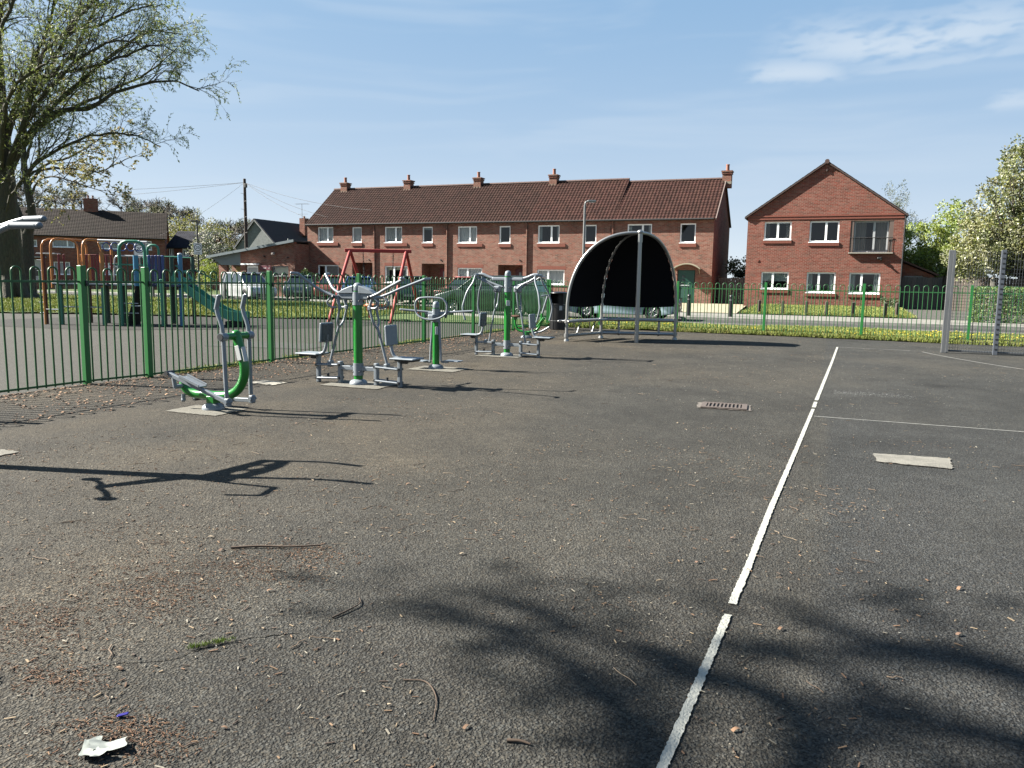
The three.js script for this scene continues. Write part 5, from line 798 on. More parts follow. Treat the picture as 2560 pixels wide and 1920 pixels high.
  // slide: bed with curved sides, running out level
  { const path = [[2.92, 1.18], [3.1, 1.14], [3.4, 0.93], [3.9, 0.58], [4.25, 0.35], [4.5, 0.25], [4.9, 0.21]], zc = -0.35, w = 0.26;
    const strip2 = (za, zb, ya, yb) => { const c = new THREE.CatmullRomCurve3(path.map(([x, y]) => V(x, y, 0))), n = 30, pos = [], idx = []; for (let i = 0; i <= n; i++) { const p = c.getPoint(i / n); pos.push(p.x, p.y + ya, za, p.x, p.y + yb, zb); } for (let i = 0; i < n; i++) { const a = i * 2; idx.push(a, a + 1, a + 2, a + 1, a + 3, a + 2); } const g = new THREE.BufferGeometry(); g.setAttribute('position', new THREE.Float32BufferAttribute(pos, 3)); g.setAttribute('uv', new THREE.Float32BufferAttribute(new Float32Array(pos.length / 3 * 2), 2)); g.setIndex(idx); g.computeVertexNormals(); return g; };
    part('slide_bed', join([strip2(zc + w, zc - w, 0, 0), strip2(zc + w, zc - w, -0.02, -0.02)]), bed, t);
    for (const s of [1, -1]) { part('slide_side', join([strip2(zc + s * w, zc + s * w, -0.06, 0.20), strip2(zc + s * (w + 0.035), zc + s * (w + 0.035), -0.06, 0.20), strip2(zc + s * w, zc + s * (w + 0.035), 0.20, 0.20)]), slideG, t); part('side_hood', capped([[2.95, 1.2, zc + s * 0.28], [3.05, 1.62, zc + s * 0.28], [3.35, 1.2, zc + s * 0.28]], 0.03, 8, 0.12), slideG, t); }
    part('slide_leg', rod([4.6, 0, zc], [4.6, 0.2, zc], 0.04, 0.04, 8), dteal, t); part('slide_block', rbox(0.55, 0.14, 0.5, 0.02, [4.65, 0.08, zc]), mat(0.0118, 0.0118, 0.0118, 0.9), t); }
}
// basket swing
{
  const FL = [-14.9, -21.1], FR = [-12.95, -21.65], BL = [-15.2, -24.1], BR = [-13.75, -25.1], h = 2.34;
  const b1 = [(FL[0] + BL[0]) / 2, h, (FL[1] + BL[1]) / 2], b2 = [(FR[0] + BR[0]) / 2, h, (FR[1] + BR[1]) / 2], t = thing('basket_swing', 'red framed swing with orange rimmed basket seat and white net', 'swing', [b1[0], 0, b1[2]], 0, undefined, true);
  const red = mat(0.247, 0.0206, 0.0165, 0.75), dx = (b2[0] - b1[0]), dz = b2[2] - b1[2], L = Math.hypot(dx, dz), ux = dx / L, uz = dz / L;
  part('top_beam', (() => { const g = rbox(L + 0.35, 0.115, 0.10, 0.015); g.rotateY(-Math.atan2(dz, dx)); g.translate((b1[0] + b2[0]) / 2, h, (b1[2] + b2[2]) / 2); return g; })(), red, t);
  for (const [f, b] of [[FL, b1], [BL, b1], [FR, b2], [BR, b2]]) part('leg', rod([f[0], 0, f[1]], [b[0], h, b[2]], 0.055, 0.055, 10), red, t);
  const mx = (b1[0] + b2[0]) / 2, mz = (b1[2] + b2[2]) / 2, R = 0.44, chain = mat(0.0176, 0.0176, 0.0176, 0.5, 0.5), rope = mat(0.3646, 0.3528, 0.3293, 0.9), cy = 0.48;
  part('basket_rim', (() => { const g = new THREE.TorusGeometry(R, 0.055, 10, 32); g.rotateX(Math.PI / 2 - 0.12); g.translate(mx, cy, mz); return g; })(), mat(0.3234, 0.1, 0.0294, 0.6), t);
  const net = []; for (let i = 0; i < 12; i++) { const a = i / 12 * Math.PI * 2; net.push(curve([[mx + Math.cos(a) * R, cy, mz + Math.sin(a) * R], [mx + Math.cos(a) * R * 0.5, cy - 0.09, mz + Math.sin(a) * R * 0.5], [mx, cy - 0.12, mz]], 0.010, 5, 6)); } for (const k of [0.3, 0.55, 0.8]) { const g = new THREE.TorusGeometry(R * k, 0.009, 5, 24); g.rotateX(Math.PI / 2); g.translate(mx, cy - 0.12 * (1 - k * k), mz); net.push(g); }
  stuffPart('basket_net', join(net), rope, t);
  for (const s of [-1, 1]) { const top = [mx + ux * s * 0.5, h - 0.1, mz + uz * s * 0.5], kn = [mx + ux * s * 0.47, 1.15, mz + uz * s * 0.47], links = []; for (let i = 0; i < 20; i++) { const g = new THREE.TorusGeometry(0.022, 0.007, 5, 8); g.scale(1, 1.5, 1); g.rotateY(i % 2 ? Math.PI / 2 : 0); g.translate(mix(top[0], kn[0], i / 19), mix(top[1], kn[1], i / 19), mix(top[2], kn[2], i / 19)); links.push(g); } stuffPart('chain', join(links), chain, t);
    const ropes = []; for (let i = 0; i < 7; i++) { const a = Math.atan2(uz * s, ux * s) + (i - 3) * 0.35; ropes.push(rod(kn, [mx + Math.cos(a) * R, cy + 0.03, mz + Math.sin(a) * R], 0.011, 0.011, 5)); } stuffPart('hanging_ropes', join(ropes), rope, t); }
}

// ================================================================ STREET
const wheelG = { tyre: (() => { const g = new THREE.TorusGeometry(0.245, 0.085, 10, 26); g.scale(1, 1, 1.15); return g; })(), rim: (() => { const L = [rod([0, 0, 0.035], [0, 0, 0.06], 0.06, 0.05, 12)]; for (let i = 0; i < 7; i++) { const a = i / 7 * Math.PI * 2; L.push(rod([Math.cos(a) * 0.04, Math.sin(a) * 0.04, 0.05], [Math.cos(a) * 0.18, Math.sin(a) * 0.18, 0.045], 0.022, 0.026, 6)); } const r = new THREE.TorusGeometry(0.185, 0.022, 6, 24); r.translate(0, 0, 0.045); L.push(r); const d = new THREE.CylinderGeometry(0.19, 0.19, 0.02, 20); d.rotateX(Math.PI / 2); return join([...L, d]); })() };
const paint = (r, g, b, metal = 0.25) => new THREE.MeshPhysicalMaterial({ color: lin(r, g, b), roughness: 0.35, metalness: metal, clearcoat: 1, clearcoatRoughness: 0.06 });
function car(label, pos, ry, m, o = {}) {   // faces +x; length L, height H, width W
  const { L = 4.2, H = 1.52, W = 1.76, belt = 0.92, nose = 1.02, tail = 0.62, hatch = 0.35, clr = 0.22 } = o;
  const t = thing('parked_car', label, 'car', pos, ry, 'cars parked along the street'), xr = -L / 2, xf = L / 2, wb = L * 0.30, wr = 0.33;
  const arch = (cx) => { const a = []; for (let i = 0; i <= 10; i++) { const q = Math.PI * (1 - i / 10); a.push([cx + Math.cos(q) * (wr + 0.06), clr + Math.max(0, Math.sin(q)) * (wr + 0.12)]); } return a; };
  const prof = [[xr + 0.05, clr + 0.08], ...arch(-wb - 0.02), ...arch(wb + 0.06), [xf - 0.08, clr + 0.05], [xf, clr + 0.2], [xf - 0.01, 0.62], [xf - 0.10, 0.76], [xf - nose + 0.05, belt + 0.02], [xr + tail * 0.2, belt + 0.06], [xr + 0.03, belt - 0.02], [xr, 0.55]];
  const bevel = 0.07, s = new THREE.Shape(prof.map((p) => new THREE.Vector2(...p))), bg = new THREE.ExtrudeGeometry(s, { depth: W - bevel * 2, bevelEnabled: true, bevelSize: 0.035, bevelThickness: bevel, bevelSegments: 3 }); bg.translate(0, 0, -W / 2 + bevel); const body = part('body', toCreasedNormals(bg, 0.7), m, t);
  part('underbody', rbox(L * 0.86, 0.22, W - 0.3, 0.05, [0, clr + 0.08, 0]), tyreM, t);
  const r0 = H - 0.06, b = belt, x = { wf: xf - nose, rf: xf - nose - (H - belt) * 1.15, rr: xr + hatch + 0.10, wr: xr + 0.10 }, w0 = W / 2 - 0.05, w1 = W / 2 - 0.24;
  const P = [[x.wf, b, w0], [x.rf, r0, w1], [x.rr, r0, w1], [x.wr, b + 0.04, w0], [x.wf, b, -w0], [x.rf, r0, -w1], [x.rr, r0, -w1], [x.wr, b + 0.04, -w0]].map((p) => V(...p));
  const quad = (a, c, d, e) => { const g = new THREE.BufferGeometry(); g.setAttribute('position', new THREE.Float32BufferAttribute([...a.toArray(), ...c.toArray(), ...d.toArray(), ...a.toArray(), ...d.toArray(), ...e.toArray()], 3)); g.setAttribute('uv', new THREE.Float32BufferAttribute(new Float32Array(12), 2)); g.computeVertexNormals(); return g; };
  part('windscreen', quad(P[0], P[4], P[5], P[1]), carGlass, t); part('rear_window', quad(P[3], P[2], P[6], P[7]), carGlass, t); part('side_window', quad(P[0], P[1], P[2], P[3]), carGlass, t); part('side_window', quad(P[4], P[7], P[6], P[5]), carGlass, t);
  const rf = part('roof', (() => { const g = new RoundedBoxGeometry(x.rf - x.rr + 0.26, 0.10, w1 * 2 + 0.10, 4, 0.05); const p = g.attributes.position; for (let i = 0; i < p.count; i++) if (p.getY(i) > 0) p.setY(i, p.getY(i) + 0.03 * (1 - (p.getX(i) / ((x.rf - x.rr) / 2 + 0.13)) ** 2)); g.computeVertexNormals(); g.translate((x.rf + x.rr) / 2, r0 + 0.005, 0); return g; })(), m, t);
  const pil = []; for (const sz of [1, -1]) { const z = (q) => [q[0], q[1], q[2] * sz]; pil.push(rod(z([x.wf + 0.02, b - 0.02, w0]), z([x.rf, r0, w1]), 0.04, 0.035, 8), rod(z([mix(x.rf, x.rr, 0.42), b, w0 + 0.005]), z([mix(x.rf, x.rr, 0.40), r0, w1 + 0.005]), 0.035, 0.03, 6), rod(z([x.wr + 0.03, b, w0]), z([x.rr, r0, w1]), 0.06, 0.06, 8), rod(z([x.wr + 0.45, b, w0]), z([x.rr + 0.3, r0, w1]), 0.04, 0.04, 6)); }
  pil.forEach((g) => part('pillar', g, m, rf));
  for (const sx of [-wb - 0.02, wb + 0.06]) for (const sz of [1, -1]) { const w = new THREE.Group(); w.name = 'wheel'; w.position.set(sx, 0.33, sz * (W / 2 - 0.12)); w.rotation.y = sz > 0 ? 0 : Math.PI; t.add(w); part('tyre', wheelG.tyre, tyreM, w); part('rim', wheelG.rim, rimM, w); }
  const lampM = mat(0.3234, 0.3352, 0.341, 0.1), tailM = mat(0.2058, 0.0059, 0.0059, 0.2);
  for (const sz of [1, -1]) { part('headlight', (() => { const g = rbox(0.32, 0.13, 0.36, 0.06, [0, 0, 0], [0, sz * -0.45, -0.12]); g.translate(xf - 0.17, 0.69, sz * (W / 2 - 0.24)); return g; })(), lampM, t); part('tail_light', rbox(0.10, 0.26, 0.20, 0.04, [xr + 0.05, 0.78, sz * (W / 2 - 0.14)]), tailM, t); part('mirror', rbox(0.12, 0.12, 0.20, 0.05, [x.wf - 0.28, b + 0.10, sz * (W / 2 + 0.06)]), m, t); part('door_handle', rbox(0.16, 0.025, 0.02, 0.008, [-0.25, b - 0.12, sz * (W / 2 + 0.002)]), m, t); }
  part('grille', rbox(0.05, 0.16, 0.8, 0.02, [xf - 0.03, 0.60, 0]), blackPlastic, t); part('lower_grille', rbox(0.06, 0.12, 1.1, 0.02, [xf - 0.005, 0.36, 0]), blackPlastic, t);
  part('number_plate', rbox(0.02, 0.11, 0.50, 0.006, [xf + 0.025, 0.45, 0]), mat(0.3528, 0.3528, 0.3293, 0.5), t); part('number_plate', rbox(0.02, 0.11, 0.50, 0.006, [xr - 0.03, 0.62, 0]), mat(0.3234, 0.247, 0.0176, 0.5), t);
  return t;
}
car('white people carrier parked outside the community room', [-34.8, 0.03, -40.6], rad(-24), paint(0.3646, 0.3704, 0.3763, 0.1), { L: 4.4, H: 1.72, belt: 0.98, nose: 0.98, hatch: 0.2 });
car('grey hatchback parked nose out between white and red cars', [-31.9, 0.14, -42.4], rad(-62), paint(0.0588, 0.0764, 0.0941), { L: 3.9, H: 1.48 });
car('faded red hatchback with pale windscreen by the clipped bush', [-29.6, 0.14, -42.6], rad(-66), paint(0.247, 0.0588, 0.0353), { L: 3.9, H: 1.5 });
car('blue saloon parked nose out on the forecourt', [-26.3, 0.14, -40.5], rad(-62), paint(0.0294, 0.0823, 0.1999), { L: 4.2, H: 1.44 });
car('dark teal estate car parked behind the red swing', [-21.8, 0.14, -38.9], rad(-66), paint(0.0035, 0.0176, 0.0165), { L: 4.4, H: 1.5 });
car('red hatchback parked beyond the dark green car', [-17.3, 0.14, -36.8], rad(-100), paint(0.2117, 0.0294, 0.0206), { L: 3.9, H: 1.5 });
car('large dark green car standing at the kerb behind the railing corner', [-12.75, 0.03, -29.4], rad(180), paint(0.0024, 0.0129, 0.0088), { L: 4.6, H: 1.6, belt: 0.98 });
car('pale blue crossover parked at the kerb behind the shelter', [-7.55, 0.03, -30.2], rad(0), paint(0.194, 0.2587, 0.294, 0.15), { L: 4.2, H: 1.56 });

// lamps, poles, signs
function signTexture(draw, w, h) { const c = document.createElement('canvas'); c.width = w; c.height = h; draw(c.getContext('2d'), w, h); const t = new THREE.CanvasTexture(c); t.colorSpace = THREE.SRGBColorSpace; return t; }
const zoneTex = signTexture((g, w, h) => { g.fillStyle = '#c9cbd0'; g.fillRect(0, 0, w, h); g.strokeStyle = '#23242e'; g.lineWidth = 6; g.strokeRect(5, 5, w - 10, h - 10); g.beginPath(); g.arc(w / 2, h * 0.37, w * 0.38, 0, 7); g.fillStyle = '#d6d7dc'; g.fill(); g.lineWidth = w * 0.085; g.strokeStyle = '#2c2836'; g.stroke(); g.fillStyle = '#1d1e28'; g.font = `bold ${Math.round(w * 0.44)}px sans-serif`; g.textAlign = 'center'; g.textBaseline = 'middle'; g.fillText('20', w / 2, h * 0.375); g.font = `bold ${Math.round(w * 0.22)}px sans-serif`; g.fillText('ZONE', w / 2, h * 0.85); }, 256, 360);
function zoneSign(parent, x, y, z, ry, w = 0.62) { const h = w * 1.4, b = part('sign_plate', rbox(w, h, 0.03, 0.02, [0, 0, 0]), mat(0.0706, 0.0764, 0.0882, 0.6), parent); b.position.set(x, y, z); b.rotation.y = ry; const g = new THREE.PlaneGeometry(w - 0.02, h - 0.02); g.translate(0, 0, 0.018); part('sign_face', g, new THREE.MeshStandardMaterial({ map: zoneTex, roughness: 0.5 }), b); }
{
  const t = thing('street_lamp', 'tall black street lamp carrying a twenty zone sign beside the blossom tree', 'street lamp', [-47.5, 0.1, -49.7], rad(22), 'street lamps');
  part('column', rod([0, 0, 0], [0, 5.75, 0], 0.085, 0.055, 12), mat(0.0176, 0.0176, 0.0194, 0.5), t); part('base', rod([0, 0, 0], [0, 1.3, 0], 0.12, 0.11, 12), mat(0.0941, 0.0882, 0.0882, 0.5), t);
  part('lantern', rbox(0.55, 0.12, 0.28, 0.05, [-0.22, 5.78, 0]), mat(0.0118, 0.0118, 0.0129, 0.5), t); part('lantern_glass', rbox(0.36, 0.03, 0.2, 0.012, [-0.26, 5.705, 0]), mat(0.2352, 0.2352, 0.2352, 0.2), t);
  zoneSign(t, 0.04, 3.55, 0.12, 0.25, 0.66); part('sign_back', rbox(0.62, 0.95, 0.03, 0.02, [-0.12, 3.6, -0.1], [0, -0.6, 0]), mat(0.047, 0.0588, 0.0647, 0.6), t);
}
{
  const t = thing('sign_post', 'slim post with a twenty zone sign seen through the green play arch', 'road sign', [-50.4, 0.03, -46.6], rad(22));
  part('post', rod([0, 0, 0], [0, 3.9, 0], 0.045, 0.045, 10), mat(0.1176, 0.1176, 0.1176, 0.5, 0.3), t); zoneSign(t, 0, 3.35, 0.06, 0.2, 0.82);
}
{
  const t = thing('street_lamp', 'slender grey street lamp standing behind the youth shelter', 'street lamp', [-9.75, 0.1, -31.9], rad(22), 'street lamps'), g = mat(0.1411, 0.1441, 0.1411, 0.45, 0.4);
  part('column', rod([0, 0, 0], [0, 4.5, 0], 0.075, 0.045, 12), g, t); part('bracket', pipe([[0, 4.4, 0], [0.02, 4.62, 0], [0.14, 4.66, 0]], 0.035, 8, 0.1), g, t); part('lantern', rbox(0.36, 0.08, 0.2, 0.035, [0.28, 4.66, 0]), g, t); part('lantern_glass', rbox(0.24, 0.025, 0.15, 0.01, [0.29, 4.612, 0]), mat(0.294, 0.294, 0.2822, 0.2), t);
}
{
  const base = V(-42.85, 0.1, -49.95), t = thing('telegraph_pole', 'leaning brown wooden telegraph pole in front of the community room', 'telegraph pole', base.toArray(), 0);
  const wood = new THREE.MeshStandardMaterial({ color: lin(0.05, 0.0365, 0.0282), map: mottle, roughness: 0.95 }), top = [0.0, 8.9, 0.0];
  part('pole', rod([0, 0, 0], top, 0.15, 0.105, 12), wood, t); part('pole_cap', cap(top, 0.11, 0.5), wood, t);
  part('cable_block', rbox(0.22, 0.30, 0.2, 0.03, [top[0] + 0.12, 8.4, 0.05]), mat(0.0176, 0.0176, 0.0176, 0.6), t);
  for (let i = 0; i < 9; i++) { const y = 3 + i * 0.6; part('step_iron', rod([top[0] * y / 8.9, y, 0.1], [top[0] * y / 8.9 + (i % 2 ? 0.28 : -0.28), y + 0.03, 0.16], 0.014, 0.014, 5), mat(0.0588, 0.0588, 0.0588, 0.6), t); }
  const a = base.clone().add(V(...top)).add(V(0, -0.25, 0));
  [[V(-35.2, 5.7, -47.7), 0.5], [V(-30.0, 6.2, -47.7), 0.7], [V(-29.8, 5.2, -47.7), 1.2], [V(-75, 8.1, -40), 1.0], [V(-78, 7.4, -44), 1.1], [V(-58, 5.2, -56), 0.6]].forEach(([b, sag], i) => { const m = a.clone().lerp(b, 0.5); m.y -= sag; solo('overhead_wire', new THREE.TubeGeometry(new THREE.QuadraticBezierCurve3(a, m, b), 24, 0.011, 4), mat(0.0294, 0.0294, 0.0323, 0.6), ['thin overhead wire from the pole to the end terrace wall', 'thin overhead wire from the pole to the second terrace house', 'slack overhead wire from the pole low to the second terrace house', 'thin overhead wire from the pole towards the big tree', 'second thin overhead wire from the pole towards the big tree', 'thin overhead wire from the pole to the slate roofed house'][i], 'wire', 'overhead telephone wires'); });
}
// bollards
const bollG = { p: (() => { const g = rod([0, 0, 0], [0, 0.8, 0], 0.085, 0.08, 14); return g; })(), c: lathe([[0.082, 0], [0.09, 0.02], [0.09, 0.05], [0.06, 0.085], [0.001, 0.10]], 14).translate(0, 0.79, 0), b: rod([0, 0.66, 0], [0, 0.70, 0], 0.087, 0.087, 14) };
[[-5.39, -32.5, 'black cast bollard on the pavement in front of the green door'], [-3.75, -32.7, 'black cast bollard at the corner of the sandy garden path'], [-21.4, -38.0, 'black bollard on the forecourt edge behind the swing'], [-24.9, -39.9, 'black bollard beside the blue saloon'], [-28.4, -41.0, 'black bollard beside the faded red hatchback'], [-17.5, -34.6, 'black bollard beside the red hatchback']].forEach(([x, z, label]) => { const t = thing('bollard', label, 'bollard', [x, 0.12, z], 0, 'black bollards'); part('shaft', bollG.p, blackPlastic, t); part('cap', bollG.c, blackPlastic, t); part('band', bollG.b, mat(0.0706, 0.0706, 0.0706, 0.5), t); });
[[-2.0, -36.7], [-1.02, -36.7], [-0.2, -36.7], [0.85, -36.7], [2.1, -36.7], [2.55, -36.75], [-3.0, -36.75]].forEach(([x, z], i) => { const t = thing('timber_post', 'short dark timber post along the front lawn edge', 'post', [x, 0.12, z], 0.1 * i, 'timber posts along the lawn'); part('shaft', rbox(0.12, 0.62, 0.12, 0.015, [0, 0.31, 0]), timberBrown, t); part('top', (() => { const g = new THREE.ConeGeometry(0.082, 0.05, 4); g.rotateY(Math.PI / 4); g.translate(0, 0.64, 0); return g; })(), timberBrown, t); });
{ // noticeboard-like steel box on two legs by the path
  const t = thing('meter_box', 'small pale box on two legs beside the garden path', 'box', [-6.25, 0.13, -36.3]); part('cabinet', rbox(0.36, 0.55, 0.12, 0.02, [0, 0.92, 0]), mat(0.0176, 0.0588, 0.0412, 0.5), t); part('lid', rbox(0.40, 0.05, 0.16, 0.015, [0, 1.22, 0]), mat(0.294, 0.3058, 0.294, 0.5), t); for (const x of [-0.13, 0.13]) part('leg', rod([x, 0, 0], [x, 0.7, 0], 0.022, 0.022, 8), gutterM, t);
}
// close boarded timber fences and gates to the right of the house; each board its own piece
function boardFence(name, label, a, b, y0, h, m, o = {}) {
  const L = Math.hypot(b[0] - a[0], b[1] - a[1]), ry = -Math.atan2(b[1] - a[1], b[0] - a[0]), t = thing(name, label, 'fence', [a[0], y0, a[1]], ry), n = Math.round(L / 0.125), bg = rbox(0.118, h, 0.02, 0.004, [0, h / 2, 0]);
  for (let i = 0; i < n; i++) { const q = part('board', bg, Array.isArray(m) ? m[Math.floor(hash2(i, 4, n) * m.length)] : m, t); q.position.set((i + 0.5) * L / n, (hash2(i, 1, 2) - 0.5) * 0.03, (i % 2) * 0.014); }
  for (const y of [0.3, h - 0.3]) part('rail', rbox(L, 0.08, 0.04, 0.006, [L / 2, y, -0.04]), timberBrown, t);
  for (let i = 0; i <= Math.round(L / 2); i++) part('post', rbox(0.10, h + 0.08, 0.10, 0.01, [i * 2 * L / (Math.round(L / 2) * 2), (h + 0.08) / 2, -0.10]), o.post ?? timberBrown, t);
  return t;
}
const greyBoards = [timberGrey, new THREE.MeshStandardMaterial({ color: lin(0.0882, 0.0911, 0.0882), map: mottle, roughness: 0.95 }), new THREE.MeshStandardMaterial({ color: lin(0.1117, 0.1088, 0.1), map: mottle, roughness: 0.95 })], darkBoards = [timberBrown, new THREE.MeshStandardMaterial({ color: lin(0.042, 0.036, 0.03), map: mottle, roughness: 0.95 })];
boardFence('timber_gate', 'grey close boarded double gate beside the brick house', [3.25, -46.6], [5.3, -46.9], 0.25, 1.72, greyBoards);
boardFence('timber_fence', 'dark brown board fence beyond the driveway', [5.35, -46.9], [7.05, -42.2], 0.2, 1.75, darkBoards);
boardFence('timber_fence', 'weathered board fence running behind the hedge', [7.1, -42.1], [16, -40.2], 0.15, 1.75, darkBoards);
boardFence('timber_fence', 'narrow board fence in the gap between terrace and house', [-6.5, -49.5], [-4.6, -49.2], 0.25, 1.6, greyBoards);
{ const t = thing('concrete_post', 'pale concrete fence post at the corner of the hedge', 'post', [6.72, 0.12, -41.6]); part('shaft', rbox(0.16, 1.72, 0.14, 0.012, [0, 0.86, 0]), concreteM, t); part('cap', (() => { const g = new THREE.ConeGeometry(0.12, 0.14, 4); g.rotateY(Math.PI / 4); g.translate(0, 1.79, 0); return g; })(), concreteM, t); }
{ const t = thing('garden_wall', 'low brick garden wall across the road behind the play frame', 'wall', [-68.4, 0.05, -44.6], rad(42)); part('brickwork', box(0, 16, 0, 0.75, -0.22, 0), brickOld, t); part('coping', rbox(16.05, 0.07, 0.30, 0.015, [8, 0.785, -0.11]), kerbM, t); }

// ================================================================ TREES AND PLANTS
class Wood {   // collects tapered limbs into one mesh
  constructor() { this.pos = []; this.nor = []; this.idx = []; this.uv = []; }
  limb(pts, r0, r1, n = 6, pow = 1) {
    const P = pts, m = P.length, base = this.pos.length / 3, up = V(0.13, 0.21, 0.97).normalize(); let len = 0;
    for (let i = 0; i < m; i++) {
      const t = P[Math.min(i + 1, m - 1)].clone().sub(P[Math.max(i - 1, 0)]).normalize(), u = up.clone().cross(t).normalize(), v = t.clone().cross(u), r = mix(r0, r1, Math.pow(i / (m - 1), pow)); if (i) len += P[i].distanceTo(P[i - 1]);
      for (let k = 0; k <= n; k++) { const a = k / n * Math.PI * 2, c = Math.cos(a), s = Math.sin(a); this.pos.push(P[i].x + (u.x * c + v.x * s) * r, P[i].y + (u.y * c + v.y * s) * r, P[i].z + (u.z * c + v.z * s) * r); this.nor.push(u.x * c + v.x * s, u.y * c + v.y * s, u.z * c + v.z * s); this.uv.push(k / n * Math.max(0.2, r0 * 6), len); }
    }
    for (let i = 0; i < m - 1; i++) for (let k = 0; k < n; k++) { const a = base + i * (n + 1) + k, b = a + 1, c = a + n + 1, d = c + 1; this.idx.push(a, b, c, b, d, c); }
  }
  geo() { const g = new THREE.BufferGeometry(); g.setAttribute('position', new THREE.Float32BufferAttribute(this.pos, 3)); g.setAttribute('normal', new THREE.Float32BufferAttribute(this.nor, 3)); g.setAttribute('uv', new THREE.Float32BufferAttribute(this.uv, 2)); g.setIndex(this.idx); return g; }
}
class Leaves {   // collects leaf-sized faces with their own colour
  constructor(seed) { this.pos = []; this.nor = []; this.col = []; this.r = rng(seed); }
  leaf(p, dir, len, wid, c) {
    const r = this.r, s = V(r() - 0.5, r() - 0.5, r() - 0.5).cross(dir).normalize(), n = s.clone().cross(dir).normalize(), bend = n.clone().multiplyScalar(len * 0.12 * (r() - 0.3)), q = 0.46 + 0.40 * r();
    const A = p, B = p.clone().addScaledVector(dir, len * 0.5).addScaledVector(s, wid).add(bend), C = p.clone().addScaledVector(dir, len), D = p.clone().addScaledVector(dir, len * 0.5).addScaledVector(s, -wid).add(bend);
    for (const v of [A, B, C, A, C, D]) { this.pos.push(v.x, v.y, v.z); this.nor.push(n.x, n.y, n.z); this.col.push(c[0] * q, c[1] * q, c[2] * q); }
  }
  geo() { const g = new THREE.BufferGeometry(); g.setAttribute('position', new THREE.Float32BufferAttribute(this.pos, 3)); g.setAttribute('normal', new THREE.Float32BufferAttribute(this.nor, 3)); g.setAttribute('color', new THREE.Float32BufferAttribute(this.col, 3)); g.setAttribute('uv', new THREE.Float32BufferAttribute(new Float32Array(this.pos.length / 3 * 2), 2)); return g; }
}
const leafM = new THREE.MeshPhysicalMaterial({ vertexColors: true, roughness: 0.85, transmission: 0.5, thickness: 0, side: THREE.DoubleSide });
const petalM = new THREE.MeshStandardMaterial({ vertexColors: true, roughness: 0.9, side: THREE.DoubleSide });
const barkTex = per(tex(256, (i, j, o) => { const f = fbm(i / 10, j / 40, 4, 7, 0), g = fbm(i / 40, j / 60, 3, 13, 0); const v = 0.45 + 0.75 * f; o[0] = v * (0.9 + 0.2 * g); o[1] = v * (0.92 + 0.2 * (1 - g) * 0.6); o[2] = v * 0.85; }), 1.2);
const barkBump = per(tex(256, (i, j, o) => { o[0] = o[1] = o[2] = fbm(i / 8, j / 36, 4, 7, 0); }, false), 1.2);
const bark = (r, g, b) => new THREE.MeshStandardMaterial({ color: lin(r, g, b), map: barkTex, bumpMap: barkBump, bumpScale: 0.03, roughness: 0.95 });
function smooth(pts, n) { return new THREE.CatmullRomCurve3(pts, false, 'centripetal').getPoints(n); }
function randDir(r) { const a = r() * Math.PI * 2, z = r() * 2 - 1, s = Math.sqrt(1 - z * z); return V(s * Math.cos(a), z, s * Math.sin(a)); }
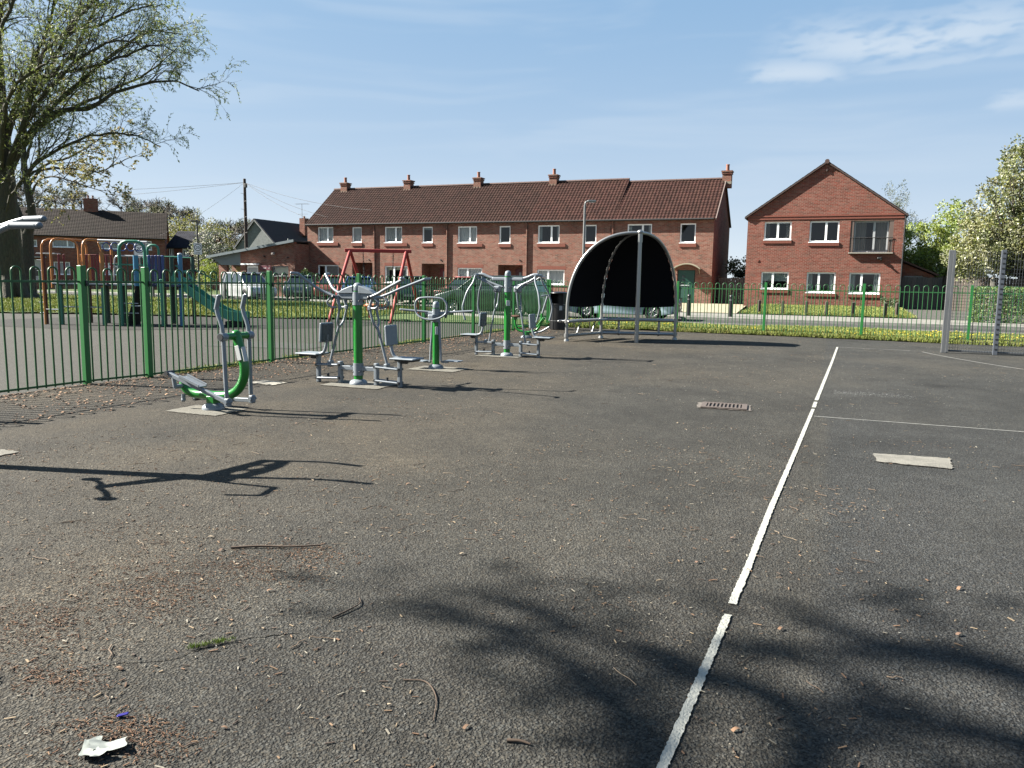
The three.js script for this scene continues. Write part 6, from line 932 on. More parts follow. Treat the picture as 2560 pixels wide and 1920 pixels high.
// a tree along given main limbs; finer branches and leaf sprays grow from them
function guidedTree(name, label, pos, ry, trunks, guides, o) {
  const t = thing(name, label, 'tree', pos, ry, o.group), w = new Wood(), tw = new Wood(), lv = new Leaves(o.seed), r = rng(o.seed + 1);
  const spray = (p, dir, len, droop) => { const n = o.sprayN ?? 7; let q = p.clone(), d = dir.clone(); const pts = [q.clone()]; for (let i = 0; i < n; i++) { d.add(V((r() - 0.5) * 0.35, -droop * (0.25 + i / n), (r() - 0.5) * 0.35)).normalize(); q = q.clone().addScaledVector(d, len / n); pts.push(q); if (i > 0 || o.sprayN < 4) for (let k = 0; k < (o.leafPer ?? 3); k++) { const ld = d.clone().addScaledVector(randDir(r), 0.85).add(V(0, -droop * 0.5, 0)).normalize(); lv.leaf(q.clone().addScaledVector(randDir(r), len * 0.04), ld, o.leaf[0] * (0.6 + 0.8 * r()), o.leaf[1] * (0.7 + 0.6 * r()), o.colors[Math.floor(r() * o.colors.length)]); } } tw.limb(pts, o.twig ?? 0.012, 0.004, 3); };
  const grow = (pts, r0, r1, level) => {
    let L = 0; const cum = [0]; for (let i = 1; i < pts.length; i++) { L += pts[i].distanceTo(pts[i - 1]); cum.push(L); }
    const sp = o.spacing[level], n = Math.max(1, Math.round(L * (1 - o.bare[level]) / sp));
    for (let k = 0; k < n; k++) {
      const s = L * o.bare[level] + (k + r()) * sp; if (s >= L) continue; let i = 1; while (i < cum.length - 1 && cum[i] < s) i++; const f = (s - cum[i - 1]) / (cum[i] - cum[i - 1]), p = pts[i - 1].clone().lerp(pts[i], f), tan = pts[i].clone().sub(pts[i - 1]).normalize(), rr = mix(r0, r1, s / L);
      const d = tan.clone().multiplyScalar(o.along[level]).add(randDir(r).multiplyScalar(0.75)).add(V(0, o.rise[level], 0)).normalize(), len = o.len[level] * (0.55 + 0.8 * r()) * (1 - 0.35 * s / L);
      if (level === o.levels - 1) { spray(p, d, len, o.droop * (0.5 + r())); continue; }
      const q = [p]; let c = p.clone(), e = d.clone(); const m = 4 + level; for (let j = 0; j < m; j++) { e.add(randDir(r).multiplyScalar(0.28)).add(V(0, o.rise[level] * 0.12 - o.droop * 0.10 * j * (level > 0 ? 1 : 0.3), 0)).normalize(); c = c.clone().addScaledVector(e, len / m); q.push(c); }
      const b0 = Math.min(rr * 0.62, o.rad[level]); w.limb(q, b0, b0 * 0.3, level ? 4 : 5); grow(q, b0, b0 * 0.3, level + 1);
    }
  };
  for (const [pts, r0, r1] of trunks) { const P = smooth(pts.map((p) => V(...p)), 14); if (pts[0][1] < 0.1) { P[0].y = -0.15; } w.limb(P, r0, r1, 11, 0.75); if (o.flare && pts[0][1] < 0.1) for (let i = 0; i < 6; i++) { const a = i / 6 * 6.28 + r(); w.limb([V(Math.cos(a) * r0 * 2.0, -0.1, Math.sin(a) * r0 * 2.0), V(Math.cos(a) * r0 * 1.1, 0.25, Math.sin(a) * r0 * 1.1), V(Math.cos(a) * r0 * 0.55, 1.2, Math.sin(a) * r0 * 0.55)], r0 * 0.35, r0 * 0.45, 6); } if (o.trunkSprays) grow(P.slice(5), r1, r1 * 0.6, o.levels - 1); }
  for (const [pts, r0, r1] of guides) { const P = smooth(pts.map((p) => V(p[0], p[1], p[2] ?? 0)), 18); P.forEach((p, i) => { if (i) p.add(randDir(r).multiplyScalar(0.06)); }); w.limb(P, r0, r1, 7); grow(P, r0, r1, 0); }
  part('trunk', w.geo(), o.bark, t); stuffPart('twigs', tw.geo(), o.bark, t); stuffPart('crown', lv.geo(), o.leafMat ?? leafM, t); return t;
}
{
  const green = [[0.22, 0.28, 0.06], [0.26, 0.31, 0.07], [0.18, 0.25, 0.06], [0.32, 0.34, 0.09]];
  const G = [
    [[[0, 5.5, 0.2], [1.9, 8.7, 0.4], [3.6, 9.6, 0.6], [5.1, 9.75, 0.5], [5.7, 10.25, 0.4], [7.5, 10.9, 0.4], [9.0, 11.2, 0.2], [10.3, 10.7, 0]], 0.170, 0.03],
    [[[0, 7, 0], [0.5, 9.1, -0.2], [1.4, 10.1, -0.3], [2.0, 10.9, -0.4], [2.9, 11.95, -0.6], [4.1, 13.6, -0.8], [4.9, 15.5, -1], [5.6, 17.5, -1]], 0.163, 0.04],
    [[[0.2, 6, 0], [1.9, 8.8, 1], [2.9, 10.9, 1.5], [3.6, 12.1, 1.8], [4.6, 12.8, 2], [5.6, 13.8, 2], [7, 15, 2], [8, 16.2, 2]], 0.150, 0.03],
    [[[0, 10, 0], [0.1, 12.2, 0.5], [1.1, 14.5, 0.8], [1.6, 15.6, 1], [2.4, 18, 1]], 0.136, 0.04],
    [[[2.9, 10.9, 1.5], [5, 11.4, 1.2], [7, 12.2, 0.8], [8.5, 12.8, 0.5], [9.3, 12.5, 0.4]], 0.095, 0.02],
    [[[4.6, 12.8, 2], [6.5, 13.6, 1.4], [8, 14.4, 1], [8.9, 14.6, 0.8]], 0.082, 0.02],
    [[[0, 6.2, 0], [1.4, 8.2, 2], [3, 9.8, 3.6], [4.8, 10.6, 4.6], [6.4, 11.2, 5]], 0.136, 0.03],
    [[[0, 7.2, 0], [1.4, 9.6, -2], [3.4, 11.2, -3.6], [5.4, 12.6, -4.6], [7, 14, -5]], 0.136, 0.03],
    [[[0, 6.5, 0], [-1.8, 9, 0.5], [-4, 12, 1], [-6, 14, 1]], 0.170, 0.04],
    [[[0, 9, 0], [-2, 13, -0.5], [-3.5, 17, -1]], 0.150, 0.04],
    [[[0.1, 5.0, 0], [2.2, 7.0, 0.6], [4.2, 8.0, 0.9], [6.0, 8.4, 1.0], [7.6, 8.3, 1.0], [8.6, 7.8, 1.0]], 0.095, 0.02],
    [[[0, 8.2, 0], [1.6, 11.2, 2.6], [3.0, 13.4, 3.4], [4.6, 15.2, 3.8], [6, 16.6, 4]], 0.122, 0.03],
    [[[0.2, 8, 0], [0.8, 10.5, 1.5], [1.4, 13, 2.2], [2.4, 15.6, 2.6]], 0.109, 0.03],
    [[[0, 4.2, 0.2], [0.8, 5.2, 0.8], [2.0, 6.4, 1.2], [3.4, 7.6, 1.6], [4.6, 8.6, 1.6]], 0.068, 0.02],
    [[[0, 7.6, 0], [1.2, 10.2, 0.3], [2.4, 12.6, 0.2], [3.2, 15.0, 0], [3.8, 17.6, 0]], 0.14, 0.03],
    [[[0.6, 7.2, 0], [2.4, 9.9, -0.6], [4.2, 11.8, -1.0], [6.0, 13.2, -1.2], [7.6, 14.0, -1.2], [9.0, 13.8, -1.2]], 0.14, 0.02],
    [[[0.4, 6.6, 0.3], [2.6, 9.3, 1.6], [4.6, 10.9, 2.2], [6.4, 12.0, 2.6], [8.2, 12.3, 2.8], [9.6, 11.6, 2.8]], 0.14, 0.02],
    [[[2.0, 10.9, -0.4], [3.6, 13.2, 0], [5.4, 15.0, 0.4], [6.8, 16.6, 0.6]], 0.10, 0.02],
  ];
  guidedTree('willow_tree', 'huge spreading willow with thin olive leaves and drooping outer twigs', [-39.9, 0, -28.4], rad(22), [[[[0, 0, 0], [0, 3, 0], [0, 6, 0], [-0.1, 10, 0], [-0.2, 15, -0.2], [-0.1, 20, 0]], 0.80, 0.36]], G,
    { seed: 4001, levels: 3, spacing: [0.55, 0.36, 0.27], bare: [0.16, 0.10, 0.05], along: [1.25, 1.0, 0.7], rise: [0.38, 0.16, 0.0], len: [2.5, 1.3, 0.95], rad: [0.040, 0.016], droop: 0.20, leaf: [0.145, 0.020], leafPer: 3, sprayN: 5, twig: 0.008, colors: green, bark: bark(0.060, 0.054, 0.041), flare: true, group: 'big trees on the green' });
  const olive = [[0.30, 0.27, 0.09], [0.24, 0.25, 0.07], [0.36, 0.28, 0.11]];
  guidedTree('poplar_tree', 'forked tree coming into sparse bronze leaf beside the willow', [-53.9, 0, -39.8], rad(22), [[[[0, 0, 0], [0.0, 2.5, 0], [0.1, 4.3, 0]], 0.52, 0.42], [[[0.1, 4.2, 0], [-0.4, 5.6, 0], [-0.9, 7.6, 0], [-1.1, 12, 0]], 0.34, 0.14], [[[0.1, 4.2, 0], [0.6, 5.4, 0.1], [0.4, 7.6, 0.1], [0.2, 9.6, 0], [0.6, 13, 0], [1.4, 17, 0]], 0.36, 0.10]],
    [[[[0.4, 7.6, 0], [1.3, 8.6, 0.2], [2.6, 8.85, 0.3], [4.0, 8.85, 0.3], [5.5, 8.7, 0.2], [7.0, 9.4, 0], [8.2, 9.9, 0]], 0.12, 0.02], [[[0.3, 8.2, 0], [1.3, 9.1, -0.5], [3.6, 10.1, -0.8], [5.3, 11.2, -1], [6.6, 12.0, -1]], 0.11, 0.02], [[[0.5, 7.0, 0], [2, 8.1, 1], [3.5, 8.1, 1.4], [5.5, 7.5, 1.6], [7.3, 6.9, 1.6]], 0.09, 0.015], [[[0.3, 9.4, 0], [1.5, 11.5, 0.5], [3, 13.5, 0.8], [4.6, 15, 1]], 0.11, 0.02], [[[-0.6, 6.5, 0], [-2, 8.5, 0.5], [-4, 10, 1]], 0.12, 0.02], [[[0.2, 5.8, 0.1], [1.2, 6.4, 0.6], [2.4, 6.6, 1.0], [3.8, 6.2, 1.2]], 0.07, 0.012]],
    { seed: 4107, levels: 3, spacing: [0.5, 0.4, 0.25], bare: [0.25, 0.15, 0.1], along: [0.9, 0.9, 0.7], rise: [0.15, 0.05, 0], len: [2.0, 1.1, 0.6], rad: [0.04, 0.018], droop: 0.10, leaf: [0.17, 0.06], leafPer: 3, sprayN: 3, colors: olive, bark: bark(0.050, 0.045, 0.037), group: 'big trees on the green', twig: 0.01 });
}
// trees beside the court, outside the picture on the sunny side: their boughs shade the near asphalt
{
  const S = [-SUN.x / SUN.y, -SUN.z / SUN.y], up = (x, z, h) => [x - S[0] * h, h, z - S[1] * h];
  const T = [-19.2, 0, 3.4], rel = (p) => [p[0] - T[0], p[1], p[2] - T[2]];
  const boughs = [
    [[-0.30, -1.4, 6.4], [-0.44, -2.27, 7.0], [-0.60, -2.41, 7.2], [-0.89, -2.62, 7.4], [-1.19, -2.74, 7.6], [-1.6, -2.8, 7.8]],
    [[0.25, -1.5, 7.0], [-0.11, -2.52, 7.6], [-0.36, -2.65, 7.8], [-0.52, -2.73, 8.0], [-0.75, -2.81, 8.1], [-1.1, -2.95, 8.3]],
    [[1.2, -2.0, 7.2], [0.72, -3.1, 8.0], [0.45, -3.16, 8.2], [0.09, -3.20, 8.4], [-0.19, -3.42, 8.5]],
    [[1.3, -1.6, 6.8], [0.8, -2.4, 7.2], [0.62, -2.65, 7.4], [0.23, -2.64, 7.6], [0.0, -2.9, 7.8]],
  ].map((b) => [b.map(([x, z, h]) => rel(up(x, z, h + 4.6))), 0.085, 0.03]);
  const stems = boughs.map(([b], i) => [[[0.0, 5.4 + i * 0.25, 0], [b[0][0] * 0.5, mix(5.4, b[0][1], 0.62), b[0][2] * 0.5], b[0]], 0.13, 0.055]);
  guidedTree('birch_tree', 'open crowned tree beside the court casting bough shadows on the asphalt', T, 0, [[[[0, 0, 0], [0.1, 3, 0], [0, 6.5, 0.1], [0.3, 10, 0.4]], 0.26, 0.12], ...stems], boughs,
    { seed: 4203, levels: 2, spacing: [0.30, 0.20], bare: [0.05, 0.1], along: [0.8, 0.8], rise: [0.05, 0], len: [0.6, 0.4], rad: [0.012, 0.006], droop: 0.12, leaf: [0.08, 0.034], leafPer: 3, sprayN: 4, colors: [[0.06, 0.10, 0.02]], bark: bark(0.147, 0.1411, 0.1294) });
}
// a crown built of leaf clumps spread through a volume
function clumpTree(name, label, pos, o) {
  const t = thing(name, label, o.category ?? 'tree', pos, 0, o.group), r = rng(o.seed), w = new Wood(), lv = new Leaves(o.seed + 5), pt = o.petals ? new Leaves(o.seed + 9) : null, C = [];
  for (const [cx, cy, cz, rx, ry, rz, n] of o.blobs) for (let i = 0; i < n; i++) { const d = randDir(r), k = Math.pow(r(), o.fill ?? 0.45) * (0.9 + 0.22 * r()); C.push(V(cx + d.x * rx * k, Math.max(o.floor ?? 0.15, cy + d.y * ry * k), cz + d.z * rz * k)); }
  const top = V(...(o.fork ?? [0, 1.2, 0])); if (o.trunk) w.limb(smooth([V(0, -0.1, 0), V(0.05, top.y * 0.5, 0), top], 6), o.trunk, o.trunk * 0.75, 8);
  C.forEach((c, i) => { if (i % (o.limbEvery ?? 3) === 0) { const m = top.clone().lerp(c, 0.55).add(V((r() - 0.5) * 0.4, 0.25 * r(), (r() - 0.5) * 0.4)); w.limb(smooth([top, m, c], 5), (o.trunk ?? 0.1) * 0.26, 0.008, 4); }
    const nl = Math.round(o.leaves * (0.6 + 0.8 * r())), sg = o.sigma * (0.6 + 0.8 * r()), tone = 0.75 + 0.5 * r(), main = o.colors[Math.floor(r() * o.colors.length)];
    for (let k = 0; k < nl; k++) { const d = randDir(r), p = c.clone().addScaledVector(d, sg * Math.pow(r(), 0.6)); const bl = pt && r() < o.petals; (bl ? pt : lv).leaf(p, d.add(randDir(r).multiplyScalar(0.8)).add(V(0, o.updir ?? 0, 0)).normalize(), o.leaf[0] * (0.6 + 0.8 * r()), o.leaf[1] * (0.7 + 0.6 * r()), (bl ? o.petal : main).map((v) => v * tone)); } });
  if (o.trunk) part('trunk', w.geo(), o.bark ?? bark(0.0588, 0.05, 0.0412), t); stuffPart('crown', lv.geo(), leafM, t); if (pt) stuffPart('blossom', pt.geo(), petalM, t); return t;
}
const yg = [[0.30, 0.38, 0.04], [0.34, 0.40, 0.05], [0.24, 0.33, 0.04]], mid = [[0.07, 0.12, 0.025], [0.10, 0.14, 0.03], [0.13, 0.15, 0.04]];
clumpTree('cherry_tree', 'tall blossoming cherry with cream flower clusters over the board fence', [8.1, 0, -42.6], { seed: 51, trunk: 0.2, fork: [-0.1, 2.0, 0], blobs: [[-0.6, 4.0, 0, 2.5, 2.3, 2.4, 150], [0.3, 6.0, 0, 2.6, 2.0, 2.2, 130], [-1.6, 3.0, 0.3, 1.9, 1.3, 1.5, 90], [2.0, 5, 0, 3, 3, 2.6, 110], [0.0, 7.6, 0, 1.5, 1.0, 1.2, 34]], fill: 0.6, leaves: 74, sigma: 0.32, leaf: [0.12, 0.04], colors: [[0.22, 0.25, 0.05], [0.17, 0.20, 0.045], [0.26, 0.26, 0.07]], petals: 0.13, petal: [0.42, 0.41, 0.30], limbEvery: 3 });
clumpTree('lime_tree', 'bright yellow green spring tree behind the lean to', [5.6, 0, -52.6], { seed: 52, trunk: 0.16, fork: [0, 1.2, 0], blobs: [[-1.2, 3.0, 0.4, 2.0, 2.4, 1.8, 120], [0.6, 4.0, 0.2, 1.9, 2.6, 1.8, 130], [2.6, 4.0, 0, 1.8, 2.2, 1.6, 80], [0.4, 2.2, 1.2, 2.6, 1.6, 1, 70]], fill: 0.55, leaves: 62, sigma: 0.32, leaf: [0.13, 0.05], colors: yg, updir: 0.35, limbEvery: 4 });
clumpTree('birch_tree', 'pale feathery birch rising behind the brick house roof', [4.6, 0, -78], { seed: 53, trunk: 0.16, fork: [0, 4, 0], blobs: [[0, 8.0, 0, 1.5, 2.8, 1.4, 70], [1.6, 6.6, 0, 1.4, 1.8, 1.3, 40], [-1.6, 5.6, 0, 1.4, 1.8, 1.3, 36]], fill: 0.6, leaves: 40, sigma: 0.42, leaf: [0.16, 0.03], colors: [[0.10, 0.13, 0.07], [0.13, 0.15, 0.09]], bark: bark(0.2352, 0.2352, 0.2234), limbEvery: 2 });
clumpTree('hawthorn_tree', 'rounded tree smothered in white blossom beside the speed sign', [-51.2, 0, -54.9], { seed: 54, trunk: 0.16, fork: [0, 1.3, 0], blobs: [[0, 3.7, 0, 1.7, 1.9, 1.5, 110], [0.5, 2.6, 0.2, 1.5, 1.2, 1.2, 50]], fill: 0.4, leaves: 44, sigma: 0.38, leaf: [0.15, 0.06], colors: mid, petals: 0.55, petal: [0.60, 0.58, 0.48] });
clumpTree('golden_willow', 'rounded golden green willow against the wooded hill', [-73, 0, -76.5], { seed: 55, trunk: 0.3, fork: [0, 2, 0], blobs: [[0, 5.2, 0, 4.6, 3.6, 4, 190]], fill: 0.35, leaves: 46, sigma: 0.7, leaf: [0.26, 0.07], colors: [[0.20, 0.20, 0.03], [0.23, 0.21, 0.035], [0.17, 0.18, 0.03]] });
clumpTree('conifer_bush', 'yellow green conifer bush under the blossom tree', [-49.6, 0, -53.0], { seed: 56, category: 'shrub', trunk: 0.06, fork: [0, 0.5, 0], blobs: [[0, 1.2, 0, 1.1, 1.3, 1, 40], [0.1, 2.2, 0, 0.6, 0.9, 0.6, 16]], leaves: 50, sigma: 0.26, leaf: [0.14, 0.03], colors: yg, updir: 0.8 });
clumpTree('laurel_bush', 'rounded glossy bush beside the community room window', [-33.9, 0.1, -45.4], { seed: 57, category: 'shrub', trunk: 0.05, fork: [0, 0.4, 0], blobs: [[0, 0.95, 0, 1.3, 0.9, 0.7, 70]], fill: 0.3, leaves: 44, sigma: 0.18, leaf: [0.12, 0.045], colors: [[0.10, 0.17, 0.03], [0.07, 0.13, 0.03]] });
clumpTree('climbing_shrub', 'loose shrub at the corner of the brick house', [2.75, 0.15, -44.9], { seed: 58, category: 'shrub', trunk: 0.03, fork: [0, 0.2, 0], blobs: [[0, 0.5, 0, 0.35, 0.5, 0.3, 14]], leaves: 34, sigma: 0.14, leaf: [0.10, 0.03], colors: mid });
clumpTree('garden_shrub', 'leafy shrub in the gap between terrace and house', [-5.5, 0.2, -53], { seed: 59, category: 'shrub', trunk: 0.06, fork: [0, 0.6, 0], blobs: [[0, 2.0, 0, 1.0, 1.5, 0.8, 50]], leaves: 40, sigma: 0.26, leaf: [0.13, 0.05], colors: mid });
{ // clipped hedge: a box of close leaves over a dark core
  const t = thing('hedge', 'dense clipped green hedge beside the driveway', 'hedge', [5.2, 0, -35.6], rad(-4)), r = rng(60), lv = new Leaves(61), L = 12, H = 1.42, D = 1.1;
  for (let i = 0; i < 30000; i++) { const f = r(), p = f < 0.36 ? V(r() * L, r() * H, D * (0.96 + 0.07 * r())) : f < 0.52 ? V(r() * L, H * (0.97 + 0.06 * r()), r() * D) : f < 0.62 ? V(L * 0.03 * (r() - 0.5), r() * H, r() * D) : V(r() * L, r() * H, r() * D); p.z += 0.06 * Math.sin(p.x * 3) + 0.05 * Math.sin(p.y * 5); p.y = Math.max(0.02, p.y); lv.leaf(p, randDir(r).add(V(0, 0.4, 0.5)).normalize(), 0.075 * (0.7 + 0.6 * r()), 0.026, [[0.16, 0.28, 0.04], [0.22, 0.34, 0.05], [0.11, 0.21, 0.04]][Math.floor(r() * 3)]); }
  stuffPart('foliage', lv.geo(), leafM, t);
}
{ // the wooded hill on the horizon
  const g = new THREE.PlaneGeometry(220, 120, 60, 30); g.rotateX(-Math.PI / 2); const p = g.attributes.position, hillY = (x, z) => { const k = Math.exp(-1 * ((x + 40) / 62) ** 2 - (z / 34) ** 2); return 15.5 * k + 2.2 * fbm(x * 0.04 + 9, z * 0.04, 3, 5) * k - 0.6; }; for (let i = 0; i < p.count; i++) p.setY(i, hillY(p.getX(i), p.getZ(i))); g.computeVertexNormals(); const m = struct('wooded_hill', g, mat(0.0412, 0.0382, 0.0235, 1)); m.position.set(-128, 0, -146); m.rotation.y = rad(22);
  const r = rng(71), lv = new Leaves(72), w = new Wood(), twig = [[0.105, 0.09, 0.07], [0.12, 0.105, 0.075], [0.085, 0.08, 0.06], [0.11, 0.12, 0.05], [0.14, 0.15, 0.05]];
  for (let i = 0; i < 150; i++) {
    const x = -92 + r() * 150, z = -14 + r() * 40, y = hillY(x, z), h = 4.2 + 2.6 * r(), c = twig[Math.floor(r() * twig.length)], rx = 2.0 + 1.3 * r(), q = 0.8 + 0.4 * r(); if (y < 1.2 && r() < 0.6) continue;
    w.limb([V(x, y - 0.5, z), V(x, y + h * 0.5, z)], 0.2, 0.12, 4);
    for (let k = 0; k < 13; k++) { const d = randDir(r); d.y = Math.abs(d.y); const e = V(x + d.x * rx * 0.9, y + h * (0.55 + 0.42 * d.y), z + d.z * rx * 0.9); w.limb([V(x, y + h * 0.4, z), e], 0.07, 0.02, 3); for (let s = 0; s < 18; s++) { const dd = d.clone().add(randDir(r)).normalize(); lv.leaf(e.clone().addScaledVector(randDir(r), 0.8 * r()).addScaledVector(d, -r()), dd, 0.9 * (0.5 + r()), 0.035 + 0.05 * r(), c.map((v) => v * q)); } }
  }
  const o = new THREE.Group(); o.name = 'hill_wood'; o.userData = { kind: 'stuff', label: 'distant mostly leafless wood covering the hill' }; o.position.set(-128, 0, -146); o.rotation.y = rad(22); scene.add(o); stuffPart('hill_crowns', lv.geo(), petalM, o); stuffPart('hill_trunks', w.geo(), mat(0.0588, 0.05, 0.0412, 1), o);
}

// ================================================================ GRASS, LITTER
function scatter(name, label, geo, m, n, fn, seed, colors) { const I = new THREE.InstancedMesh(geo, m, n), r = rng(seed), d = new THREE.Object3D(), c = new THREE.Color(); for (let i = 0; i < n; i++) { fn(r, d, i); d.updateMatrix(); I.setMatrixAt(i, d.matrix); if (colors) { const q = colors[Math.floor(r() * colors.length)], k = 0.38 + 0.34 * r(); c.setRGB(q[0] * k, q[1] * k, q[2] * k); I.setColorAt(i, c); } } I.name = numbered(name); I.userData = { kind: 'stuff', label }; scene.add(I); return I; }
function tuft(n, h, s, seed) { const r = rng(seed), P = []; for (let i = 0; i < n; i++) { const a = r() * 6.28, l = h * (0.5 + 0.7 * r()), x = (r() - 0.5) * s, z = (r() - 0.5) * s, w = 0.0035 + 0.004 * r(), ox = Math.cos(a) * l * 0.5, oz = Math.sin(a) * l * 0.5, px = -Math.sin(a) * w, pz = Math.cos(a) * w; P.push(x - px, 0, z - pz, x + px, 0, z + pz, x + ox * 0.45 + px, l * 0.7, z + oz * 0.45 + pz, x - px, 0, z - pz, x + ox * 0.45 + px, l * 0.7, z + oz * 0.45 + pz, x + ox, l, z + oz); } const g = new THREE.BufferGeometry(); g.setAttribute('position', new THREE.Float32BufferAttribute(P, 3)); g.setAttribute('uv', new THREE.Float32BufferAttribute(new Float32Array(P.length / 3 * 2), 2)); g.computeVertexNormals(); return g; }
const bladeM = new THREE.MeshPhysicalMaterial({ color: 0xffffff, roughness: 0.9, transmission: 0.2, thickness: 0, side: THREE.DoubleSide });
const gcol = [[0.24, 0.30, 0.035], [0.29, 0.33, 0.045], [0.17, 0.24, 0.03], [0.34, 0.33, 0.08]];
const T1 = tuft(9, 0.085, 0.22, 5), T2 = tuft(8, 0.11, 0.22, 6);
scatter('verge_grass', 'rough sunlit grass along the verge behind the railing', T1, bladeM, 26000, (r, d) => { let x, z; do { x = -9 + r() * 20; z = -26.7 + r() * 4.6; } while (!inside(vergePts, x, z)); if (r() < 0.3) z = fenceZ(x) - 0.1 + (r() - 0.5) * 0.35; d.position.set(x, -0.02 + 0.1 * fbm(x * 0.8, z * 0.8, 3, 12) - 0.01, z); d.rotation.set(0, r() * 6.28, 0); d.scale.setScalar(0.6 + 0.9 * r() * (0.6 + 0.8 * fbm(x, z, 2, 88))); }, 801, gcol);
scatter('lawn_grass', 'short mown grass in front of the brick house', T2, bladeM, 9000, (r, d) => { const x = -3.75 + r() * 7, z = -45.5 + r() * 8.9; d.position.set(x, 0.15 + 0.16 * sstep(-36.6, -45, z) + 0.03 * fbm(x, z, 2, 3) - 0.01, z); d.rotation.set(0, r() * 6.28, 0); d.scale.setScalar(0.6 + 0.6 * r()); }, 802, gcol);
scatter('green_grass', 'mown grass of the green beyond the play frame', tuft(10, 0.10, 0.5, 8), bladeM, 26000, (r, d) => { let x, z; do { x = -48 + r() * 34; z = -36 + r() * 20; } while (!inside(greenPts, x, z)); d.position.set(x, 0.12 * fbm(x * 0.8, z * 0.8, 3, 12) - 0.01, z); d.rotation.set(0, r() * 6.28, 0); d.scale.setScalar(0.8 + 1.0 * r()); }, 803, gcol);
const dande = (() => { const g = new THREE.SphereGeometry(0.022, 6, 4); g.scale(1, 0.5, 1); return g; })();
scatter('dandelions', 'yellow dandelion heads dotted through the verge grass', dande, mat(1, 1, 1, 0.9), 520, (r, d) => { let x, z; do { x = -8 + r() * 18; z = -26 + r() * 3.6; } while (!inside(vergePts, x, z) || fbm(x * 0.6, z, 2, 66) < 0.42); d.position.set(x, 0.09 + 0.08 * r(), z); d.rotation.set(0, 0, 0); d.scale.setScalar(0.7 + 0.8 * r()); }, 804, [[0.55, 0.42, 0.01], [0.6, 0.5, 0.03]]);
// weeds and moss at the foot of the side railing
scatter('fence_weeds', 'weeds growing along the foot of the side railing', T1, bladeM, 1500, (r, d) => { let z; do { z = -4 - r() * 19; } while (fbm(z * 0.9, 3, 2, 44) < 0.5); d.position.set(-8.45 + (r() - 0.5) * 0.22 + 0.01 * z, 0, z); d.rotation.set(0, r() * 6.28, 0); d.scale.setScalar(0.25 + 0.7 * r() * r()); }, 805, gcol);
// fallen leaves, wood chips and twigs
const chip = (() => { const g = new THREE.PlaneGeometry(0.05, 0.022, 3, 1), p = g.attributes.position; for (let i = 0; i < p.count; i++) p.setZ(i, 0.010 * Math.cos(p.getX(i) * 60)); g.rotateX(-Math.PI / 2); g.computeVertexNormals(); return g; })();
const flake = rbox(0.03, 0.004, 0.008, 0.0012), stick = (() => { const w = new Wood(); w.limb([V(-0.06, 0.003, 0), V(-0.02, 0.004, 0.006), V(0.02, 0.004, -0.003), V(0.06, 0.003, 0.004)], 0.0028, 0.0016, 4); return w.geo(); })();
const litM = new THREE.MeshStandardMaterial({ color: 0xffffff, roughness: 0.95, side: THREE.DoubleSide });
const brown = [[0.20, 0.10, 0.05], [0.28, 0.15, 0.075], [0.14, 0.075, 0.04], [0.34, 0.21, 0.12], [0.10, 0.06, 0.035]];
scatter('leaf_litter', 'brown fallen leaves drifted against the side railing', chip, litM, 5200, (r, d) => { const z = -2.5 - r() * 20.5, k = Math.pow(r(), 2.2) * (1.2 + 0.8 * fbm(z * 0.5, 1, 2, 12)); d.position.set(-8.5 + 0.012 * z + 0.05 + k, 0.004 + 0.012 * r() * (1 - Math.min(1, k)), z); d.rotation.set((r() - 0.5) * 0.5, r() * 6.28, (r() - 0.5) * 0.5); d.scale.setScalar(0.35 + 0.7 * r()); }, 811, brown);
const drift = (x, z) => fbm(x * 1.1 + 3, z * 1.3, 3, 97);
const chips = (r, d, far) => { let x, z, k = 0; do { z = far ? -2 - Math.pow(r(), 1.0) * 19 : -1.2 - Math.pow(r(), 1.5) * 6.5; x = far ? -8 + r() * 12 : -6 + r() * 7.5; k++; } while (k < 12 && drift(x, z) < 0.30 + 0.34 * r() + (x > -1.6 ? 0.10 : 0)); d.position.set(x, 0.004, z); d.rotation.set((r() - 0.5) * 0.3, r() * 6.28, (r() - 0.5) * 0.3); };
scatter('wood_chips', 'small wood chips and bark bits strewn over the near asphalt', flake, litM, 11000, (r, d) => { chips(r, d); const s = 0.12 + 0.6 * Math.pow(r(), 3); d.scale.set(s * (0.7 + r()), 0.6, s * (0.7 + 0.6 * r())); }, 812, [[0.22, 0.14, 0.08], [0.16, 0.09, 0.05], [0.32, 0.24, 0.15], [0.09, 0.06, 0.042], [0.30, 0.27, 0.21]]);
scatter('grit', 'pale grit and seed husks scattered on the court', flake, litM, 5500, (r, d) => { chips(r, d, true); const s = (0.10 + 0.28 * r() * r()) * (1 + 0.05 * Math.max(0, -d.position.z - 4)); d.scale.set(s, 0.6, s * 1.6); }, 813, [[0.45, 0.43, 0.38], [0.35, 0.30, 0.22], [0.24, 0.17, 0.11]]);
scatter('dry_leaves', 'dry curled leaves lying about the court', chip, litM, 130, (r, d) => { chips(r, d, r() < 0.5); d.position.y = 0.006; d.scale.setScalar(0.28 + 0.42 * r()); }, 814, [[0.24, 0.14, 0.08], [0.17, 0.10, 0.065], [0.32, 0.25, 0.17]]);
scatter('twig_litter', 'short twigs scattered over the court', stick, litM, 620, (r, d) => { chips(r, d, r() < 0.6); d.position.y = 0.003; d.rotation.x = d.rotation.z = 0; d.scale.set(0.3 + 1.0 * r() * r(), 0.8, 0.5 + r()); }, 815, [[0.11, 0.075, 0.05], [0.17, 0.12, 0.08], [0.26, 0.20, 0.14]]);
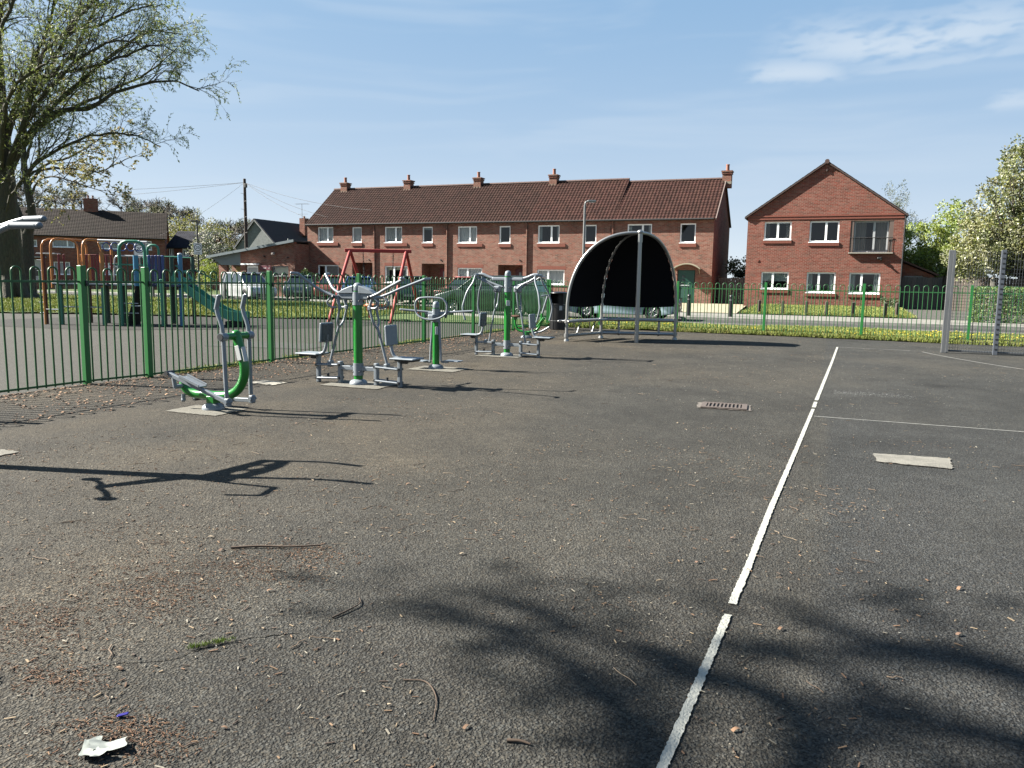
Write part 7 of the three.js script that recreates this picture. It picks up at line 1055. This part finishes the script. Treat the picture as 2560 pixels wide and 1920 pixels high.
const heaps = [[-2.56, -2.72, 0.16], [-2.62, -2.5, 0.14], [-2.4, -2.85, 0.12], [-2.75, -1.95, 0.14], [-2.85, -2.05, 0.12], [-1.9, -1.56, 0.11], [-1.82, -1.62, 0.08], [-2.3, -3.1, 0.10], [-2.35, -1.75, 0.08], [-3.3, -3.0, 0.2], [-2.6, -2.3, 0.12], [-3.0, -2.5, 0.2]];
scatter('bark_dust', 'reddish brown bark dust gathered in drifts on the near asphalt', flake, litM, 5200, (r, d) => { const h = heaps[Math.floor(r() * heaps.length)], g = () => (r() + r() + r() - 1.5) * 1.6; d.position.set(h[0] + g() * h[2] * 1.7, 0.004, h[1] + g() * h[2] * 0.8); d.rotation.set((r() - 0.5) * 0.3, r() * 6.28, (r() - 0.5) * 0.3); const s = 0.10 + 0.38 * r() * r(); d.scale.set(s * 1.3, 0.6, s); }, 816, [[0.20, 0.10, 0.05], [0.15, 0.075, 0.04], [0.26, 0.155, 0.085], [0.11, 0.06, 0.035]]);
// single finds
function twigThing(label, pts, r0) { const w = new Wood(); w.limb(smooth(pts.map((p) => V(...p)), 12), r0, r0 * 0.5, 6); return solo('fallen_stick', w.geo(), mat(0.05, 0.0323, 0.0206, 0.9), label, 'stick', 'fallen sticks'); }
twigThing('long straight dark stick lying below the spidery shadow', [[-2.72, 0.008, -3.0], [-2.6, 0.012, -3.07], [-2.45, 0.012, -3.13], [-2.33, 0.01, -3.22]], 0.007);
twigThing('bent twig forking like a wishbone on open asphalt', [[-1.78, 0.005, -2.52], [-1.76, 0.008, -2.6], [-1.755, 0.008, -2.68], [-1.79, 0.006, -2.73]], 0.004);
twigThing('pale curved twig beside the bough shadow', [[-1.27, 0.005, -2.20], [-1.2, 0.006, -2.22], [-1.12, 0.006, -2.15], [-1.06, 0.004, -2.02]], 0.003);
twigThing('short stub of dark stick in the deepest shade', [[-0.81, 0.007, -2.01], [-0.77, 0.009, -2.02], [-0.74, 0.007, -2.02]], 0.006);
{ // crumpled paper: two folded leaves of one sheet
  const leaf = (w, d, n, fold, tilt) => { const g = new THREE.PlaneGeometry(w, d, n, n); g.rotateX(-Math.PI / 2); const p = g.attributes.position; for (let i = 0; i < p.count; i++) { const u = p.getX(i) / w, v = p.getZ(i) / d; p.setY(i, 0.003 + 0.6 * Math.abs(u - 0.1 * v) * fold + 0.006 * fbm(u * 3 + tilt * 9, v * 3, 2, 6) + 0.6 * tilt * (v + 0.5) * d); p.setX(i, p.getX(i) + 0.008 * Math.sin(v * 5)); } g.computeVertexNormals(); return g; };
  const A = leaf(0.10, 0.055, 10, 0.045, 0.15); A.rotateY(0.5); A.translate(-1.85, 0, -1.52); const B = leaf(0.08, 0.045, 10, 0.02, 0.05); B.rotateY(-0.9); B.translate(-1.895, 0, -1.50); const C = leaf(0.05, 0.05, 8, 0.03, 0.3); C.rotateY(1.2); C.translate(-1.845, 0.004, -1.47);
  solo('paper_scrap', join([A, B, C]), new THREE.MeshStandardMaterial({ color: lin(0.17, 0.185, 0.17), roughness: 0.9, side: THREE.DoubleSide }), 'crumpled white paper scrap lying among wood chips', 'litter');
  const b = rbox(0.034, 0.006, 0.016, 0.003); b.rotateY(0.6); b.rotateZ(0.2); b.translate(-1.95, 0.008, -1.66); solo('foil_wrapper', b, mat(0.0353, 0.0294, 0.2058, 0.3, 0.5), 'tiny blue foil sweet wrapper near the paper scrap', 'litter');
}
{ const t = scatter('joint_grass', 'bright grass sprouting from the joint in the asphalt', tuft(12, 0.10, 0.12, 9), bladeM, 34, (r, d) => { const k = r(); d.position.set(mix(-2.10, -2.0, k) + (r() - 0.5) * 0.012, 0.005, mix(-2.08, -2.21, k) + (r() - 0.5) * 0.012); d.rotation.set(0, r() * 6.28, 0); d.scale.setScalar(0.06 + 0.13 * r()); }, 821, [[0.14, 0.22, 0.02], [0.18, 0.25, 0.03]]); }
scene.traverse((o) => { if (o.isMesh) { o.castShadow = true; o.receiveShadow = true; } });
renderer.render(scene, camera);
